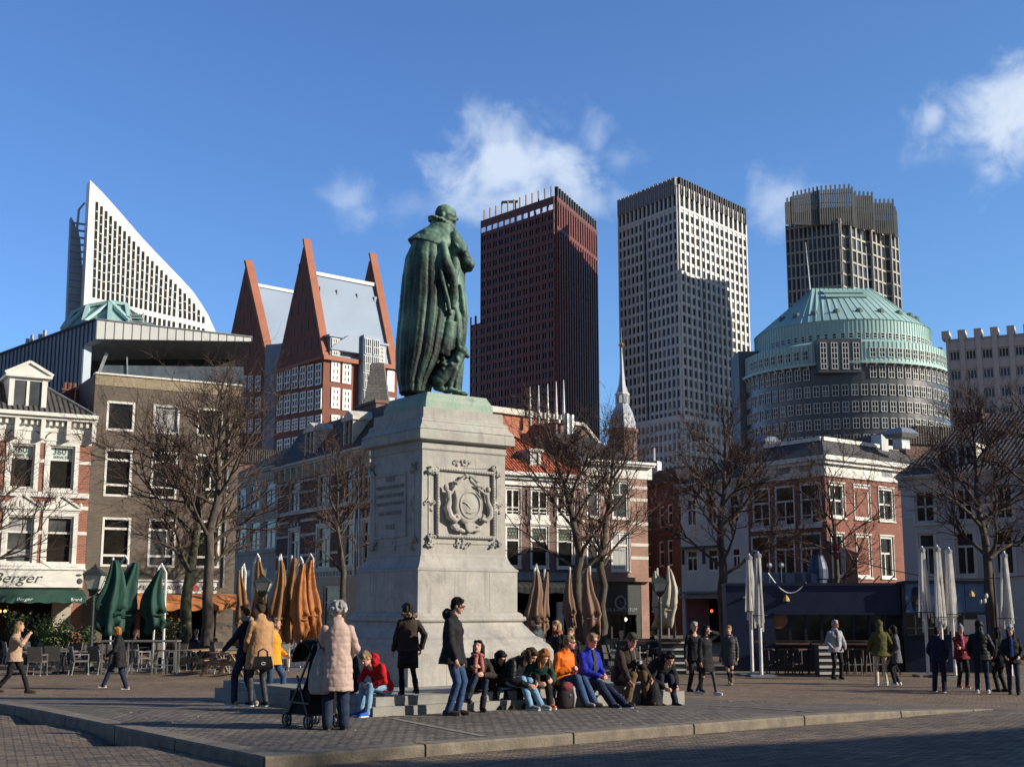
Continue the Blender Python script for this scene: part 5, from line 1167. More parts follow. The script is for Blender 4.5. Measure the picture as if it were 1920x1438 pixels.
def glass_tower():      # serrated grey tower behind the round building
    H = 124; t, I = None, None
    pts = [corner_at(1473,424,H), corner_at(1573,410,H)]
    Mm = pts[1]; t, I = tower_root('serrated_tower', 'dark grey glass tower with a stepped side and a spiky screened crown', Mm)
    fl = [(1473,1573)]
    # sawtooth plan on the lit side: lit facets then shaded returns, stepping back
    P = [corner_at(1473,424,H), Mm]
    Y = Mm.y; ks = []
    for (a, b, dy) in ((1573,1586,3),(1586,1597,-.5),(1597,1625,6.5),(1625,1636,-.5),(1636,1660,6),(1660,1672,-.5),(1672,1686,4)):
        Y += dy; P.append(V((K(b,520)*Y, Y, 0))); ks.append(dy > 0)
    Bk = [P[-1]+V((3,11,0)), P[0]+V((10,26,0))]
    mb = MB(I); mb.prism(P+Bk, -1, H); mb.build('tower_core', M['t_glass_b'], t)
    p = 4.2; ws = Wins(t); Ls = []
    for i in range(len(P)-1):
        A, B = P[i], P[i+1]; lit = i > 0 and ks[i-1]
        F, S = face(A, B); T = I @ F; mb = MB(T); nc = 12 if i == 0 else max(1, int(S/2.4)); cw = S/nc; nr = int(H/p)
        for k in range(nc+1): x = cw*k; w = .34 if lit else .22; mb.box(max(0,x-w),-.5,-1,min(S,x+w),0,H)
        for j in range(nr+1): z = 1+p*j; mb.box(0,-.4,z-.3,S,-.01,z+.3)
        mb.build('facade_grid', M['t_grey2'], t)
        for k in range(nc):
            for j in range(nr):
                z = 1+p*j; Ls.append((-z, T, cw*k+.5, z+.32, cw*(k+1)-.5, z+p-.32, M['t_glass'] if rt.random() < .35 else M['t_glass_b']))
    Ls.sort(key=lambda q: q[0])
    for q in Ls: ws.add(*q[1:])
    ws.flush()
    # the crown: an open screen of closely set posts, in three steps
    def screen(pl, yl, pr_, yr, dY, n, name='crown_screen'):
        A = corner_at(pl, yl, H+13); B = corner_at(pr_, yr, H+13)
        A = V((A.x/A.y*(Mm.y+dY), Mm.y+dY, 0)); B = V((B.x/B.y*(Mm.y+dY+1), Mm.y+dY+1, 0)); mb = MB(I)
        za = CAMZ+ray(pl,yl).z/ray(pl,yl).y*A.y; zb = CAMZ+ray(pr_,yr).z/ray(pr_,yr).y*B.y
        for k in range(n+1):
            q = A.lerp(B, k/n); z = za+(zb-za)*k/n; mb.box(q.x-.22,q.y-.4,H-2,q.x+.22,q.y+.4,z+(1.4 if k%2 else 0))
        for zz in (.25,.55,.85): a = V((A.x,A.y,H+(za-H)*zz)); b = V((B.x,B.y,H+(zb-H)*zz)); mb.bar(a,b,.3,.25)
        mb.add([V((A.x,A.y+1.5,H-1)),V((B.x,B.y+1.5,H-1)),V((B.x,B.y+1.5,zb-5.5)),V((A.x,A.y+1.5,za-5.5))], [(0,1,2,3)])
        mb.build(name, M['t_screen'], t)
    screen(1484,369,1536,357,.2,14); screen(1536,357,1596,353,.2,14); screen(1473,380,1486,378,-.2,4); screen(1600,366,1635,368,5,9); screen(1638,381,1674,381,10,9); screen(1596,353,1601,370,3,3); screen(1676,395,1680,396,14,2)
M['t_grey2'] = mat('olive_grey_metal', (.40,.39,.34), (.33,.33,.30), .1, .5)
M['t_screen'] = mat('dark_screen_metal', (.17,.18,.175), (.13,.135,.135), .3, .6)
glass_tower()

def round_building():
    Y0 = 275.0; c = V((K(1580,690)*Y0, Y0, 0)); R = (376/2)/FPX*Y0*1.0; c.y += R*.0
    t = thing('round_building', 'round dark brick office block with a stepped green copper roof', 'building', c)
    z_at = lambda py, yy=0: CAMZ + ray(1580,py).z/ray(1580,py).y*(Y0-yy)
    zb = z_at(676, R)     # brick top at the front rim
    mb = MB(); n = 72
    mb.lathe((0,0,0), [(R,-1),(R,zb)], n); mb.build('drum', M['d_brick'], t, smooth=False)
    mb = MB(); mb.box(-R-1.5,-2,-1,-R+3,8,z_at(662)); mb.build('side_wing', M['d_brick'], t); mb = MB(); mb.box(R-3,2,-1,R+1.2,12,z_at(648)); mb.build('side_wing', M['d_brick'], t)
    z1 = z_at(640, R); R2 = (1735-1415)/2/FPX*Y0*1.02; z2 = z_at(612, R2); z3 = z_at(612, R2)
    mb = MB(); mb.lathe((0,0,0), [(R+.9,zb-.6),(R+.9,zb-.1),(R+.25,zb),(R+.25,z1),(R-.8,z1+.5),(R2+.2,z1+.9)], n); mb.build('lower_copper_ring', M['copper'], t)
    mb = MB()
    for k in range(n): a = 2*pi*(k+.5)/n; mb.box(-.12,-.12,0,.12,.12,.5) if 0 else mb.bar((cos(a)*(R+.3),sin(a)*(R+.3),zb-1.2),(cos(a)*(R+.9),sin(a)*(R+.9),zb-.6),.25)
    mb.build('eaves_bracket', M['beige_wall'], t)
    mb = MB(); zt = z_at(598, R2)
    mb.lathe((0,0,0), [(R2,z1-1),(R2,zt)], n); mb.build('upper_copper_ring', M['copper'], t)
    zr = z_at(541, 3); xl, xr = K(1517,541)*Y0-c.x, K(1625,541)*Y0-c.x
    mb = MB(); low = [V((R2*1.01*cos(2*pi*k/n), R2*1.01*sin(2*pi*k/n), zt)) for k in range(n)]
    top = []
    for k in range(n):
        a = 2*pi*k/n; x = max(xl, min(xr, R2*cos(a)*.62)); top.append(V((x, -3*(1 if sin(a) < 0 else -1)*min(1,abs(sin(a))*3), zr)))
    mb.loft([low, top]); mb.build('cone_roof', M['copper'], t)
    mb = MB()
    for k in range(n): mb.bar(low[k]+V((0,0,.02)), top[k]+V((0,0,.02)), .10, .12)
    for k in range(n*2):
        a = pi*k/n
        for RR, a0, a1 in ((R+.25, zb, z1), (R2, z1, zt)): mb.bar((cos(a)*RR,sin(a)*RR,a0), (cos(a)*RR,sin(a)*RR,a1), .2, .14)
    mb.build('roof_seams', M['copper_d'], t)
    mb = MB()
    for k in range(13):
        x = xl+2+(xr-xl-4)*k/12
        for f in (.10,.24): 
            y0 = -3-(R2-3)*f; z = zr+(zt-zr)*f; y1 = -3-(R2-3)*(f+.10); z_ = zr+(zt-zr)*(f+.10); mb.add([(x-.4,y0,z+.35),(x+.4,y0,z+.35),(x+.4,y1,z_+.35),(x-.4,y1,z_+.35)],[(0,3,2,1)])
    mb.build('roof_louvres', M['copper_d'], t)
    for k in range(9):          # little roof hatches
        a = -pi/2+(k-4)*.27; f = .78; x0, y0 = R2*cos(a), R2*sin(a); p = V((x0,y0,zt)).lerp(V((max(xl,min(xr,x0*.62)),-3,zr)), 1-f); mb = MB(); mb.ell(p, (.9,.5,.9), 8, 6); mb.build('roof_hatch', M['hatch'], t)
    # masts
    mb = MB(); mb.tube([(xl,-1,zr),(xl-.6,-1,zr+11)], [.2,.06], 5); mb.build('mast', M['metal'], t); mb = MB(); mb.tube([(xr,-1,zr),(xr,-1,zr+10)], [.2,.06], 5); mb.build('mast', M['metal'], t)
    # projecting stair bay
    bx0, bx1 = K(1533,670)*(Y0-R)-c.x, K(1615,670)*(Y0-R)-c.x
    zB = z_at(636, R); mb = MB(); mb.box(bx0,-R-.4,z_at(699,R),bx1,-R+6,zB); mb.build('stair_bay', M['d_brick'], t)
    ws = Wins(t); fr = (M['panel_white'], .12, (.5,), (.5,))
    T0 = Matrix.Translation((0,-R-.4,0))
    for k in range(4):
        w = (bx1-bx0)/4; a = bx0+w*k+.45; ws.add(T0, a, z_at(693,R), a+w-.9, z_at(643,R), M['t_glass'], -.02, (M['panel_white'], .14, (.2,.4,.6,.8), (.5,)))
    pr_ = .088
    rows = [(686,708),(720,741),(752,772),(783,803),(814,833),(843,862)]
    for ri, (ya, yb) in enumerate(rows):
        for k in range(-17, 18):
            a = -pi/2 + k*pr_+.02
            x = R*cos(a)
            if ri == 0 and bx0-1 < x < bx1+1: continue
            T = Matrix.Rotation(a+pi/2, 4, 'Z') @ Matrix.Translation((0,-R,0)); w = .66
            ws.add(T, -w, z_at(yb,R), w, z_at(ya,R), M['t_glass_b'] if (k > 6 or rt.random() < .3) else M['t_glass'], -.05, fr)
    ws.flush(100)
    ws = Wins(t)
    L2 = []
    for k in range(-15, 16):
        a = -pi/2+k*pr_+.02; x = R*cos(a)
        if not (bx0-1 < x < bx1+1): T = Matrix.Rotation(a+pi/2, 4, 'Z') @ Matrix.Translation((0,-R-.25,0)); L2.append((T,-.66,z_at(670,R),.66,z_at(652,R),M['t_glass'],-.05,fr))
        T = Matrix.Rotation(a*1.0+pi/2, 4, 'Z') @ Matrix.Translation((0,-R2,0)); 
        if abs(k) < 14: L2.append((T,-.5,z_at(634,R2),.5,z_at(623,R2),M['t_glass'],-.05,(M['panel_white'], .12, (.5,), ())))
    ws.L = L2; tag(ws.one(L2, 'copper_ring_windows'), kind='stuff')
round_building()

def beige_building():
    H = CAMZ + ray(1778,636).z/ray(1778,636).y*190; A = V((K(1777,700)*190, 190, 0)); B = V((K(1960,640)*184, 184, 0))
    t = thing('beige_office_block', 'pale beige concrete office block with square roof piers at the right edge', 'building', A); F, S = face(A, B); T = Matrix.Translation(-A) @ F
    mb = MB(T); mb.box(0,.4,-1,S,18,H); mb.build('block', M['beige_wall'], t)
    ws = Wins(t); mb = MB(T); n = 6; cw = S/n; p = 2.95; sc_ = None
    nr = int(H/p)
    for i in range(n+1): x = cw*i; mb.box(max(0,x-.36),-.25,-1,min(S,x+.36),.4,H); mb.box(x-.55,-.25,H,x+.55,2.5,H+1.2)
    for j in range(nr+1): z = H-1.2-p*j; mb.box(0,0,z-.7,S,.398,z+.7)
    mb.build('facade_grid', M['beige_wall'], t)
    for i in range(n):
        for j in range(nr): z = H-1.2-p*j; ws.add(T, cw*i+.42, z-p+.75, cw*(i+1)-.42, z-.75, M['t_glass_b'] if j else M['t_fin'], .3, (M['panel_white'], .12, (), (.33,.66)))
    ws.flush()
beige_building()

def sail_tower():
    Y = 235.0; az = rad(60)
    A = V((K(158,585)*Y, Y, 0)); dd = V((sin(az), cos(az), 0)); h = House('sail_tower', 'white curved sail-shaped tower pierced by tall slit windows', A, A+dd*40, cat='tower')
    out = [(169,338),(193,362),(227,400),(264,443),(291,472),(317,499),(343,526),(362,547),(378,570),(391,592),(404,621)]
    P = [h.uv(*p) for p in out]; base = h.uv(156,590); bz = 10
    # slits: 25 columns leaning with the left edge
    pts = [(base[0]-.3, bz)] + [(base[0], base[1])] + P + [(P[-1][0]+1.2, bz)]
    slits = []
    N_ = 25; 
    for k in range(N_):
        f = k/(N_-1); xb = 176+f*(388-176); xt = 182+f*(390-182)
        # top from curve, inset
        yt = 0
        for i in range(len(out)-1):
            if out[i][0] <= xt <= out[i+1][0]: yt = out[i][1]+(out[i+1][1]-out[i][1])*(xt-out[i][0])/(out[i+1][0]-out[i][0])
        yt += 18+10*(1-f); yb = 558+f*50
        if yb-yt > 8: slits.append((xt, yt, xb if k < 18 else xt, yb))
    w = h.part('sail_wall', 'panel_white2', lambda m: m.prism_y(pts, 0, 3.0))
    ws = []
    for (xt, yt, xb, yb) in slits:
        a, za = h.uv(xt, yt); b, zb_ = h.uv(xb, yb); wd = .25
        m = MB(); m.prism_y([(b-wd,zb_),(b+wd,zb_),(a+wd,za),(a-wd,za)], -.06, -.01)
        n = int((za-zb_)/1.9)
        for i in range(1, n+1): f = i/(n+1); x = b+(a-b)*f; z = zb_+(za-zb_)*f; m.box(x-wd,-.10,z-.07,x+wd,-.055,z+.07, 1)
        m.build('window', [M['t_glass'], M['panel_white2']], h.root)
        if 8 < slits.index((xt,yt,xb,yb)):
            m = MB(); b2, z2 = h.uv(xb, yb+10); m.box(b2-wd,-.06,z2-2.2,b2+wd,-.01,z2); m.build('window', M['t_glass'], h.root)
    def back(m):    # the slim dark rear blade
        a, za = h.uv(137,398); b, zb_ = h.uv(141,585); c, _ = h.uv(156,585); 
        m.prism_y([(b,bz),(c+.5,bz),(c+.4,zb_+6),(a+2.2,za-4),(a+.9,za-1),(a+.3,za)], 3.2, 5)
        for k in range(14): z = zb_+(za-zb_)*k/14; m.box(a+.6,2.9,z,c+.3,3.19,z+.35)
    h.part('rear_blade', 'zinc', back)
    a, za = h.uv(166,372); b, zb_ = h.uv(152,420); c, zc = h.uv(158,470)
    h.part('arch_rib', 'panel_blue', lambda m: m.tube([(a,3.3,za),(a-1.0,3.4,za-1.5),(b,3.5,zb_),(c,3.4,zc)], [.2,.25,.25,.2], 6))
    # green copper winter garden in front of its foot
    G = V((ray(230,1135).x/ray(230,1135).y*205, 205, 0)); t = thing('copper_pavilion', 'faceted green copper rooftop structure at the foot of the sail tower', 'roof structure', G)
    f = lambda px, py, dy=0: V((ray(px,py).x/ray(px,py).y*(205+dy), 205+dy, CAMZ+ray(px,py).z/ray(px,py).y*(205+dy)))-G
    pk = [f(120,618,4), f(130,600,2), f(172,577,0), f(210,570,0), f(238,575,0), f(243,603,0), f(285,608,2), f(275,592,3)]
    mb = MB(); ctr = f(200,600,8)
    A1, A2, A3, A4 = f(118,620,0), f(158,605,-2), f(206,605,-3), f(244,605,-1); B1, B2, B3, B4 = f(138,590,4), f(166,577,3), f(208,569,3), f(238,574,4); D = V((0,12,0))
    for a_, b_, c_, d_ in ((A1,A2,B2,B1),(A2,A3,B3,B2),(A3,A4,B4,B3)): mb.add([a_,b_,c_,d_,c_+D,d_+D,a_+D,b_+D], [(0,1,2,3),(3,2,4,5),(5,4,7,6)])
    for q in (A1,A2,A3): mb.add([q-V((0,0,12)), q, q+V((7,0,0)), q+V((7,0,-12))], [(0,3,2,1)])
    mb.build('copper_sheets', M['copper_d'], t)
    mb = MB()
    for a_, b_ in ((A1,B1),(A2,B2),(A3,B3),(A4,B4),(B1,B2),(B2,B3),(B3,B4),(A2,B3),(A1,B2),(A4,B3)): mb.bar(a_+V((0,-.3,.2)), b_+V((0,-.3,.2)), .7, .5)
    mb.build('copper_ribs', M['copper'], t)
    mb = MB(); a_ = f(246,602,0)
    for k in range(5): mb.box(a_.x+.1, -1, a_.z-1.4+k*.55, a_.x+2.2, -.7, a_.z-1.25+k*.55)
    mb.box(a_.x, -.95, a_.z-2, a_.x+.15, -.65, a_.z+1.2); mb.box(a_.x+2.15, -.95, a_.z-2, a_.x+2.3, -.65, a_.z+1.2); mb.build('roof_ladder', M['panel_white'], t)
M['panel_white2'] = mat('bright_white_cladding', (.86,.86,.82), (.82,.82,.79), .2, .5)
sail_tower()

def wedge_building():     # metal clad hall with a far overhanging roof edge
    Yc = 78.0; C = V((K(181,620)*Yc, Yc, 0)); azR = rad(63)
    kk = lambda px: K(px,640)
    dd = V((sin(azR), cos(azR), 0)); k = kk(472); tt = (k*C.y-C.x)/(dd.x-k*dd.y); B = C+dd*tt
    h = House('metal_clad_hall', 'blue grey metal clad hall with a white overhanging roof edge behind the brick houses', C, B, cat='building')
    zt, z0 = h.z(183,599), h.z(183,636); zt2, z02 = h.z(470,632), h.z(470,640)
    h.part('roof_fascia', 'panel_white', lambda m: (m.add([(0,0,z0),(h.S,0,z02),(h.S,0,zt2),(0,0,zt),(0,9,z0),(h.S,9,z02),(h.S,9,zt2),(0,9,zt)], [(0,1,2,3),(3,2,6,7),(1,5,6,2),(0,4,5,1),(0,3,7,4)])))
    def seams(m):
        n = 18
        for i in range(n+1): x = h.S*i/n; f = i/n; m.box(x-.02,-.03,z0+(z02-z0)*f,x+.02,-.001,zt+(zt2-zt)*f)
        m.bar((0,-.03,zt+.02),(h.S,-.03,zt2+.02),.1,.06)
    h.part('fascia_seams', 'lead', seams)
    # long left flank
    az2 = rad(-100+63); n2 = V((-cos(azR)*1.0, sin(azR), 0)); n2 = V((-.86, .51, 0)).normalized(); kL = kk(-60); t2 = (kL*C.y-C.x)/(n2.x-kL*n2.y); E = C+n2*t2
    g = House('y', 'y', E, C); bpy.data.objects.remove(g.root); g.root = h.root; g.T = h.F.inverted() @ g.F
    ztE = CAMZ + ray(-60,688).z/ray(-60,688).y*E.y; zc0 = zt
    S = g.S; s155 = g.s_(155,700)
    pts = [(0,-1),(s155,-1),(s155,g.z(155,647)),(S,z0),(S,zc0),(0,ztE)]
    g.part('flank', 'panel_blue', lambda m: m.prism_y(pts, 0, .6))
    def sm(m):
        n = 34
        for i in range(n+1):
            x = S*i/n; f = i/n; lo = 4 if x < s155 else g.z(155,647)+(z0-g.z(155,647))*(x-s155)/(S-s155); m.box(x-.03,-.07,lo,x+.03,-.001,ztE+(zc0-ztE)*f)
        m.bar((0,-.04,ztE+.02),(S,-.04,zc0+.02),.16,.12)
    g.part('flank_seams', 'seam', sm)
    # dark recess with glazing under the overhang
    h.part('recess_wall', 'dark_in', lambda m: (m.box(-.2,4.0,2,h.S,4.3,z0+2), m.box(-.25,3.9,2,-.2,8,z0-.1)))
    a, za = h.uv(208,655); b, zb_ = h.uv(190,700)
    h.part('window', 'metal', lambda m: (m.bar((a,1.5,za),(b,1.5,zb_),.2,.15), m.bar((b,1.5,zb_),(h.s_(330,705),1.5,h.z(330,712)),.18,.15), m.bar((h.s_(247,660),1.6,h.z(247,660)),(h.s_(248,700),1.6,h.z(248,700)),.08,.1)))
    h.part('window_glass', 't_glass_b', lambda m: m.add([(b,1.7,zb_),(h.s_(470,720),1.7,h.z(470,725)),(h.s_(470,680),1.7,h.z(470,680)),(a-.2,1.7,h.z(208,677))], [(0,1,2,3)]))
    h.part('soffit', 'lead', lambda m: m.add([(0,.02,z0-.01),(h.S,.02,z02-.01),(h.S,9,z02-1.2),(0,9,z0-1.6)], [(0,1,2,3)]))
    h.part('roof', 'lead', lambda m: m.add([(0,.3,zt-.05),(h.S,.3,zt2-.05),(h.S,9,zt2-.05),(0,9,zt-.05)], [(0,1,2,3)]))
    # roof vents along the flank
    for px, py in ((25,668),(50,642)):
        s0 = g.s_(px,py); z = ztE+(zc0-ztE)*s0/S; g.part('roof_vent', 'metal', lambda m: (m.box(s0-.5,.8,z-.2,s0+.5,1.6,z+.45), m.lathe((s0-.2,1.2,z+.45),[(.15,0),(.15,.5)],8), m.lathe((s0+.25,1.2,z+.45),[(.15,0),(.15,.7)],8)))
wedge_building()

def gabled_blocks():    # the two steep gabled red brick blocks with zinc roofs
    Y = 170.0; k = lambda px: K(px,690)
    Mx = V((k(606)*Y, Y, 0)); A = V((k(518)*(Y+11), Y+11, 0)); 
    h = House('gabled_office', 'steep gabled orange brick office block with a blue zinc roof, nearer of the two', A, Mx, cat='building')
    t_dir = (V((k(745)*(Y+8), Y+8, 0)) - Mx); B = Mx + t_dir
    g = House('z', 'z', Mx, B); bpy.data.objects.remove(g.root); g.root = h.root; g.T = h.F.inverted() @ g.F
    ze = g.z(608,668); S = h.S
    # gable apex must sit above the middle of the gable wall
    ap = h.uv(569,447); al = h.uv(519,690); 
    za = ap[1]-1.3
    tx = h.T.inverted() @ h.F.inverted() @ V((B.x,B.y,0)); 
    dB = (h.F.inverted() @ V((B.x,B.y,0))) - V((S,0,0))     # local vector along the long side
    mid = ap[0]
    # rear gable: parallel copy
    def gable(m, o, th, mi=0):
        u = dB.normalized(); f = [V((0,0,-1)), V((S,0,-1)), V((S,0,ze)), V((mid,0,za)), V((0,0,ze))]
        v = [p+dB.normalized()*o for p in f]; w_ = [p+u*th for p in v]; n = 5
        m.add(v+w_, [tuple(range(n)), tuple(reversed(range(n,2*n)))]+[(i,n+i,n+(i+1)%n,(i+1)%n) for i in range(n)], mi)
    Lb = dB.length
    h.part('gable_wall', 'r_brick', lambda m: (gable(m, 0, 1.0), gable(m, Lb-1.0, 1.0)))
    u = dB.normalized()
    def cop(m):
        for o in (0.45, Lb-.5):
            q = u*o; m.bar(V((S+.15,0,ze-.3))+q, V((mid+.1,0,za+1.2))+q, 1.15, .35)
    h.part('gable_coping', 'r_coping', cop)
    zr = za-4.2; xr = mid+(S-mid)*(za-zr)/(za-ze)
    h.part('roof', 'zinc', lambda m: m.add([V((S-.2,0,ze))+u*1, V((S-.2,0,ze))+u*(Lb-1), V((xr,0,zr))+u*(Lb-1), V((xr,0,zr))+u*1, V((mid-(xr-mid),0,zr))+u*1, V((mid-(xr-mid),0,zr))+u*(Lb-1), V((.2,0,ze))+u*1, V((.2,0,ze))+u*(Lb-1)], [(0,1,2,3),(3,2,5,4),(4,5,7,6)]))
    h.part('ridge_cap', 'panel_white', lambda m: m.bar(V((xr,0,zr+.2))+u*1, V((xr,0,zr+.2))+u*(Lb-1), .5, .5))
    for f in (.15,.38,.66,.9): h.part('roof_hatch', 'zinc', lambda m: m.box(*(list(V((xr+.55,0,zr-2.3))+u*(Lb*f)-V((.3,.4,.5)))+list(V((xr+.55,0,zr-2.3))+u*(Lb*f)+V((.5,.4,.5))))))
    # slits in the gable
    gs = MB()
    rnd = random.Random(4)
    for j in range(5):
        z = ze+1.5+j*(za-ze)*.17; half = (S)*(1-(z-ze)/(za-ze))
        for i in range(6-j):
            x = mid+(i-(5-j)/2)*S/6.6*.95; gs = MB(); gs.box(x-.14,-.05,z,x+.14,.1,z+1.6); gs.build('slit_window', M['t_fin'], h.root)
    ws = Wins(h.root); fr = (M['panel_white2'], .20, (.33,.66), (.5,))
    for (ya, yb) in ((682,722),(730,768),(778,800),(812,845)):
        for (xa, xb) in ((521,531),(534.5,545.5),(549,560),(564,574.5),(578,589),(593,604)): r = h.rects([(xa,xb)], ya+ (598-(xa+xb)/2)*.17, yb+(598-(xa+xb)/2)*.15)[0]; ws.add(Matrix.Identity(4), r[0], r[1], r[2], r[3], M['t_glass'], -.06, fr)
    for (ya, yb) in ((677,716),(727,766),(778,808)):
        for (xa, xb) in ((620,636),(641,657),(725,738)): r = g.rects([(xa,xb)], ya+((xa+xb)/2-628)*.18, yb+((xa+xb)/2-628)*.18)[0]; ws.add(g.T, r[0], r[1], r[2], r[3], M['t_glass'], -.06, (M['panel_white2'], .32, (.33,.66), (.5,)))
    ws.flush()
    g.part('wall', 'r_brick', lambda m: m.box(.02,-.02,-1,g.S,1,ze)); g.part('cornice', 'r_coping', lambda m: m.box(-.3,-.6,ze-.5,g.S,.2,ze+.1)); h.part('cornice', 'r_coping', lambda m: m.box(-.3,-.4,ze-.4,S+.3,-.001,ze+.0))
    # glazed bay and dormers on the long side
    a, b = g.s_(672,700), g.s_(702,700); zt_ = g.z(687,632)
    g.part('glazed_bay', 'zinc', lambda m: (m.box(a,-1.2,6,b,3,zt_), m.prism_y([(a-5,ze+1),(a,ze+1),(a,zt_),(a-2,zt_-.3),(a-4,zt_-1.6)], -.6, 3)))
    bw = Wins(h.root)
    for i in range(2):
        for j in range(9): w_ = (b-a)/2; bw.add(g.T @ Matrix.Translation((0,-1.2,0)), a+w_*i+.15, zt_-.3-2.4*(j+1), a+w_*(i+1)-.15, zt_-.5-2.4*j, M['t_glass_b'], -.03, (M['panel_white'], .10, (.5,), (.33,.66)))
    bw.flush()
    for pl, pr_ in ((617,636),(705,722)):
        a2, b2 = g.s_(pl,650), g.s_(pr_,650); zd = g.z((pl+pr_)/2, 633 if pl < 650 else 648); g.part('dormer', 'zinc', lambda m: (m.box(a2,-.3,ze,b2,2.5,zd), m.box(a2-.3,-.5,zd,b2+.4,2.6,zd+.3)))
        dw = Wins(h.root); dw.add(g.T @ Matrix.Translation((0,-.3,0)), a2+.2, ze+.2, b2-.3, zd-.2, M['t_glass_b'], -.03, (M['panel_white'], .12, (.25,.5,.75), (.25,.5,.75))); dw.flush()
    # farther twin
    Y2 = 196.0; M2 = V((k(500)*Y2, Y2, 0)); A2 = V((k(419)*(Y2+11), Y2+11, 0)); h2 = House('gabled_office', 'steep gabled orange brick office block, the farther one, its zinc roof half shaded', A2, M2, cat='building')
    S = h2.S; ze = h2.z(500,668); ap = h2.uv(460,490); mid, za = ap[0], ap[1]-1.1; B2 = M2 + (V((k(620)*(Y2+8), Y2+8, 0)) - M2); dB = (h2.F.inverted() @ V((B2.x,B2.y,0))) - V((S,0,0)); u = dB.normalized(); Lb = dB.length
    def gable2(m, o, th):
        f = [V((0,0,-1)), V((S,0,-1)), V((S,0,ze)), V((mid,0,za)), V((0,0,ze))]; v = [p+u*o for p in f]; w_ = [p+u*th for p in v]; m.add(v+w_, [tuple(range(5)), tuple(reversed(range(5,10)))]+[(i,5+i,5+(i+1)%5,(i+1)%5) for i in range(5)])
    h2.part('gable_wall', 'r_brick', lambda m: gable2(m, 0, 1.0)); h2.part('gable_coping', 'r_coping', lambda m: m.bar(V((S+.15,0,ze-.3))+u*.5, V((mid+.1,0,za+1.2))+u*.5, 1.4, .5))
    zr = za-3.2; xr = mid+(S-mid)*(za-zr)/(za-ze)
    h2.part('roof', 'zinc', lambda m: m.add([V((S-.2,0,ze-14))+u*1, V((S-.2,0,ze-14))+u*(Lb-1), V((S-.2,0,ze))+u*(Lb-1), V((S-.2,0,ze))+u*1, V((xr,0,zr))+u*(Lb-1), V((xr,0,zr))+u*1, V((.2,0,ze))+u*1, V((.2,0,ze))+u*(Lb-1)], [(0,1,2,3),(3,2,4,5),(5,4,7,6)]))
    h2.part('ridge_cap', 'panel_white', lambda m: m.bar(V((xr,0,zr+.2))+u*1, V((xr,0,zr+.2))+u*(Lb-1), .5, .5))
    gs = MB()
    for j in range(5):
        z = ze+1.0+j*(za-ze)*.17
        for i in range(5-j): x = mid+(i-(4-j)/2)*S/6.2; gs = MB(); gs.box(x-.14,-.05,z,x+.14,.1,z+1.5); gs.build('slit_window', M['t_fin'], h2.root)
    ws = Wins(h2.root)
    for (ya, yb) in ((705,735),(745,775),(785,812)):
        for (xa, xb) in ((455,463),(467,475),(480,490)): r = h2.rects([(xa,xb)], ya, yb)[0]; ws.add(Matrix.Identity(4), r[0], r[1], r[2], r[3], M['t_glass_b'], -.06, fr)
    ws.flush()
    h2.part('glazed_bay', 'zinc', lambda m: m.prism([(S+.1,-.4),(S+4.2,1.6),(S+3.2,5),(S+.1,3)], 8, h2.z(500,648)))
    # little slated turret between the blocks
    P = V((K(708,730)*150, 150, 0)); t = thing('slate_turret', 'small tapering slate turret in front of the gabled block', 'turret', P); zt_ = CAMZ+ray(708,683).z/ray(708,683).y*150; zb_ = CAMZ+ray(708,790).z/ray(708,790).y*150
    mb = MB(); mb.loft([[V((a*r,b*r,z)) for a,b in ((-1,-1),(1,-1),(1,1),(-1,1))] for r,z in ((1.9,0),(1.9,zb_-1),(1.75,zb_),(.75,zt_),(.1,zt_+.2))])
    mb.build('turret_body', M['shingle'], t)
M['shingle'] = brick('weathered_shingle', (.22,.21,.19), (.16,.15,.14), (.08,.08,.08), .8, .35, ms=.03)
gabled_blocks()

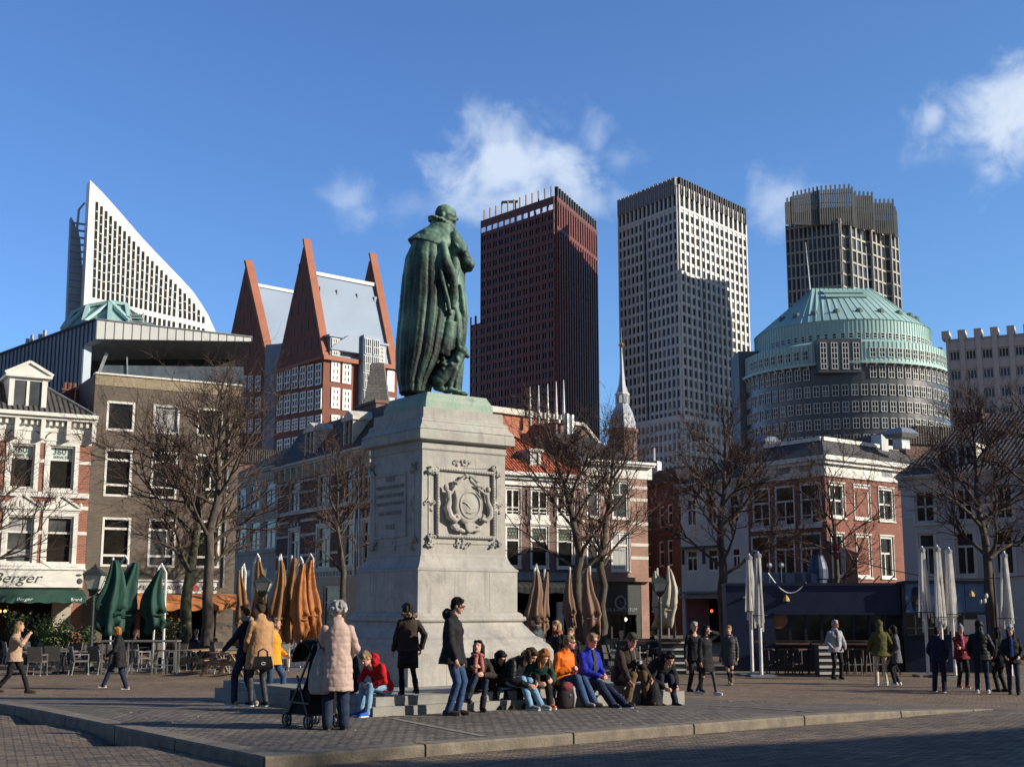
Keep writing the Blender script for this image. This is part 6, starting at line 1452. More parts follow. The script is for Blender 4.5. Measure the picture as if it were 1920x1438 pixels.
def church():
    Y = 140.0; P = V((K(1167,760)*Y, Y, 0)); t = thing('church_tower', 'octagonal lead domed church turret with a slim white spire', 'tower', P)
    z = lambda py: CAMZ+ray(1167,py).z/ray(1167,py).y*Y; w = lambda px: px/FPX*Y*.97
    mb = MB(); mb.lathe((0,0,0), [(w(27),-1),(w(27),z(812)),(w(30),z(811)),(w(30),z(805)),(w(26),z(804))], 8); mb.build('drum', M['brick_purple'], t)
    mb = MB(); mb.lathe((0,0,0), [(w(26),z(804)),(w(25),z(792)),(w(22),z(780)),(w(17),z(768)),(w(13),z(760)),(w(13),z(757))], 8); mb.build('dome', M['lead_pale'], t)
    mb = MB()
    for k in range(8): a = 2*pi*(k+.5)/8; mb.bar((cos(a)*w(11),sin(a)*w(11),z(757)),(cos(a)*w(11),sin(a)*w(11),z(742)),.35)
    mb.lathe((0,0,0), [(w(13),z(742)),(w(15),z(740)),(w(13),z(737))], 8); mb.build('lantern', M['panel_white'], t)
    mb = MB(); mb.lathe((0,0,0), [(w(12),z(737)),(w(7),z(722)),(w(4.5),z(700)),(w(2.2),z(670)),(w(.6),z(648)),(w(.3),z(615))], 8); mb.build('spire', M['lead_pale'], t)
    mb = MB(); mb.lathe((0,0,z(652)), [(.05,0),(.4,.3),(.05,.6)], 8); mb.build('finial', mat('gilded_ball', (.6,.35,.1), (.5,.3,.1), 3, .4, metal=.5), t)
    # block with the flagpoles, seen over the red roof
    kk = lambda px: K(px,800)
    A, B = V((kk(860)*104,104,0)), V((kk(1062)*112,112,0)); h = House('orange_plaster_block', 'orange rendered block with white coping and a row of flagpoles over the red roof', A, B, cat='building'); zt = h.z(1000,783)
    h.wall([], zt, M['orange_wall']); h.body(10, zt, M['lead']); h.part('coping', 'stone_trim', lambda m: m.box(-.2,-.3,zt,h.S+.2,.4,zt+.5))
    for px, py in ((985,727),(1001,724),(1018,721),(1034,717),(1048,714)):
        s0, s1 = h.s_(px,750), 0; h.part('flagpole', 'panel_white', lambda m: m.tube([(s0,-.6,h.z(px,800)),(s0,-.6,h.z(px,py))], [.17,.04], 6))
    C, D = V((kk(1040)*108,108,0)), V((kk(1150)*116,116,0)); g = House('slate_rear_house', 'grey rear gable with steel flues behind the pink house', C, D); zt = g.z(1080,800)
    g.part('wall', 'brick_purple', lambda m: m.prism_y([(0,-1),(g.S,-1),(g.S,zt-2.6),(g.S*.45,zt+.2),(0,zt)], 0, 8)); g.part('coping', 'stone_trim', lambda m: (m.bar((g.S,-.1,zt-2.6),(g.S*.45,-.1,zt+.3),.3,.3), m.bar((0,-.1,zt+.1),(g.S*.45,-.1,zt+.3),.3,.3)))
    for dx in (0,.75): g.part('flue', 'metal', lambda m: m.tube([(g.s_(1044,800)+dx,-1.0,g.z(1044,860)),(g.s_(1044,800)+dx,-1.0,g.z(1044,778))], .26, 8))
M['lead_pale'] = mat('pale_lead_sheet', (.46,.48,.52), (.36,.38,.42), .6, .4, metal=.2)
M['orange_wall'] = mat('orange_render', (.46,.17,.10), (.38,.14,.085), .5, .85)
church()
# low rooftops that close the view between the houses
def filler():
    kk = lambda px: K(px,880)
    for (pa, pb, Y, py, m, lb) in ((380,560,125,868,'brick_purple','long low brick house behind the side street'), (1270,1420,112,905,'brick_purple','low brick house behind the white corner house'), (1700,1960,95,838,'brick_purple','dark brick house behind the white gabled house')):
        A, B = V((kk(pa)*Y,Y,0)), V((kk(pb)*(Y+4),Y+4,0)); h = House('rear_house', lb, A, B); zt = h.z((pa+pb)/2, py); h.wall([], zt, M[m]); h.body(8, zt, M[m]); h.part('roof', 'tile_black', lambda m: m.prism_y([(-.2,zt),(h.S+.2,zt),(h.S-1,zt+1.4),(1,zt+1.4)], -.2, 8.2))
filler()

def offscreen():        # unseen terrace added right of the camera so that its roof shades the foreground
    A, B = V((2.4,-4.4,0)), V((62,24.8,0)); d = (B-A).normalized(); n = V((d.y,-d.x,0)); t = thing('shade_terrace', 'long brick terrace added out of view right of the camera to shade the foreground road', 'house', A); mb = MB(frame_at(V((0,0,0)), d)); S = (B-A).length
    mb.box(14,-12,-1,S,0,11.9); mb.build('wall', M['brick_red'], t); mb = MB(frame_at(V((0,0,0)), d)); mb.prism([(13.8,.2),(13.8,-12.2),(S,-12.2),(S,.2)], 11.91, 12.2); mb.build('roof', M['tile_black'], t)
    mb = MB(frame_at(V((0,0,0)), d)); [mb.box(18+6*k,-7,12.2,19+6*k,-6,13.6) for k in range(6)]; mb.build('chimney', M['brick_red'], t)
offscreen()
# ================================================================ trees
def tree(name, label, base, H, R, rad0, seed, bark='bark', fork=.34, lean=(0,0), counts=(5,6,5,4), group='bare trees round the square', squash=1.0, twig='twig', low=.0, dens=1.0):
    rnd = random.Random(seed); t = thing(name, label, 'tree', base, 0, group)
    tr = MB(); cr = MB()
    def path(p, d, L, n, wob, up):
        pts = [p]; d = d.normalized()
        for i in range(n):
            d = (d + V((rnd.uniform(-wob,wob), rnd.uniform(-wob,wob), rnd.uniform(-wob,wob)+up))).normalized(); p = p + d*(L/n); pts.append(p)
        return pts, d
    def branch(p, d, L, r, lv):
        n = (5,4,4,3,3)[lv]; pts, d2 = path(p, d, L, n, (.16,.22,.26,.28,.3)[lv], (.04,.03,.02,.01,.0)[lv])
        rs = [r*(1-.72*i/n) for i in range(n+1)]
        (tr if lv < 2 else cr).tube(pts, rs, (8,6,4,3,3)[lv], cap=False)
        if lv >= 4: return
        k = counts[lv] if lv < 4 else 0
        k = max(2, int(k*dens+rnd.random()*.8))
        for j in range(k):
            f = rnd.uniform(.22, 1.0) if j else 1.0
            i = min(n-1, int(f*n)); q = pts[i].lerp(pts[i+1], f*n-i) if f < 1 else pts[-1]
            dd = (pts[i+1]-pts[i]).normalized(); a = rnd.uniform(.45,.95) if j else .2
            perp = dd.cross(V((rnd.uniform(-1,1),rnd.uniform(-1,1),rnd.uniform(-1,1)))).normalized()
            nd = (dd*cos(a) + perp*sin(a)); nd.z += .16
            branch(q, nd, L*(.52,.52,.56,.60)[lv]*rnd.uniform(.7,1.25), r*(1-.72*f)*.72+.004, lv+1)
    top = V((lean[0], lean[1], H*fork)); n = 6
    pts = [V((lean[0]*i/n+.08*rnd.uniform(-1,1)*(i>0), lean[1]*i/n, H*fork*i/n-(.3 if i == 0 else 0))) for i in range(n+1)]
    tr.tube(pts, [rad0*(1.35 if i == 0 else 1.0-.25*i/n)*(1+.08*rnd.uniform(-1,1)) for i in range(n+1)], 12, cap=False)
    # a leader runs up through the crown, limbs leave it all the way up
    L = H*(1-fork); lp = [pts[-1]]; d = V((rnd.uniform(-.1,.1), rnd.uniform(-.1,.1), 1))
    for i in range(8): d = (d + V((rnd.uniform(-.16,.16), rnd.uniform(-.16,.16), .25))).normalized(); lp.append(lp[-1]+d*(L*.92/8))
    tr.tube(lp, [rad0*(.74-.68*i/8) for i in range(9)], 8, cap=False)
    nl = counts[0]+10
    for k in range(nl):
        f = (k/nl)**1.15*.95; i = min(7, int(f*8)); q = lp[i].lerp(lp[i+1], f*8-i)
        if k < 3: q = pts[-1] + V((0,0,-H*fork*.18*rnd.random()))
        ang = 2.4*k + rnd.uniform(-.5,.5); el_ = rad(rnd.uniform(28,52)+25*f); ll = R*1.05*(1-.62*f**1.4)*rnd.uniform(.75,1.2)*(1.0 if k > 2 else .9)
        branch(q, V((cos(ang)*cos(el_), sin(ang)*cos(el_)*squash, sin(el_))), ll, rad0*(.40-.25*f)*rnd.uniform(.8,1.1), 1)
    branch(lp[-1], V((0,0,1)), L*.12, rad0*.06, 3)
    zm = sorted(p.z for p in cr.v)[int(len(cr.v)*.975)]; f0 = H*fork; kz = (H*.97-f0)/(zm-f0)
    if kz < 1:
        for mb_ in (tr, cr):
            for p in mb_.v:
                if p.z > f0: p.z = f0+(p.z-f0)*kz
    o = tr.build('trunk', M[bark], t, smooth=True); o = cr.build('crown', M[twig], t)
    return t
def top_z(px, py, Y): return W(px, py, Y).z
def trees():
    T = [('linden_tree', 'big bare plane tree with mottled green bark left of the dark trunk', 347, 50.5, 655, 3.9, .27, 'bark_green', .30, 4, (7,9,6,4)),
         ('linden_tree', 'big bare tree with dark lumpy trunk beside the mottled green one', 384, 48.5, 650, 3.9, .24, 'bark', .42, 11, (4,5,5,4)),
         ('linden_tree', 'slim bare tree before the banded side street house', 638, 58, 775, 2.6, .17, 'bark', .42, 5, (5,7,5,4)),
         ('linden_tree', 'bare tree with pale lumpy trunk before the red roofed house', 1086, 47, 715, 3.0, .20, 'bark', .40, 8, (6,8,6,4)),
         ('linden_tree', 'bare tree with dark trunk before the dark shop front', 1131, 49.5, 740, 2.6, .18, 'bark', .44, 15, (5,7,5,4)),
         ('linden_tree', 'bare tree at the left end of the blue pavilion', 1360, 53, 725, 3.2, .22, 'bark', .38, 6, (7,9,6,4)),
         ('linden_tree', 'bare tree before the red brick corner house', 1573, 58, 800, 2.9, .17, 'bark', .34, 9, (5,7,5,4)),
         ('linden_tree', 'bare tree behind the right end of the pavilion', 1866, 50, 690, 3.4, .22, 'bark', .38, 13, (7,9,6,4)),
         ('linden_tree', 'bare tree with its trunk just outside the right edge', 1990, 50, 640, 3.6, .24, 'bark', .4, 14, (4,5,5,4)),
         ('linden_tree', 'bare tree outside the left edge reaching thin branches before the ornate house', -75, 38, 770, 2.5, .17, 'bark', .40, 3, (6,7,5,4))]
    for nm, lb, px, Y, py, R, r0, bk, fk, sd_, ct in T:
        b = at(px, Y); H = top_z(px, py, Y) - b.z
        tree(nm, lb, b, H*.97, R, r0, sd_, bk, fk, counts=ct)
    tree('linden_tree', 'bare tree out of view to the right whose shadow mottles the kerb', V((20,9.3,0)), 10.5, 3.2, .2, 31, counts=(5,7,5,3))
trees()

# ================================================================ parasols
M['tan_cloth'] = mat('tan_orange_canvas', (.30,.15,.055), (.18,.09,.035), 2.5, .85, .3, 10, stretch=(1,1,.4))
M['brown_cloth'] = mat('brown_canvas', (.16,.09,.06), (.24,.15,.10), 2.5, .85, .3, 10, stretch=(2,2,.3))
M['cream_cloth'] = mat('cream_canvas', (.52,.47,.34), (.36,.32,.24), 2.5, .85, .3, 10)
M['pole_white'] = mat('white_pole', (.72,.72,.70), (.60,.60,.58), 3, .4)
M['frame_white'] = mat('greyish_white_frame', (.76,.75,.70), (.58,.57,.54), 4, .4)
M['frame_orange'] = mat('pale_orange_tube', (.55,.34,.20), (.45,.28,.18), 4, .5)
def parasol(label, px, Y, pt, pb, cloth, w, seed, mast=None, lean=0.0, group='closed parasols', sashes=True):
    rnd = random.Random(seed); b = at(px, Y); t = thing('closed_parasol', label, 'parasol', b, 0, group); zt, zb = top_z(px, pt, Y)-b.z, top_z(px, pb, Y)-b.z
    L = zt-zb; n = 40; rings = []
    for i in range(15):
        f = i/14; r = w*(.16+.95*f**.8) if f < .72 else w*(.16+.95*.72**.8)*(1-.35*sin((f-.72)/.1*pi/2 if f < .82 else pi/2)+(.9*(f-.82) if f > .82 else 0))
        r *= 1+.22*mn.noise(V((seed*3.1, f*5, 0)))+(.18 if .80 < f < .95 else 0)*(seed%3)/2; bow = .10*sin(f*pi*1.3+seed)*w*3; rings.append([V((lean*(f-.5)*L + bow + r*(1+.16*mn.noise(V((k*.35, f*6, seed*1.0)))+.32*sin(k*2*pi/n*5+seed)+.12*sin(k*2*pi/n*9+f*3))*cos(2*pi*k/n), r*.8*(1+.32*sin(k*2*pi/n*5+seed))*sin(2*pi*k/n), zt - L*f + (.12*L*sin(k*2*pi/n*2+seed)*f if i > 10 else 0))) for k in range(n)])
    mb = MB(); mb.loft(rings); mb.build('canopy', M[cloth], t, smooth=True)
    if sashes: mb = MB(); f = .78; r = w*.80; mb.tube([V((lean*(f-.5)*L+r*cos(a), r*.8*sin(a), zt-L*f)) for a in [2*pi*i/12 for i in range(13)]], .03, 4); mb.build('strap', M[cloth], t)
    mb = MB(); mb.tube([(lean*L*.5,0,0),(0,0,zt+.1)], .035, 6); mb.build('pole', M['pole_white'], t)
    if mast: mb = MB(); x = mast; mb.tube([(x,.1,0),(x,.1,L*.2),(x*.9,.1,zt-.1),(x*.3,.05,zt+.22),(0,0,zt+.05)], .045, 6); mb.tube([(x,.1,zt*.5),(x*.2,0,zt-.4)], .02, 5); mb.build('mast', M['pole_white'], t)
    mb = MB(); mb.box(-.45,-.45,-.02,.45,.45,.07); mb.build('base', M['lead'], t)
    return t
def frame_parasol(label, px, Y, pt, pb, seed, n=7, w=.22, orange=False):
    rnd = random.Random(seed); b = at(px, Y); t = thing('parasol_frame', label, 'parasol', b, 0, 'bare white parasol frames by the pavilion'); zt, zb = top_z(px, pt, Y)-b.z, top_z(px, pb, Y)-b.z
    for k in range(n):
        a = 2*pi*k/n+rnd.random(); r = w*rnd.uniform(.5,1.2); e = zb+rnd.uniform(0,.6); mb = MB(); mb.bar((.07*cos(a),.07*sin(a),zt-.06*rnd.random()), (r*cos(a),r*sin(a),e), .05, .07); mb.build('arm', M['frame_orange' if orange and k == 2 else 'frame_white'], t)
        if k % 2: mb = MB(); mb.bar((.05*cos(a+.5),.05*sin(a+.5),zt-.9), (r*.8*cos(a+.5),r*.8*sin(a+.5),e-.1), .035); mb.build('strut', M['frame_white'], t)
    mb = MB(); mb.tube([(0,0,0),(0,0,zt)], .055, 8); mb.build('mast', M['frame_white'], t)
    mb = MB(); mb.lathe((0,0,zt-.05), [(.12,0),(.13,.08),(.05,.16),(.03,.2)], 8); mb.build('cap', M['metal'], t)
    z = zb+.55; mb = MB(); mb.tube([(w*1.15*cos(a), w*1.15*sin(a), z) for a in [2*pi*i/12 for i in range(13)]], .014, 4); mb.build('strap', M['black'], t)
    mb = MB(); mb.box(-.4,-.4,-.02,.4,.4,.06); mb.build('base', M['lead'], t)
def parasols():
    g = 'closed green parasols'
    parasol('dark green closed parasol next to the street lamp, leftmost of the green ones', 201, 45.5, 1050, 1178, 'green_cloth', .52, 1, None, .06, g); parasol('dark green closed parasol behind its leftmost neighbour, with curved white arm', 230, 46, 1054, 1182, 'green_cloth', .50, 2, -.35, -.10, g)
    parasol('dark green closed parasol before the orange awning, beside the mottled trunk', 288, 46, 1068, 1178, 'green_cloth', .42, 3, .28, -.08, g)
    g = 'closed tan and orange parasols'
    for i, (px, pt, pb, w, m, lb) in enumerate(((447,1068,1196,.27,.12,'tan closed parasol, leftmost of the orange group behind the couple'),(480,1050,1196,.30,-.25,'tan closed parasol directly behind the small street lantern'),(517,1050,1190,.30,.10,'tan closed parasol, third of the orange group'),
            (541,1046,1192,.34,None,'brown orange closed parasol in the middle of the orange group'),(562,1056,1192,.30,-.22,'orange closed parasol second from the right of its group'),(582,1050,1184,.36,-.30,'bright orange closed parasol, rightmost of its group'))):
        parasol(lb, px, 46.5+.5*(i%2), pt, pb, 'tan_cloth' if i < 4 else 'orange_cloth', w, 5+i, m, 0, g)
    g = 'closed brown parasols'
    parasol('brown striped closed parasol just right of the pedestal', 1003, 45, 1070, 1192, 'brown_cloth', .30, 20, .15, .02, g); parasol('brown closed parasol leaning against its neighbour right of the pedestal', 1022, 45.4, 1072, 1190, 'brown_cloth', .2, 21, None, -.04, g)
    parasol('dark brown closed parasol left of the pale tree trunk', 1070, 46.5, 1068, 1180, 'brown_cloth', .2, 22, None, 0, g); parasol('brown closed parasol between the two tree trunks', 1108, 46, 1066, 1186, 'brown_cloth', .32, 23, None, 0, g)
    parasol('cream closed parasol behind the street lantern', 1236, 46.5, 1070, 1168, 'cream_cloth', .26, 24, None, 0, 'closed cream parasols'); parasol('cream closed parasol with loose pale cloth right of the lantern', 1257, 46, 1066, 1166, 'cream_cloth', .28, 25, None, -.04, 'closed cream parasols')
    frame_parasol('bare white parasol frame in front of the dark pavilion wall', 1411, 42.5, 1046, 1178, 1, 7, .2); frame_parasol('second bare white parasol frame in front of the dark pavilion wall', 1428, 42, 1042, 1186, 2, 8, .2, True)
    frame_parasol('bare parasol frame, leftmost of the three before the light blue panels', 1741, 42, 1032, 1180, 3, 7, .3); frame_parasol('bare parasol frame, middle of the three before the light blue panels', 1770, 41.5, 1030, 1190, 4, 8, .24)
    frame_parasol('bare parasol frame, right of the three before the light blue panels', 1792, 41.8, 1034, 1184, 5, 8, .24, True); frame_parasol('bare white parasol frame at the right edge', 1897, 41.5, 1042, 1192, 6, 8, .26, True)
parasols()

# ================================================================ street lanterns
M['lamp_glass'] = mat('frosted_lantern_glass', (.55,.58,.50), (.42,.45,.40), 3, .25)
def lantern(label, px, Y, pt, pg, w, arms=True):
    b = at(px, Y); t = thing('street_lantern', label, 'street lamp', b, 0, 'old style street lanterns'); zt, zg = top_z(px, pt, Y)-b.z, top_z(px, pg, Y)-b.z
    mb = MB(); mb.lathe((0,0,0), [(.16,-.1),(.16,.15),(.11,.3),(.10,.8),(.07,.9),(.055,1.4),(.05,zg-.35),(.07,zg-.33),(.05,zg-.28),(.045,zg-.1)], 10)
    if arms: mb.bar((-.25,0,zg-.45),(.25,0,zg-.45),.03); mb.ell((-.25,0,zg-.45),.03,6,4); mb.ell((.25,0,zg-.45),.03,6,4)
    mb.build('post', M['iron'], t)
    h = zt-zg; mb = MB()
    sq = lambda r, z: [V((r*a,r*c,z)) for a,c in ((-1,-1),(1,-1),(1,1),(-1,1))]
    mb.loft([sq(w*.30,zg+.08), sq(w*.52,zg+h*.62)]); mb.build('glass', M['lamp_glass'], t)
    mb = MB(); mb.loft([sq(w*.62,zg+h*.62), sq(w*.60,zg+h*.66), sq(w*.25,zg+h*.86), sq(w*.22,zg+h*.90), sq(w*.10,zg+h*.96), sq(.02,zg+h*1.06)])
    for a, c in ((-1,-1),(1,-1),(1,1),(-1,1)): mb.bar((a*w*.31,c*w*.31,zg+.06),(a*w*.53,c*w*.53,zg+h*.63),.03)
    mb.loft([sq(.05,zg-.12), sq(w*.33,zg+.04), sq(w*.33,zg+.08)]); mb.build('lantern_frame', M['iron'], t)
lantern('green iron street lantern left of the green parasols', 168, 44.5, 1060, 1108, .55); lantern('street lantern before the tan parasols', 488, 43.5, 1080, 1112, .50); lantern('street lantern with bright glass before the cream parasol', 1240, 44, 1080, 1112, .48); lantern('street lantern farther back, right of the bright one', 1266, 52, 1092, 1124, .5)

# ================================================================ cafe furniture
M['wicker'] = mat('grey_wicker', (.15,.14,.125), (.09,.085,.08), 20, .8, .5, 60)
M['wicker_b'] = mat('black_wicker', (.03,.03,.03), (.05,.048,.045), 20, .8, .5, 60)
M['alu'] = mat('brushed_table_edge', (.26,.26,.25), (.17,.17,.165), 4, .45, metal=.3)
M['wood'] = mat('weathered_wood', (.30,.20,.11), (.19,.13,.08), 5, .8, .3, stretch=(1,6,6))
M['wood_dark'] = mat('dark_wood', (.06,.04,.025), (.04,.028,.02), 5, .6)
M['red_cloth'] = mat('red_upholstery', (.30,.02,.02), (.2,.015,.015), 5, .8)
def chair(black=False):
    t = thing('cafe_chair', 'x', 'chair'); m = M['wicker_b' if black else 'wicker']
    mb = MB(); mb.box(-.24,-.24,.42,.24,.24,.47); mb.build('seat', m, t)
    mb = MB(); mb.add([(-.24,.20,.45),(.24,.20,.45),(.24,.30,.92),(-.24,.30,.92),(-.24,.235,.45),(.24,.235,.45),(.24,.335,.92),(-.24,.335,.92)], [(0,1,2,3),(5,4,7,6),(1,5,6,2),(4,0,3,7),(3,2,6,7),(4,5,1,0)]); mb.build('backrest', m, t)
    for x in (-.22,.22):
        mb = MB(); mb.bar((x,-.22,.42),(x*1.04,-.25,0),.03); mb.ell((x*1.04,-.25,.015),.022,6,4,mi=1); mb.build('leg', [M['alu'], M['pole_white']], t); mb = MB(); mb.bar((x,.22,.45),(x*1.04,.29,0),.03); mb.ell((x*1.04,.29,.015),.022,6,4,mi=1); mb.build('leg', [M['alu'], M['pole_white']], t)
        mb = MB(); mb.bar((x,-.22,.42),(x,-.22,.66),.03); mb.bar((x,-.24,.66),(x,.27,.66),.04,.03); mb.build('armrest', M['alu'], t)
    return t
def table(w=.7, h=.74, black=False):
    t = thing('cafe_table', 'x', 'table'); mb = MB(); mb.box(-w/2,-.35,h-.035,w/2,.35,h); mb.build('tabletop', M['alu'], t); mb = MB(); mb.tube([(0,0,.03),(0,0,h-.036)], .035, 8); mb.build('column', M['black'], t)
    mb = MB(); mb.bar((-.28,-.25,.03),(.28,.25,.03),.05); mb.bar((-.28,.25,.031),(.28,-.25,.031),.05); mb.build('foot', M['black'], t); return t
def furniture():
    c0, c1, t0 = chair(), chair(True), table(); used = {}
    def put(proto, px, Y, rz, label, group, s=1.0):
        o = proto if proto.name not in used else copy_tree(proto); used[proto.name] = 1
        o.location = at(px, Y); o.rotation_euler = (0,0,rz); o['label'] = label; o['group'] = group; o.scale = (s,s,s); return o
    G = 'grey wicker cafe chairs on the left terrace'; GL = 'grey wicker cafe chair among the tables of the left terrace'
    for px, Y, rz, lb, bl in ((69,42.6,pi-.05,'grey wicker chair with its back to the viewer, nearest the blonde woman',0),(148,43,pi-1.0,'grey wicker chair turned sideways in the front row, right of the table',0),(186,43.4,pi-.5,'grey wicker chair just left of the long high table, seen from behind',0),
            (412,44,2.2,'grey wicker chair leaning beside the picnic bench',0),(96,43.6,pi+.3,'black wicker chair tucked behind the front grey chair',1)):
        put(c1 if bl else c0, px, Y, rz, lb, G)
    rnd = random.Random(12)
    for px in (20,40,60,88,112,130,150,172,196,225,262,290,330,352,372,402,432,520,548,600,625):
        put(c0 if rnd.random() < .6 else c1, px+rnd.uniform(-4,4), rnd.choice((45.5,47,48.5)), rnd.uniform(0,6.28), GL, G)
    G2 = 'cafe tables on the left terrace'
    for px, Y, lb in ((40,43.2,'low cafe table with metal edge behind the blonde woman'),(118,44,'low cafe table in the front row between grey chairs'),(205,44.8,'small cafe table left of the high table')): put(t0, px, Y, 0, lb, G2)
    for px in (90,150,250,345,405,440,530,610): put(t0, px+rnd.uniform(-5,5), rnd.choice((46.2,47.8)), rnd.uniform(-.3,.3), 'cafe table farther back on the left terrace', G2)
    # long high table with stools
    b = at(262, 43.2); t = thing('high_table', 'long high bar table on thin metal legs before the green parasol', 'table', b, .02)
    mb = MB(); mb.box(-1.25,-.3,1.06,1.25,.3,1.11); mb.build('tabletop', M['alu'], t)
    for x in (-1.2,-.35,.45,1.2):
        for y in (-.25,.25): mb = MB(); mb.bar((x,y,0),(x,y,1.06),.045); mb.build('leg', M['alu'], t)
    s = thing('bar_stool', 'x', 'stool'); mb = MB(); mb.box(-.17,-.17,.74,.17,.17,.78); mb.build('seat', M['wicker'], s)
    for x in (-.15,.15):
        for y in (-.15,.15): mb = MB(); mb.bar((x,y,.74),(x*1.25,y*1.25,0),.03); mb.build('leg', M['alu'], s)
    mb = MB(); mb.box(-.18,-.18,.28,.18,-.15,.31); mb.box(-.18,.15,.28,.18,.18,.31); mb.build('footrest', M['alu'], s)
    for px, Y in ((215,43.9),(300,43.6),(318,43.4),(246,44)): put(s, px, Y, 0, 'grey bar stool at the long high table', 'bar stools of the left terrace')
    sd = copy_tree(s)
    for o in [sd]+kids(sd):
        if o.type == 'MESH': o.data = o.data.copy(); o.data.materials[0] = M['wood_dark']
    for px, Y in ((1440,43.6),(1475,43.4),(1502,43.7),(1532,43.5),(1590,43.6),(1618,43.4),(1640,43.8),(1210,44),(1185,44.5),(1238,44.3)): put(sd, px, Y, .4, 'dark bar stool in front of the blue pavilion', 'bar stools by the pavilion', 1.05)
    b0 = thing('picnic_table', 'x', 'table')
    mb = MB(); [mb.box(-.9,-.36+.15*k,.72,.9,-.23+.15*k,.76) for k in range(5)]; mb.build('tabletop', M['wood'], b0)
    for y in (-.72,.72): mb = MB(); mb.box(-.9,y-.13,.42,.9,y+.13,.46); mb.build('bench', M['wood'], b0)
    for x in (-.65,.65):
        for sgn in (-1,1): mb = MB(); mb.bar((x,sgn*.25,.72),(x,sgn*.72,0),.07,.09); mb.build('leg', M['wood'], b0)
        mb = MB(); mb.bar((x+.06,-.75,.39),(x+.06,.75,.39),.05,.09); mb.build('crossbar', M['wood'], b0)
    put(b0, 432, 42.6, 1.35, 'weathered wooden picnic table behind the couple in navy and camel', 'wooden picnic tables'); put(b0, 372, 44.6, 1.2, 'weathered wooden picnic table at the foot of the dark tree trunk', 'wooden picnic tables')
    # long dark bar tables before the pavilion
    bt = thing('bar_table', 'x', 'table'); mb = MB(); mb.box(-1.1,-.3,1.05,1.1,.3,1.10); mb.build('tabletop', M['wood_dark'], bt)
    for x in (-.95,.95):
        for sgn in (-1,1): mb = MB(); mb.bar((x-.2*sgn,0,1.05),(x+.3*sgn,0,0),.05); mb.build('leg', M['black'], bt)
    put(bt, 1478, 43, 0, 'dark trestle bar table left of the man in the grey jacket', 'trestle bar tables'); put(bt, 1618, 43, 0, 'dark trestle bar table right of the man in the grey jacket', 'trestle bar tables'); put(bt, 1215, 43.4, 0, 'dark bar table below the street lanterns', 'trestle bar tables')
    st = thing('striped_crate', 'black and white striped slatted crate beside the man in the grey jacket', 'crate', at(1551, 42)); 
    mb = MB(); mb.box(-.30,-.3,0,.30,.3,1.0); mb.build('crate_body', M['black'], st); mb = MB(); [mb.box(-.31,-.33,.08+.20*k,.31,-.301,.16+.20*k) for k in range(5)]; mb.build('slats', M['pole_white'], st)
    st = thing('striped_crate', 'striped slatted crate with white bars below the street lanterns', 'crate', at(1262, 43.6)); mb = MB(); mb.box(-.4,-.3,0,.4,.3,1.15); mb.build('crate_body', M['black'], st); mb = MB(); [mb.box(-.41,-.33,.12+.22*k,.41,-.301,.18+.22*k) for k in range(5)]; mb.build('slats', M['pole_white'], st)
    for px, Y, lb in ((1065,44,'low cafe table between the pedestal and the pale tree trunk'),(1160,45,'low cafe table below the dark shop front')): put(t0, px, Y, 0, lb, 'cafe tables right of the monument')
    for px, Y in ((1030,44),(1052,44.6),(1092,44.5),(1150,44.2),(1172,45),(1196,44.8)): put(c1, px, Y, rnd.uniform(0,6), 'black wicker chair on the terrace right of the monument', 'black chairs right of the monument')
    b = at(690, 46)
furniture()

# ================================================================ greenery
M['leaf_dark'] = mat('dark_leaves', (.025,.05,.015), (.05,.085,.025), 6, .7); M['leaf_bright'] = mat('yellow_green_leaves', (.10,.17,.03), (.06,.12,.02), 6, .7); M['leaf_red'] = mat('yellow_and_red_leaves', (.22,.20,.06), (.14,.14,.05), 5, .7)
def shrub(name, label, px, Y, x0, x1, z0, z1, dp, n, m, seed, pot=None):
    rnd = random.Random(seed); t = thing(name, label, 'plant', at(px, Y)); mb = MB(); cl = [(rnd.uniform(x0,x1), rnd.uniform(-dp,dp), rnd.uniform(z0+.1,z1-.1)) for _ in range(max(6, n//70))]
    for _ in range(n):
        c = rnd.choice(cl); p = V((c[0]+rnd.gauss(0,.16), c[1]+rnd.gauss(0,.14), c[2]+rnd.gauss(0,.15))); a = V((rnd.uniform(-1,1),rnd.uniform(-1,1),rnd.uniform(-.3,1))).normalized(); b = a.cross(V((rnd.uniform(-1,1),rnd.uniform(-1,1),rnd.uniform(-1,1)))).normalized(); s = rnd.uniform(.03,.07)
        mb.add([p-a*s, p+b*s*.6, p+a*s, p-b*s*.6], [(0,1,2,3)])
    mb.build('foliage', M[m], t); mb = MB()
    for c in cl[:8]: mb.tube([(c[0]*.6,c[1]*.5,z0-.3),(c[0],c[1],c[2])], [.02,.008], 4)
    mb.build('stem', M['bark'], t)
    if pot: mb = MB(); mb.box(*pot); mb.build('planter', M['wicker_b'], t)
shrub('planter_hedge', 'dark leafy hedge in a long planter behind the left terrace', 75, 51, -1.4, 1.1, .5, 1.9, .3, 2600, 'leaf_dark', 1, (-1.5,-.3,0,1.2,.3,.55)); shrub('planter_hedge', 'bright yellow green hedge in a planter left of the street lantern', 128, 50, -1.0, .8, .5, 1.35, .25, 2200, 'leaf_bright', 2, (-1.1,-.3,0,.9,.3,.5))
shrub('potted_shrub', 'small pale leaved potted shrub left of the mottled trunk', 316, 49, -.4, .4, .7, 1.75, .3, 700, 'leaf_red', 3, (-.3,-.3,0,.3,.3,.6))

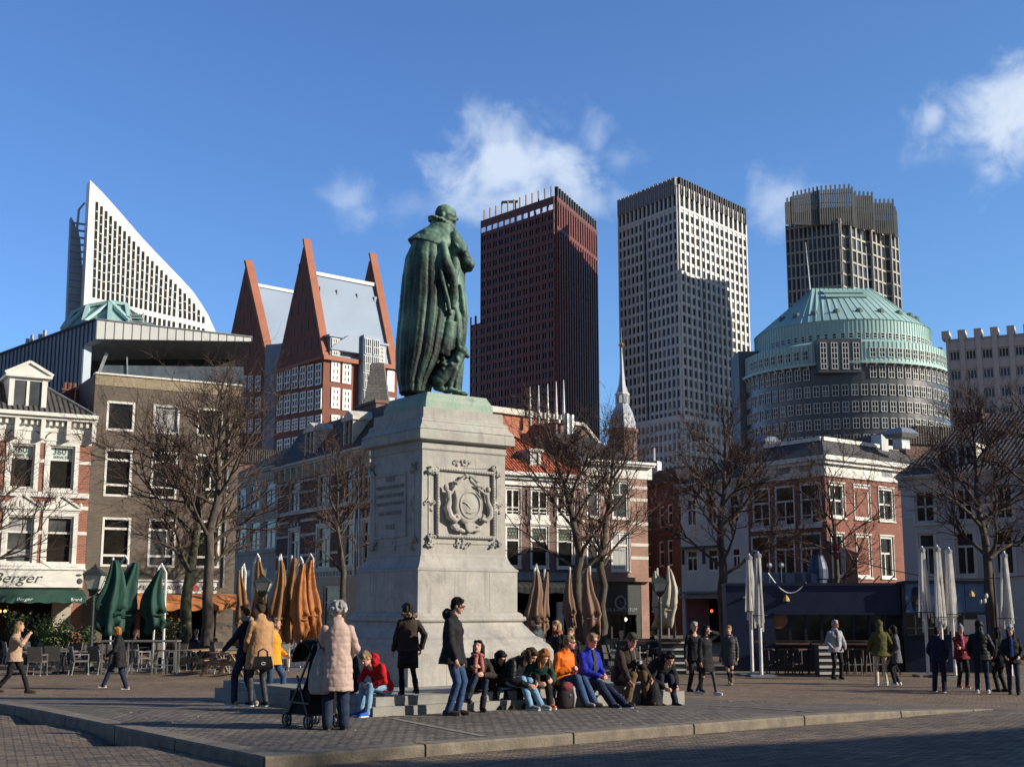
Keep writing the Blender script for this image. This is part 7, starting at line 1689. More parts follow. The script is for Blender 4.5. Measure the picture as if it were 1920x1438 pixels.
# ================================================================ blue pavilion
M['navy'] = mat('navy_blue_steel', (.008,.018,.062), (.006,.013,.045), 1.5, .5, .15, 6); M['navy_d'] = mat('dark_navy_steel', (.005,.008,.018), (.006,.01,.022), 2, .5)
M['pale_blue'] = mat('pale_blue_panel', (.13,.22,.38), (.09,.16,.29), 1.1, .5, stretch=(1,1,.3)); M['vent_blue'] = mat('blue_vent', (.02,.045,.10), (.015,.035,.08), 3, .5)
def pavilion():
    A, B = V((K(1362,1150)*45.5, 45.5, 0)), V((K(1690,1150)*44.8, 44.8, 0)); h = House('blue_pavilion', 'long navy blue steel bar pavilion with a dark window band', A, B, cat='pavilion', zb=-.66)
    z = lambda py: h.z(1520, py); S = h.S; s = h.s_; zt, zb = z(1098), h.zb; x1 = s(1452,1180)
    h.part('end_wall', 'navy', lambda m: m.box(0,0,zb,x1,3,zt)); h.part('upper_wall', 'navy', lambda m: m.box(x1,0,z(1149),S,3,zt)); h.part('lower_wall', 'navy_d', lambda m: m.box(x1,.03,zb,S,3,z(1208)))
    h.part('trim', 'navy', lambda m: (m.box(-.03,-.06,zt,S+.03,3,zt+.10), m.box(x1,-.04,z(1149)-.06,S,.0,z(1149)+.02)))
    for i in range(8):
        a, b = x1+(S-x1)*i/8, x1+(S-x1)*(i+1)/8; w = h.part('window', 'navy_d', lambda m: (m.box(a,.1,z(1208),a+.05,.2,z(1149)), m.box(b-.05,.1,z(1208),b,.2,z(1149)))); h.part('pane', 'glass', lambda m: m.box(a+.051,.15,z(1208),b-.051,.17,z(1149)), w)
    h.part('counter', 'brick_dark', lambda m: m.box(x1,-.3,z(1208),S-.4,.02,z(1208)+.05)); sg = h.part('round_sign', mat('amber_glow', (.30,.12,.04), (.22,.09,.03), 4, .6), lambda m: m.tube([(s(1460,1160),.08,z(1161)),(s(1460,1160),.14,z(1161))], .32, 18))
    mb = MB(); c = V((s(1474,1124),-.02,z(1124))); mb.lathe(c, [(.02,.16),(.10,.05),(.12,-.05),(.0,-.06)], 8); mb.build('wall_lamp', M['brass'], h.root); mb = MB(); c = V((s(1396,1120),-.02,z(1120))); mb.ell(c, (.09,.06,.05), 8, 5); mb.build('wall_lamp', M['metal'], h.root)
    # roof equipment
    def lat(px, py0, prof, m, name): Yy = 46.5; p = W(px, 1100, Yy); v = h.F.inverted() @ V((p.x,p.y,0)); mb = MB(); zz = zt+.1; mb.lathe((v.x,v.y,zz), prof, 16); mb.build(name, M[m], h.root)
    lat(1535, 0, [(.30,0),(.30,.12),(.36,.18),(.36,.52),(.30,.75),(.22,.95),(.22,1.0)], 'vent_blue', 'ventilator')
    for px, w_ in ((1452,.38),(1482,.42),(1504,.30),(1519,.2)): v = h.F.inverted() @ W(px,1095,46.2); mb = MB(); mb.prism_y([(v.x-w_,zt+.1),(v.x+w_,zt+.1),(v.x+w_*.9,zt+.42),(v.x-w_,zt+.5)], .6, 1.3); mb.build('roof_unit', M['vent_blue'], h.root)
    for px in (1442,1464): v = h.F.inverted() @ W(px,1095,46); mb = MB(); mb.ell((v.x,.3,zt+.72), .10, 8, 6); mb.bar((v.x,.3,zt+.1),(v.x,.3,zt+.7),.03); mb.build('spotlight', M['metal'], h.root)
    mb = MB(); a = V((s(1440,1080),.0,zt+.45)); b = V((s(1512,1095),.0,zt+.12)); mb.tube([a.lerp(b,t_)-V((0,.03,.75*sin(pi*t_)*.7)) for t_ in [i/12 for i in range(13)]], .02, 5); mb.build('cable', M['pole_white'], h.root)
    h.part('roof_beam', 'black', lambda m: [m.bar((s(x,1090),.3,zt+.12),(s(x+12,1080),.3,zt+.35),.04) for x in (1590,1615,1640,1668)])
    A2 = V((K(1692,1150)*44.7, 44.7, 0)); B2 = V((K(1856,1150)*44.2, 44.2, 0)); g = House('pale_blue_kiosk', 'open kiosk with pale blue upper panels and a navy counter', A2, B2, cat='kiosk', zb=-.68); z = lambda py: g.z(1770, py); S = g.S
    for i in range(4): a, b = .12+(S-.24)*i/4, .12+(S-.24)*(i+1)/4; g.part('panel', 'pale_blue', lambda m: m.box(a+.01,0,z(1148),b-.01,.08,z(1094)))
    g.part('frame', 'navy_d', lambda m: (m.box(0,-.05,g.zb,.12,.1,z(1090)), m.box(S-.12,-.05,g.zb,S,.1,z(1090)), m.box(.12,-.05,z(1152),S-.12,.1,z(1148)-.002), m.box(.12,-.06,z(1094)+.002,S-.12,2.5,z(1088)), m.box(S-.12,2.4,g.zb,S,2.5,z(1090))))
    g.part('counter_wall', 'navy', lambda m: (m.box(.12,.02,g.zb,S-.12,.3,z(1192)), m.box(.1,-.18,z(1192),S-.6,.3,z(1190)+.02)))
    g.part('window_bars', 'lead', lambda m: ([m.box(x,.0,z(1190),x+.04,.05,z(1152)) for x in (.4,1.2,2.0)], m.box(.12,.0,z(1178),S*.6,.05,z(1176)))); g.part('interior', 'dark_in', lambda m: (m.box(.12,2.3,g.zb,S-.12,2.4,z(1094)), m.box(.0,.3,g.zb,.05,2.4,z(1094))))
    g.part('menu_foil', 'curtain', lambda m: m.box(g.s_(1807,1180),-.03,z(1196),g.s_(1845,1180),.0,z(1161)))
    for px, py in ((1722,1130),(1821,1115)): mb = MB(); c = V((g.s_(px,py),-.06,z(py))); mb.lathe(c, [(.02,.14),(.09,.05),(.11,-.05),(.0,-.06)], 8); mb.build('wall_lamp', M['brass'], g.root)
    mb = MB(); c = V((g.s_(1716,1120),.0,z(1148)))      # silhouette figure painted on the panel
    d = MB(); x = g.s_(1717,1120); zz = z(1148); d.prism_y([(x-.12,zz+.05),(x-.02,zz+.05),(x,zz+.4),(x+.05,zz+.05),(x+.14,zz+.05),(x+.13,zz+.5),(x+.16,zz+.75),(x+.08,zz+.86),(x-.02,zz+.88),(x-.12,zz+.78),(x-.16,zz+.45)], -.006, 0); d.tube([(x-.12,-.003,zz+.5),(x-.45,-.003,zz+.08)], .015, 4); d.build('painted_figure', M['navy_d'], g.root)
    for k, (px, py) in enumerate(((1848,1117),(1838,1128),(1845,1126))): mb = MB(); mb.ell((g.s_(px,py),-.15,z(py)), (.06,.06,.09), 8, 5); mb.build('spotlight', M['pole_white'], g.root)
    g.part('post', 'black', lambda m: (m.tube([(S+.15,-.3,g.zb),(S+.15,-.3,z(1075))], .045, 8)))
    for (px, py) in ((1568,1026),(1569,1042)):
        p = W(px, py, 52); t = thing('red_lantern', 'upper round red lantern hanging before the corner house' if py < 1030 else 'lower round red lantern hanging before the corner house', 'lantern', p, 0, 'round red lanterns'); mb = MB(); mb.ell((0,0,0), (.16,.16,.14), 12, 8); mb.build('lantern_ball', M['red_cloth'], t); mb = MB(); mb.tube([(0,0,.1),(0,0,2.5)], .012, 4); mb.build('cord', M['black'], t)
    # string lights overhead
    t = thing('string_lights', 'thin dark cable strung over the right hand terrace', 'cable', W(1540,1060,50)); mb = MB(); a, b = W(1566,1040,50)-t.location, W(1960,1075,47)-t.location; mb.tube([a.lerp(b,i/20)-V((0,0,.5*sin(pi*i/20))) for i in range(21)], .018, 4); mb.build('cable', M['black'], t)
M['brass'] = mat('warm_brass_lamp', (.60,.38,.12), (.5,.3,.1), 3, .4)
pavilion()
# ================================================================ people
def cmat(name, c, c2=None, rough=.8, bump=.25, sc_=9): return mat(name, c, c2 or tuple(x*.7 for x in c), sc_, rough, bump, 40, spec=.15)
SK = {'fair': cmat('fair_skin', (.62,.36,.26), (.52,.28,.20), .5, .05), 'tan': cmat('tan_skin', (.46,.26,.17), (.38,.20,.13), .5, .05), 'pink': cmat('rosy_skin', (.66,.34,.25), (.56,.24,.18), .5, .05)}
M['eye'] = mat('dark_eye', (.02,.015,.012), rough=.3); M['lip'] = mat('lips', (.34,.11,.09), (.3,.1,.08), rough=.5)
CL = {}
def cloth(k, c, c2=None, rough=.8):
    if k not in CL: CL[k] = cmat(k, c, c2, rough)
    return CL[k]
black = cloth('black_cloth', (.012,.012,.014), (.022,.022,.025)); navy = cloth('navy_cloth', (.012,.017,.035), (.02,.026,.05)); jeans = cloth('blue_denim', (.045,.085,.17), (.025,.05,.11)); djeans = cloth('dark_denim', (.025,.037,.07), (.015,.022,.045)); ljeans = cloth('light_denim', (.20,.34,.47), (.13,.24,.36))
HC = {'blonde': (.42,.27,.12), 'black': (.012,.010,.010), 'brown': (.07,.04,.022), 'red': (.32,.10,.025), 'grey': (.42,.41,.39), 'ginger': (.40,.15,.04), 'sand': (.30,.20,.12)}
def ik(a, t, l1, l2, pole):
    a, t, pole = V(a), V(t), V(pole); d = t-a; L = d.length; mx = (l1+l2)*.995
    if L > mx: t = a + d*(mx/L); d = t-a; L = mx
    u = d/L; x = (l1*l1-l2*l2+L*L)/(2*L); h = math.sqrt(max(0, l1*l1-x*x)); p = (pole - u*pole.dot(u))
    if p.length < 1e-4: p = V((0,0,1))
    return a + u*x + p.normalized()*h, t
def rotx(h, p): return Matrix.Rotation(h, 3, 'Z') @ Matrix.Rotation(p, 3, 'Y')
def person(label, pos, yaw, h=1.72, pelvis=None, lean=0.0, side=0.0, hands=((.05,.25,.78),(.05,-.25,.78)), feet=((.05,.10,0),(-.05,-.10,0)), head=(0,0), skin='fair', top='coat', tc=None, hem=-.12, bulk=1.0, quilt=0, flare=1.0,
           leg='trousers', lc=None, lr=.062, shoe=None, boots=0, hair='short', hc='brown', curl=.5, vox=.0095, hood=None, scarf=None, group=None, sit=False, glasses=False, inner=None, elbows=None, toes=None, kneesp=None, mouth=True, round_back=0.0, hlen=.25):
    s = h/1.75; pv = V(pelvis or (0,0,.93)) ; tc = tc or black; lc = lc or jeans; shoe = shoe or black
    root = thing('person', label, 'person', pos, yaw, group); root.scale = (s,s,s)
    Rt = Matrix.Rotation(side, 3, 'X') @ Matrix.Rotation(lean, 3, 'Y')
    R2 = Matrix.Rotation(side, 3, 'X') @ Matrix.Rotation(lean+round_back, 3, 'Y')
    mid = pv + Rt @ V((0,0,.26)); ch = mid + R2 @ V((0,0,.24)); nk = ch + R2 @ V((.015,0,.06)); Hh = rotx(*head); hd = nk + R2 @ V((.02,0,.07)) + Hh @ V((.02,0,.085))
    sh = [ch + R2 @ V((-.01,.168,-.055)), ch + R2 @ V((-.01,-.168,-.055))]; bulk = 1+(bulk-1)*.75; hp = [pv + V((0,.095,-.02)), pv + V((0,-.095,-.02))]
    el, wr = [], []
    for i in (0,1):
        pole = V((-.6,(.55 if i == 0 else -.55),-.5)) if not elbows else V(elbows[i]); e, w = ik(sh[i], hands[i], .285, .255, pole); el.append(e); wr.append(w)
    kn, an = [], []
    for i in (0,1):
        t = V(feet[i]) + V((0,0,.085)); k, a = ik(hp[i], t, .43, .43, V(kneesp[i]) if kneesp else V((1,0,.5 if sit else .1))); kn.append(k); an.append(a)
    # ---- one continuous body
    m = MB(); H = lambda x, y, z: hd + Hh @ V((x,y,z))
    m.ell(H(-.01,0,.018), (.098,.078,.102), 14, 10, Hh); m.ell(H(.028,0,-.045), (.066,.056,.072), 12, 8, Hh); m.cap(H(.088,0,.012), H(.104,0,-.022), .010, .015, 8); m.ell(H(.072,0,-.10), (.024,.026,.018), 8, 6, Hh); m.ell(H(.078,0,.03), (.018,.05,.014), 8, 6, Hh)
    m.cap(H(.086,-.016,-.062), H(.086,.016,-.062), .009, .009, 6)
    for y in (.080,-.080): m.ell(H(-.005,y,-.012), (.020,.010,.030), 8, 6, Hh)
    m.cap(nk - V((0,0,.05)), hd + Hh @ V((-.02,0,-.05)), .058, .052, 10)
    m.cap(pv, mid, .12, .10, 10); m.cap(mid, ch - (ch-mid)*.25, .10, .12, 10); m.cap(sh[0], sh[1], .055, .055, 8)
    for i in (0,1):
        m.cap(sh[i], el[i], .050, .038, 8); m.cap(el[i], wr[i], .038, .027, 8)
        d = (wr[i]-el[i]).normalized(); out = V((0, 1 if i == 0 else -1, 0)); inn = V((0,-out.y,0)); n = (inn - d*inn.dot(d)); n = n.normalized() if n.length > .1 else V((0,0,-1)); w_ = d.cross(n).normalized()   # n: palm normal, w_: across
        if w_.x < 0 and abs(d.z) > .5: w_ = -w_
        p = wr[i] + d*.05; m.cap(wr[i], p + d*.035, .026, .024, 8)
        for o in (-.020,.020): m.cap(wr[i] + d*.015 + w_*o*.8, p + d*.04 + w_*o, .017, .016, 6)
        for j in range(4):
            o = (-.031,-.011,.010,.030)[j]; Lf = (.066,.074,.070,.054)[j]; c = curl*(1+.12*j); b = p + d*.045 + w_*o; d1 = (d*cos(c*.8)+n*sin(c*.8)); k1 = b + d1*Lf*.5; d2 = (d*cos(c*1.9)+n*sin(c*1.9)); m.cap(b, k1, .0105, .0098, 6); m.cap(k1, k1+d2*Lf*.5, .0098, .0085, 6)
        b = wr[i] + d*.03 - w_*.028; d1 = (d*.72 - w_*.6 + n*.4).normalized(); k1 = b + d1*.035; m.cap(b, k1, .013, .011, 6); m.cap(k1, k1+(d*.9+n*.35).normalized()*.03, .011, .0095, 6)
        m.cap(hp[i], kn[i], .075, .052, 10); m.cap(kn[i], an[i], .050, .033, 8)
        tx = V((1,0,0)) if not toes else V(toes[i]); m.cap(an[i]-V((0,0,.04)), an[i]+tx*.13-V((0,0,.055)), .034, .026, 6)
    # face colouring by position: eyes and lips
    body = m.build('body', [SK[skin], M['eye'], M['lip']], root, remesh=vox, relax=2)
    E = [H(.086,.031,.004), H(.086,-.031,.004)]; Lp = H(.092,0,-.063); me = body.data; idx = [0]*len(me.polygons)
    for k, f in enumerate(me.polygons):
        c = f.center
        if (c-hd).length < .14:
            if min((c-E[0]).length, (c-E[1]).length) < .0125: idx[k] = 1
            elif mouth:
                q = c-Lp; q = Hh.inverted() @ q
                if abs(q.z) < .008 and abs(q.y) < .022 and abs(q.x) < .03: idx[k] = 2
    me.polygons.foreach_set('material_index', idx)
    # ---- upper clothing
    seed = V((hash(label) % 97, 3, 5)) if 0 else V((sum(map(ord,label)) % 97, 3, 5))
    B = bulk
    if top:
        m = MB(); n = 24
        def ring(c, R, a, b, sq=1.0): return [c + R @ V((a*cos(2*pi*k/n), b*sin(2*pi*k/n), 0)) for k in range(n)]
        rings = [ring(nk + R2 @ V((-.01,0,.02)), R2, .065, .075), ring(ch + R2 @ V((-.01,0,.015)), R2, .090*B, .125), ring(ch + R2 @ V((0,0,-.06)), R2, .120*B, .185*B), ring(mid + R2 @ V((.01,0,.08)), R2, .145*B, .185*B), ring(mid, Rt, .14*B, .172*B), ring(pv + Rt @ V((0,0,.10)), Rt, .145*B, .182*B), ring(pv, Rt, .155*B, .195*B*flare)]
        if hem < 0:
            k = 3; bx = (kn[0].x+kn[1].x)/2
            for j in range(1, k+1): f = j/k; rings.append(ring(pv + V((.0+ (0 if not sit else .06*f),0,hem*f)), Matrix(), .155*B*(1+.25*f*flare), .195*B*(1+.12*f)*flare))
        m.loft(rings)
        for i in (0,1):
            m.ell(sh[i], .066*B); m.cap(sh[i], el[i], .064*B, .056*B, 10); wq = el[i].lerp(wr[i], 1.0); m.cap(el[i], wq, .060*B, .043*B, 10)
        if hood == 'down': m.ell(nk + R2 @ V((-.10,0,.015)), (.085,.13,.09), 12, 8); m.cap(nk + R2 @ V((-.03,.075,.02)), nk + R2 @ V((-.03,-.075,.02)), .055, .055, 8)
        elif hood == 'up':
            m.ell(H(-.035,0,.015), (.115,.105,.13), 14, 10, Hh); m.cap(H(-.05,0,-.05), nk + V((-.04,0,-.03)), .095, .10, 10)
        else: m.cap(nk + R2 @ V((-.02,.045,.02)), nk + R2 @ V((-.02,-.045,.02)), .045, .045, 8)
        zq = pv.z
        def disp(co, no):
            v = .010*mn.noise(co*9+seed) + .006*mn.noise(co*20+seed)
            if quilt: v += quilt*(abs(sin(co.z*pi/.085))**.5-.7)
            return v
        if hood == 'up':       # leave the face free: push the hood back off the face
            pass
        o = m.build('coat' if hem < -.2 else 'jacket', tc, root, remesh=max(.0115, vox*1.15), relax=2, disp=disp)
        if hood == 'up':
            bm = bmesh.new(); bm.from_mesh(o.data); Hi = Hh.inverted()
            kill = [f for f in bm.faces if (lambda q: q.x > .045 and abs(q.y) < .075 and -.10 < q.z < .09)(Hi @ (f.calc_center_median()-hd))]
            bmesh.ops.delete(bm, geom=kill, context='FACES'); bm.to_mesh(o.data); bm.free()
        if hood == 'fur' : pass
    if inner:       # open front showing a lighter layer
        m = MB(); m.loft([[c + R2 @ V((x, y, 0)) for x, y in ((0,-w),(d_,-w*.8),(d_+.012,0),(d_,w*.8),(0,w))] for c, w, d_ in ((nk, .03, .075), (ch+R2@V((0,0,-.05)), .045, .135*B), (mid, .05, .158*B), (pv+V((0,0,.05)), .055, .165*B))]); m.build('shirt', inner, root)
    # ---- legs
    m = MB()
    if leg in ('trousers', 'tights', 'shorts'):
        r0 = .098 if leg == 'trousers' else .088; m.ell(pv, (.13,.165,.13), 14, 8); m.cap(hp[0], hp[1], .11, .11, 10)
        for i in (0,1): m.cap(hp[i], kn[i], r0, lr*1.12, 10); m.cap(kn[i], an[i] - V((0,0,.02 if lr > .055 else 0)), lr*1.08, lr*.92, 10)
        m.build('trousers' if leg != 'tights' else 'leggings', lc, root, remesh=max(.0115,vox*1.15), relax=2, disp=lambda co, no: .007*mn.noise(V((co.x*9,co.y*9,co.z*14))+seed))
    if leg == 'skirt':
        n = 24; rg = lambda z, a, b: [V((pv.x+a*cos(2*pi*k/n)*(1+.05*sin(k*2.1)), b*sin(2*pi*k/n)*(1+.05*sin(k*1.7)), z)) for k in range(n)]
        m.loft([rg(pv.z+.1,.14,.175), rg(pv.z-.05,.16,.19), rg(pv.z-.25,.175,.20), rg(pv.z-.42,.18,.205)]); m.build('skirt', lc, root, smooth=True)
        m = MB()
        for i in (0,1): m.cap(hp[i], kn[i], .085, .06, 10); m.cap(kn[i], an[i], .057, .042, 10)
        m.build('leggings', black, root, smooth=True)
    # ---- shoes
    for i in (0,1):
        tx = V((1,0,0)) if not toes else V(toes[i]).normalized(); a = an[i]; m = MB(); z0 = a.z-.085
        up = V((0,0,1)); f = lambda d_, z: a + tx*d_ + up*(z-.085)
        m.cap(f(-.045,.045), f(.02,.05), .045, .046, 10); m.cap(f(.02,.045), f(.165,.032), .044, .034, 10)
        if boots: m.cap(f(-.01,.06), a.lerp(kn[i], boots), .052, .060 if boots > .3 else .052, 10)
        so = MB()
        w_ = tx.cross(up).normalized(); pts = [(-.09,.0),(-.07,.034),(.05,.036),(.13,.046),(.185,.030),(.205,0),(.185,-.030),(.13,-.046),(.05,-.036),(-.07,-.034)]
        so.loft([[f(x,z)+w_*y for x,y in pts] for z in (.0,.022)])
        sh_ = m.build('boot' if boots else 'shoe', shoe if not isinstance(shoe, tuple) else shoe[0], root, smooth=True); so.build('sole', shoe[1] if isinstance(shoe, tuple) else M['black'], sh_)
    # ---- hair
    hm = cloth('hair_'+hc, HC[hc], tuple(x*.5 for x in HC[hc]), .55)
    if hair and hair != 'none':
        m = MB()
        def patch(th0, th1, fx, fz, r=1.0):
            m.ell(H(-.020,0,.030), (.103*r,.088*r,.103*r), 16, 10, Hh)
        if hair in ('short','long','bob','curly','pony','bun','fringe'): patch(0,0,0,0, 1.0)
        if hair == 'short': m.ell(H(-.055,0,-.01), (.068,.078,.085), 12, 8, Hh); m.cap(H(.045,-.04,.085), H(.045,.04,.085), .032, .032, 8)
        if hair in ('long','bob','fringe'):
            L = hlen if hair != 'bob' else .12
            m.cap(H(.045,-.045,.08), H(.045,.045,.08), .034, .034, 8)
            for y, x, r in ((.075,-.02,.036),(.06,-.06,.05),(0,-.085,.058),(-.06,-.06,.05),(-.075,-.02,.036),(.072,.02,.024),(-.072,.02,.024)):
                st = H(x,y,.02); e = st + Hh @ V((-.02,y*.15,0)) + V((0,0,-L)); m.cap(st, e, r, r*.62, 8)
        if hair == 'curly': 
            rr = random.Random(3)
            for _ in range(40): a, b = rr.uniform(.35,5.93), rr.uniform(-.3,1.2); v = V((-abs(cos(a)*cos(b)) if b < .7 else cos(a)*cos(b), sin(a)*cos(b), sin(b))); m.ell(H(-.02,0,.02)+Hh@(v*.105), .034, 6, 5)
        if hair == 'pony': m.ell(H(-.055,0,-.01), (.062,.074,.08), 12, 8, Hh); m.tube([H(-.10,0,.06), H(-.16,0,.05), H(-.18,0,-.06), H(-.15,0,-.20)], [.03,.045,.04,.015], 8)
        if hair == 'bun': m.ell(H(-.055,0,-.01), (.062,.074,.08), 12, 8, Hh); m.ell(H(-.09,0,.10), .052)
        m.build('hair', hm, root, remesh=.010, relax=1, disp=lambda co, no: .007*mn.noise(V((co.x*28,co.y*28,co.z*10))))
        if hair in ('cap','beanie','hat'): pass
    if isinstance(hood, (list, tuple)) and hood[0] == 'cap':
        m = MB(); m.ell(H(-.015,0,.055), (.105,.090,.075), 16, 8, Hh); m.loft([[H(.05+x*.09, y*.07, z+.052) for x, y in ((0,-1),(.7,-.9),(1,-.3),(1,.3),(.7,.9),(0,1))] for z in (0,.012)]); m.build('cap', hood[1], root, smooth=True)
    if isinstance(hood, (list, tuple)) and hood[0] == 'beanie':
        m = MB(); m.ell(H(-.015,0,.05), (.108,.094,.098), 16, 10, Hh); m.ell(H(-.02,0,.155), .032, 8, 6); m.build('beanie', hood[1], root, smooth=True)
    if isinstance(hood, (list, tuple)) and hood[0] == 'fur':
        rr = random.Random(5); m = MB()
        for _ in range(70): a = rr.uniform(0,6.28); m.ell(nk + R2 @ V((-.06+.12*cos(a), .14*sin(a), .03+rr.uniform(-.03,.03))), rr.uniform(.02,.04), 5, 4)
        m.build('fur_collar', hood[1], root, smooth=True)
    if glasses:
        m = MB()
        for y in (.032,-.032): m.ell(H(.098,y,.006), (.008,.024,.017), 8, 6, Hh)
        m.bar(H(.10,-.01,.01), H(.10,.01,.01), .006); m.bar(H(.09,.055,.01), H(.0,.082,.008), .006); m.bar(H(.09,-.055,.01), H(.0,-.082,.008), .006); m.build('sunglasses', M['eye'], root)
    if scarf:
        m = MB(); m.tube([nk + R2 @ V((.085*cos(a), .085*sin(a), .02+.01*sin(3*a))) for a in [2*pi*i/14 for i in range(15)]], .038, 8)
        if len(scarf) > 1: m.tube([nk + R2 @ V((.09,.04,0)), ch + R2 @ V((.145*B,.06,-.12)), ch + R2 @ V((.155*B,.06,-.34))], [.035,.045,.04], 8); m.tube([nk + R2 @ V((.09,-.04,0)), ch + R2 @ V((.145*B,-.07,-.12)), ch + R2 @ V((.155*B,-.07,-.28))], [.035,.045,.04], 8)
        m.build('scarf', scarf[0], root, smooth=True)
    root['_h'] = s
    return root
D = rad
white_shoe = (cloth('white_shoe', (.6,.6,.58), (.5,.5,.48)), M['pole_white']); brown_shoe = cloth('brown_leather', (.07,.04,.025), (.05,.03,.02), .5)
def stride(a=.28, b=.28): return ((a,.08,.0),(-b,-.08,.03))
def seat_pt(px, inset=.22, py=1290):
    k = K(px, py); n = -dL; o = SC; t = (k*o.y-o.x)/(dR.x-k*dR.y); p = o + dR*t + dL*inset; return V((p.x, p.y, 0))
YS = math.atan2(-dL.y, -dL.x)     # facing outwards from the long lit step
def people():
    g = None
    beige = cloth('beige_puffer', (.42,.29,.20), (.34,.23,.16)); pink = cloth('pale_pink_puffer', (.47,.345,.29), (.40,.29,.25), .6); camel = cloth('camel_coat', (.42,.24,.12), (.34,.19,.09)); orange = cloth('orange_jacket', (.78,.17,.015), (.62,.12,.01), .6); yel = cloth('amber_vest', (.75,.32,.03), (.6,.25,.02)); red = cloth('red_jacket', (.50,.015,.02), (.36,.01,.015)); blue = cloth('royal_blue_fleece', (.02,.035,.42), (.015,.025,.30))
    dkbrown = cloth('dark_brown_jacket', (.045,.034,.028), (.03,.022,.018)); green = cloth('bottle_green_jacket', (.018,.05,.042), (.012,.035,.03)); purple = cloth('purple_knit', (.10,.03,.15), (.07,.02,.10)); olive = cloth('olive_parka', (.10,.10,.035), (.07,.07,.025)); greyc = cloth('light_grey_fleece', (.34,.36,.39), (.26,.28,.31)); cream = cloth('cream_trousers', (.55,.48,.36), (.45,.39,.29)); wine = cloth('wine_red_jacket', (.18,.02,.03), (.13,.015,.02)); charcoal = cloth('charcoal_puffer', (.055,.06,.065), (.035,.038,.042), .5); pinks = cloth('pink_scarf', (.42,.16,.14), (.32,.10,.10)); khaki = cloth('brown_trousers', (.13,.085,.05), (.09,.06,.035)); fur = cloth('tan_fur', (.24,.17,.11), (.15,.10,.07)); gblack = cloth('shiny_black_puffer', (.012,.012,.013), (.02,.02,.022), .38); blk = black
    # -- left
    person('blonde woman in a beige puffer jacket walking right, raising one hand', at(22,31), 0.1, 1.70, hands=((.05,.27,.82),(.34,-.16,1.42)), feet=((.36,.08,.02),(-.36,-.08,.08)), tc=beige, quilt=.008, bulk=1.15, lc=blk, shoe=brown_shoe, hair='long', hc='blonde', hlen=.16, elbows=((-1,.3,-.3),(-.2,-.6,-1)), vox=.011, lean=.05)
    person('red haired woman in a black coat and jeans walking left', at(221,35.5), pi+.1, 1.66, hands=((.30,.18,.95),(-.10,-.25,.85)), feet=((.42,.08,0),(-.22,-.08,.0)), tc=blk, hem=-.30, bulk=1.2, flare=1.15, lc=djeans, shoe=(cloth('sand_shoe',(.35,.28,.2)),M['pole_white']), hair='bob', hc='ginger', vox=.011, lean=.10, lr=.07)
    person('person in navy jacket and jeans pointing left beside the camel coat', at(459,21.6), pi-.35, 1.62, hands=((.42,.20,.88),(.12,-.22,.85)), feet=((.16,.10,0),(-.14,-.08,0)), tc=navy, lc=djeans, shoe=(cloth('tan_trainer',(.4,.3,.2)),M['pole_white']), hair='short', hc='brown', scarf=(cloth('pale_scarf',(.4,.3,.26)),), head=(-.2,.1))
    person('woman in a long camel coat holding a black handbag', at(484,21.4), pi-.9, 1.66, hands=((.22,.16,.93),(.12,-.26,.80)), feet=((.10,.09,0),(-.10,-.09,0)), tc=camel, hem=-.30, bulk=1.1, flare=1.1, lc=charcoal, lr=.052, shoe=(blk,M['pole_white']), hair='bun', hc='brown', head=(.35,.10))
    person('child in an amber vest with jeans and white trainers walking behind the camel coat', at(509,22.6), -.25, 1.42, hands=((.22,.18,.98),(-.05,-.26,.80)), feet=((.22,.08,.02),(-.28,-.08,.06)), tc=yel, hem=-.14, bulk=1.1, lc=jeans, shoe=white_shoe, hair='short', hc='sand')
    person('grey haired woman in a long pale pink puffer coat, seen from behind', at(629,17.25), pi/2+.25, 1.64, hands=((.30,.14,1.0),(.22,-.20,.98)), feet=((.04,.11,0),(.0,-.12,0)), tc=pink, hem=-.40, bulk=1.06, quilt=.006, flare=1.05, lc=djeans, lr=.085, shoe=blk, hair='curly', hc='grey', head=(.25,-.05), vox=.009)
    # -- on the left hand step
    yl = math.atan2(-dR.y, -dR.x)
    p = SC + dL*.28 + dR*.34; sitp = lambda z: (0,0,z)
    person('boy in a red hooded jacket sitting bent over on the step corner', V((p.x,p.y,0)), yl+.25, 1.48, pelvis=(0,0,.46), sit=True, lean=.42, round_back=.35, head=(0,.75), hands=((.42,.10,.52),(.42,-.08,.53)), feet=((.50,.12,0),(.44,-.10,0)), tc=red, hem=-.04, hood='down', lc=ljeans, shoe=(cloth('bright_blue_shoe',(.02,.12,.6)),M['pole_white']), hair='short', hc='sand', bulk=1.05, elbows=((.1,.6,-.8),(.1,-.6,-.8)))
    p = SC + dL*1.15 + dR*.30
    person('child in a purple jumper with black hood sitting behind the boy in red', V((p.x,p.y,0)), yl-.3, 1.62, pelvis=(0,0,.42), sit=True, lean=.12, hands=((.30,.14,.55),(.30,-.12,.55)), feet=((.45,.12,0),(.42,-.10,0)), tc=blk, hem=-.04, hood='up', inner=purple, lc=blk, hair='long', hc='black', bulk=1.1, head=(.1,.1))
    # -- standing by the pedestal
    p = V((0,0,0)); p = at(764, 19.9); 
    person('dark haired girl in brown jacket and black skirt standing on the step, back turned', V((p.x,p.y,STEP_H)), pi/2+.35, 1.36, hands=((.12,.27,.86),(-.06,-.26,.90)), feet=((.02,.11,0),(-.16,-.13,.03)), tc=dkbrown, hem=-.10, bulk=1.15, leg='skirt', lc=blk, hood=('fur',fur), hair='long', hc='black', hlen=.12, boots=.45, head=(.45,.35))
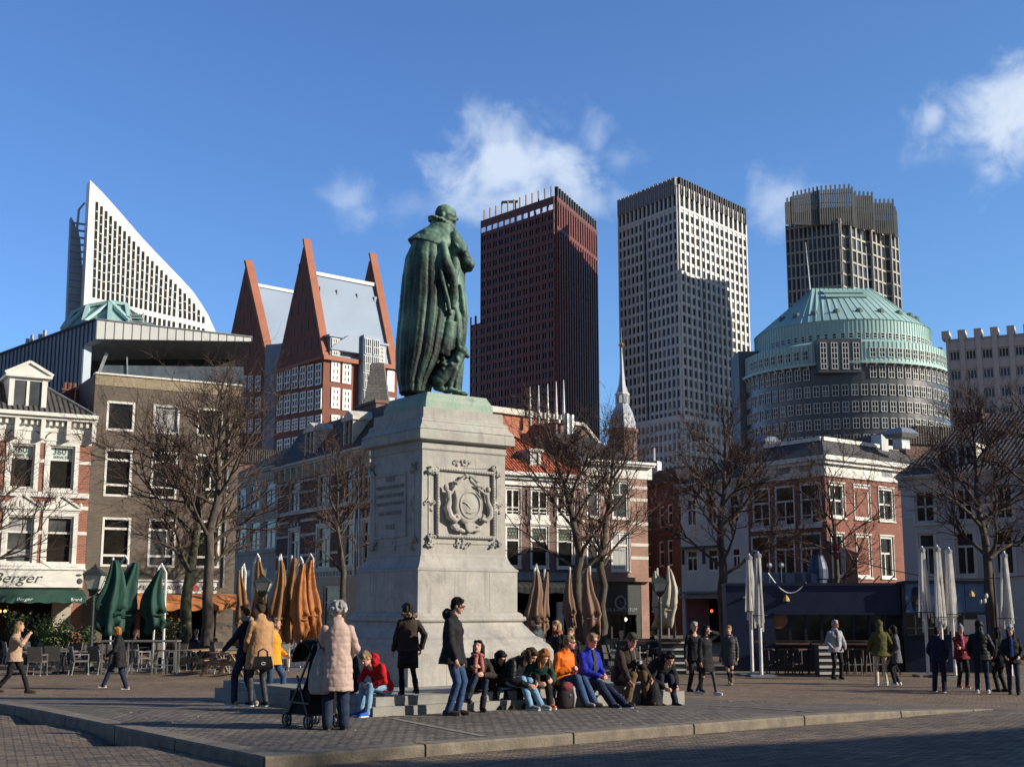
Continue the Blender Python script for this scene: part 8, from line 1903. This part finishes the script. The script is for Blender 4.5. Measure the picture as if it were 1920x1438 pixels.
    person('man in a black jacket and jeans standing and looking at the seated woman', at(848,19.5), -.25, 1.71, hands=((.06,.24,.84),(.12,-.23,.80)), feet=((.06,.09,0),(-.04,-.08,0)), tc=blk, hem=-.16, bulk=1.12, flare=1.2, lc=jeans, shoe=brown_shoe, hair='short', hc='black', hood='down', head=(.1,.25), glasses=True, vox=.009)
    # -- seated row
    def S(label, px, yaw=0.0, inset=.20, dz=.0, **k):
        q = seat_pt(px, inset); d = dict(pelvis=(0,0,.40+dz), sit=True, feet=((.52,.13,0),(.50,-.12,0)), hands=((.34,.10,.55),(.34,-.10,.55)), hem=-.05); d.update(k)
        z = gz(q.x, q.y) if q.x > 1 else 0
        return person(label, V((q.x,q.y,max(z,-.05))), YS+yaw, **d)
    S('black haired woman with a pink scarf sitting cross legged and looking up', 905, -.35, h=1.54, lean=.22, head=(-.55,-.30), feet=((.42,.02,0),(.50,-.26,.16)), tc=dkbrown, bulk=1.12, lc=djeans, lr=.05, boots=.35, hair='long', hc='black', hlen=.16, scarf=(pinks,1), hands=((.36,.06,.62),(.34,-.16,.74)), skin='fair', vox=.009, elbows=((-.2,.8,-.5),(-.2,-.8,-.5)))
    S('person in a black hooded coat sitting behind the girl in the shiny jacket', 942, .1, inset=.55, h=1.55, lean=.5, round_back=.4, head=(0,.6), tc=blk, lc=blk, hair='long', hc='black', bulk=1.1)
    S('girl in a shiny black puffer and light jeans bending forward', 962, .30, h=1.66, lean=.55, round_back=.35, head=(.2,.75), feet=((.66,.10,0),(.58,-.10,0)), tc=gblack, quilt=.009, bulk=1.25, lc=ljeans, shoe=(cloth('grey_trainer',(.3,.3,.3)),M['pole_white']), hair='long', hc='brown', hlen=.14, hands=((.50,.14,.42),(.52,-.12,.40)))
    S('girl with ginger hair in a bottle green jacket bending forward', 1012, -.25, h=1.66, lean=.6, round_back=.35, head=(-.1,.75), feet=((.55,.10,0),(.50,-.12,0)), tc=green, bulk=1.15, lc=blk, shoe=(cloth('coral_trainer',(.7,.16,.10)),M['pole_white']), hair='long', hc='ginger', hlen=.20, hands=((.50,.14,.45),(.50,-.12,.42)))
    S('second girl with ginger hair leaning between the two bent girls', 990, .05, inset=.55, h=1.60, lean=.55, round_back=.4, head=(.1,.8), tc=gblack, lc=blk, hair='long', hc='red', hlen=.16)
    S('man in a bright orange jacket and jeans sitting on the step', 1066, .25, h=1.62, lean=.16, round_back=.1, head=(.55,.10), feet=((.66,.10,0),(.60,-.08,0)), tc=orange, bulk=1.28, lc=jeans, lr=.075, shoe=(cloth('tan_suede',(.35,.27,.2)),M['black']), hair='short', hc='sand', glasses=True, hands=((.26,.08,.62),(.24,-.08,.62)), skin='pink', vox=.009)
    S('woman in a royal blue jacket with dark glasses sitting on the step', 1117, .05, h=1.68, lean=.10, head=(-.05,.15), feet=((.80,.10,0),(.76,-.14,0)), tc=blue, inner=charcoal, bulk=1.15, lc=djeans, lr=.078, shoe=(navy,M['pole_white']), hair='short', hc='sand', glasses=True, hands=((.36,.05,.52),(.34,-.06,.52)), skin='pink', vox=.009)
    S('man in a dark jacket and green cap sitting with a camera on his chest', 1182, .0, h=1.72, lean=.28, round_back=.1, head=(-.15,.25), feet=((.42,.20,0),(.38,-.24,0)), tc=dkbrown, bulk=1.25, lc=khaki, lr=.075, shoe=brown_shoe, hair='short', hc='brown', hood=('cap', cloth('green_cap',(.05,.065,.045))), glasses=True, hands=((.50,.18,.46),(.46,-.26,.44)), skin='pink', vox=.009, dz=.04)
    S('person in a black coat bent far forward at the right end of the row', 1238, -.15, h=1.72, lean=.75, round_back=.35, head=(-.3,.7), feet=((.55,.10,-.05),(.45,-.16,-.05)), tc=blk, hood='down', bulk=1.2, lc=navy, hair='short', hc='black', hands=((.58,.12,.30),(.55,-.14,.30)))
    # -- behind the right corner of the pedestal
    person('dark haired man in a dark coat raising a phone beside the pedestal', at(1008,29.5), pi-.5, 1.78, hands=((.38,.10,1.42),(.28,-.10,1.30)), tc=charcoal, lc=blk, hair='short', hc='brown', elbows=((0,.5,-1),(0,-.5,-1)), vox=.012, bulk=1.15)
    person('woman with long blonde hair and a red scarf behind the orange jacket', at(1046,30), pi+.9, 1.70, tc=blk, lc=blk, hair='long', hc='blonde', hlen=.24, vox=.012, scarf=(cloth('red_scarf',(.4,.05,.04)),)); person('sandy haired person in a dark coat behind the orange jacket', at(1072,29), -1.9, 1.50, tc=blk, lc=blk, hair='short', hc='sand', vox=.012)
    # -- walkers on the right
    person('white haired man with dark glasses and black coat walking beside a woman', at(1303,34.6), -1.2, 1.80, hands=((.03,.27,.84),(.03,-.27,.84)), feet=((.14,.09,0),(-.14,-.09,0)), tc=blk, lc=blk, hair='short', hc='grey', glasses=True, vox=.012, hem=-.15)
    person('woman in a long black coat and white shoes lifting a hand to her hair', at(1324,33.2), -.8, 1.72, hands=((.14,.10,1.60),(.05,-.26,.84)), feet=((.26,.09,0),(-.22,-.09,.02)), tc=blk, hem=-.34, bulk=1.15, flare=1.1, lc=charcoal, lr=.048, shoe=white_shoe, hair='long', hc='black', hlen=.14, vox=.012, elbows=((.3,.8,.2),(-1,-.3,-.3)))
    person('blonde woman in a long grey puffer coat walking', at(1370,37.5), -1.9, 1.66, hands=((.05,.24,.84),(.05,-.24,.84)), feet=((.18,.06,0),(-.18,-.05,.03)), tc=charcoal, quilt=.009, hem=-.34, bulk=1.1, lc=blk, lr=.045, hair='short', hc='blonde', vox=.012, boots=.3, shoe=fur)
    person('bald man in a light grey zip jacket and black trousers', at(1569,40.5), -1.35, 1.78, hands=((.16,.24,.98),(.16,-.20,.95)), feet=((.04,.12,0),(.0,-.12,0)), tc=greyc, inner=charcoal, lc=blk, hair='short', hc='grey', vox=.012, bulk=1.15, head=(.5,-.1), skin='pink')
    person('person in an olive hooded parka and cream trousers, seen from behind', at(1654,37.5), pi/2-.1, 1.80, hands=((.14,.26,.95),(.14,-.26,.95)), feet=((.0,.13,0),(.04,-.13,0)), tc=olive, hood='up', hem=-.14, bulk=1.25, lc=cream, shoe=white_shoe, hair=None, vox=.012)
    person('dark haired woman in a grey coat standing right of the olive parka', at(1682,37.6), pi-.3, 1.66, hands=((.10,.22,.95),(.10,-.22,.95)), tc=cloth('mid_grey_coat',(.12,.12,.13)), hem=-.28, quilt=.008, lc=blk, shoe=white_shoe, hair='long', hc='black', hlen=.14, vox=.012)
    person('person in a navy tracksuit with arms forward, left of the wine red jacket', at(1762,34.5), 1.1, 1.66, hands=((.20,.20,.95),(.16,-.22,.92)), feet=((.05,.14,0),(-.05,-.14,0)), tc=navy, lc=navy, lr=.075, shoe=(navy,M['pole_white']), hair='short', hc='black', vox=.012, bulk=1.1)
    person('smiling woman in a wine red jacket and grey beanie with folded arms', at(1806,36.3), -1.5, 1.68, hands=((.24,-.08,1.12),(.24,.08,1.08)), tc=wine, bulk=1.15, inner=cloth('pink_top',(.5,.15,.25)), lc=blk, shoe=(cloth('red_shoe',(.6,.05,.05)),M['pole_white']), hair='short', hc='brown', hood=('beanie', cloth('grey_beanie',(.28,.29,.31))), vox=.012, elbows=((.1,.8,-.6),(.1,-.8,-.6)))
    person('person in a dark hooded puffer jacket and jeans, seen from behind', at(1843,34.2), pi/2-.35, 1.84, hands=((.12,.26,.92),(.12,-.26,.92)), feet=((.02,.12,0),(.02,-.13,0)), tc=cloth('black_puffer',(.014,.015,.02),None,.5), quilt=.010, hood='up', bulk=1.25, lc=djeans, shoe=white_shoe, hair=None, vox=.012)
    person('dark haired person in a black coat left of the grey bobble hat', at(1879,34.6), pi/2+.6, 1.66, tc=blk, hem=-.25, lc=blk, hair='long', hc='black', vox=.012, bulk=1.15)
    person('person in a grey bobble hat with a blue bag at the right edge', at(1902,33.6), -1.9, 1.70, tc=blk, lc=djeans, hair='long', hc='brown', hood=('beanie', cloth('pale_beanie',(.42,.42,.42))), vox=.012, hands=((.20,.18,.98),(.2,-.18,.98)), bulk=1.1, inner=cloth('blue_top',(.03,.09,.35)))
    # -- seated on the terraces
    def T(label, px, Y, yaw, tc_, hc='brown', sk='fair'): 
        q = at(px, Y); person(label, q, yaw, 1.72, pelvis=(0,0,.56), sit=True, lean=.15, feet=((.42,.12,0),(.42,-.12,0)), hands=((.36,.15,.80),(.36,-.15,.80)), tc=tc_, hem=-.04, lc=blk, hair='short', hc=hc, vox=.014, group='guests on the cafe terraces')
    T('man in black seated at a terrace table behind the walking red haired woman', 252, 48.5, -1.5, blk); T('guest with reddish face seated left of the dark tree trunk', 366, 49, -1.4, navy, 'grey'); T('guest in brown seated right of the dark tree trunk', 396, 49, -1.7, dkbrown, 'brown')
    T('guest in red cap colour top seated behind the child in amber', 520, 48, pi, red, 'sand'); T('guest in dark clothes seated left of the pale tree trunk', 1058, 46, 2.5, blk, 'blonde'); T('guest in grey seated below the dark shop front', 1163, 46.5, -1.2, charcoal, 'grey'); T('guest in blue seated below the street lanterns', 1222, 46.5, 1.0, navy, 'sand')
people()

# ================================================================ things people carry
def bags():
    t = thing('handbag', 'black leather handbag with white emblem in the camel coated woman\'s hand', 'handbag', at(492,21.0,.60), .35); t.scale = (.85,.85,.85)
    mb = MB(); mb.loft([[V((x*w,y*d_,z)) for x,y in ((-1,-1),(1,-1),(1,1),(-1,1))] for w,d_,z in ((.18,.07,0),(.19,.08,.05),(.15,.05,.24))]); mb.build('bag_body', cloth('black_leather',(.012,.012,.013),None,.35), t)
    for y in (-.05,.05): mb = MB(); mb.tube([(-.09,y,.23),(-.08,y,.33),(0,y,.38),(.08,y,.33),(.09,y,.23)], .010, 6); mb.build('handle', black, t)
    mb = MB(); mb.tube([V((.025*cos(a)*1.4,-.079,.11+.025*sin(a))) for a in [2*pi*i/10 for i in range(11)]], .006, 4); mb.build('emblem', M['pole_white'], t)
    q = seat_pt(1036, -.32); t = thing('backpack', 'dark backpack with red top and grey edge on the ground beside the orange jacket', 'backpack', V((q.x,q.y,gz(q.x,q.y)+.0)), YS+pi/2)
    mb = MB(); mb.loft([[V((w*cos(2*pi*k/16)*(1 if abs(cos(2*pi*k/16)) < .8 else .95), d_*sin(2*pi*k/16), z)) for k in range(16)] for w,d_,z in ((.12,.09,0),(.15,.11,.05),(.155,.11,.22),(.13,.09,.34),(.07,.05,.41))]); mb.build('pack_body', cloth('pack_black',(.03,.028,.03)), t, smooth=True)
    mb = MB(); mb.ell((0,-.05,.34), (.12,.08,.08), 12, 6); mb.build('top_flap', cloth('pack_red',(.22,.05,.06)), t, smooth=True); mb = MB(); mb.tube([(.10,-.08,.02),(.135,-.08,.18),(.10,-.07,.34)], .03, 6); mb.build('side_trim', cloth('pack_grey',(.4,.36,.35)), t, smooth=True); mb = MB(); mb.ell((.02,-.112,.20), (.03,.015,.035), 8, 6); mb.build('badge', M['vent_blue'], t)
    for x in (-.08,.08): mb = MB(); mb.tube([(x,.10,.42),(x*1.3,.17,.25),(x,.12,.05)], .014, 5); mb.build('shoulder_strap', black, t)
    q = seat_pt(1205, -.22); t = thing('jacket_bundle', 'black coat draped from the step between the seated man and the bent person', 'coat', V((q.x,q.y,gz(q.x,q.y))), YS)
    mb = MB(); mb.loft([[V((r*cos(2*pi*k/18)*(1+.25*sin(k*2.3+z*4)), r*1.1*sin(2*pi*k/18)*(1+.2*sin(k*3.1)), z)) for k in range(18)] for r,z in ((.19,0),(.16,.06),(.14,.22),(.10,.36),(.04,.44))]); mb.build('draped_cloth', black, t, smooth=True)
    # phone and camera
    t = thing('camera', 'small black camera hanging on the chest of the man in the green cap', 'camera', seat_pt(1188,-.12)+V((0,0,.62)), YS); mb = MB(); mb.box(-.04,-.06,0,.02,.06,.08); mb.build('camera_body', M['black'], t); mb = MB(); mb.tube([(.02,0,.04),(.08,0,.04)], .03, 10); mb.build('lens', M['metal'], t); mb = MB(); mb.tube([(0,.05,.08),(-.02,.07,.3)], .008, 4); mb.tube([(0,-.05,.08),(-.02,-.07,.3)], .008, 4); mb.build('strap', M['pole_white'], t)
    # stroller
    t = thing('stroller', 'black pushchair with folded hood in front of the pink coat', 'pushchair', at(585,17.7), 2.25); t.scale = (.92,.92,1.08); fab = cloth('stroller_fabric',(.012,.012,.013)); 
    # local x = forwards
    mb = MB()
    for y in (-.24,.24): mb.bar((-.40,y,1.0),(.30,y,.14),.025); mb.bar((.05,y,.62),(-.30,y,.14),.025); mb.bar((-.30,y,.30),(.32,y,.30),.02)
    mb.bar((-.40,-.24,1.0),(-.40,.24,1.0),.03); mb.bar((-.30,-.24,.16),(-.30,.24,.16),.02); mb.bar((.30,-.24,.16),(.30,.24,.16),.02); mb.build('frame', M['black'], t)
    mb = MB(); mb.loft([[V((x,y*.22,z)) for y in (-1,-.5,0,.5,1)]+[V((x-.03,y*.22,z-.05)) for y in (1,.5,0,-.5,-1)] for x,z in ((.32,.32),(.28,.42),(-.05,.45),(-.18,.62),(-.26,.88))]); mb.build('seat', fab, t, remesh=.014, relax=2)
    mb = MB(); mb.loft([[V((-.12+.36*cos(a)*s_, .26*y, .74+.34*sin(a)*s_)) for a in [pi*(.05+.9*i/8) for i in range(9)]]+[V((-.12+.32*cos(a)*s_, .26*y, .74+.30*sin(a)*s_)) for a in [pi*(.95-.9*i/8) for i in range(9)]] for y, s_ in ((-1,.9),(-.5,1),(0,1),(.5,1),(1,.9))]); mb.build('hood', fab, t, smooth=True)
    mb = MB(); mb.loft([[V((x,y,z)) for x,y in ((-.30,-.22),(.28,-.22),(.28,.22),(-.30,.22))] for z in (.16,.44)]); mb.build('basket', fab, t)
    for x in (-.30,.32):
        for y in (-.24,.24):
            w = MB()
            for o in (-.025,.025): w.tube([V((x+.075*cos(a), y+o, .085+.075*sin(a))) for a in [2*pi*i/16 for i in range(17)]], .017, 6)
            wh = w.build('wheel', M['black'], t); w = MB(); w.tube([(x,y-.045,.085),(x,y+.045,.085)], .028, 10); w.build('hub', M['lead'], wh)
    q = at(597,17.2); t = thing('shopping_bag', 'large grey white cloth bag hanging from the pushchair handle', 'bag', V((q.x,q.y,q.z+.46)), -.2); t.scale = (.75,.8,1)
    mb = MB(); mb.loft([[V((w*cos(2*pi*k/16), .09*sin(2*pi*k/16)*(1 if z < .4 else .5), z)) for k in range(16)] for w,z in ((.16,0),(.21,.06),(.20,.25),(.12,.45),(.04,.58))]); mb.build('bag_cloth', cloth('bag_cloth',(.36,.35,.32),(.28,.27,.25)), t, smooth=True); mb = MB(); mb.tube([(.02,0,.56),(-.04,.02,.68)], .012, 5); mb.build('handle', black, t)
bags()
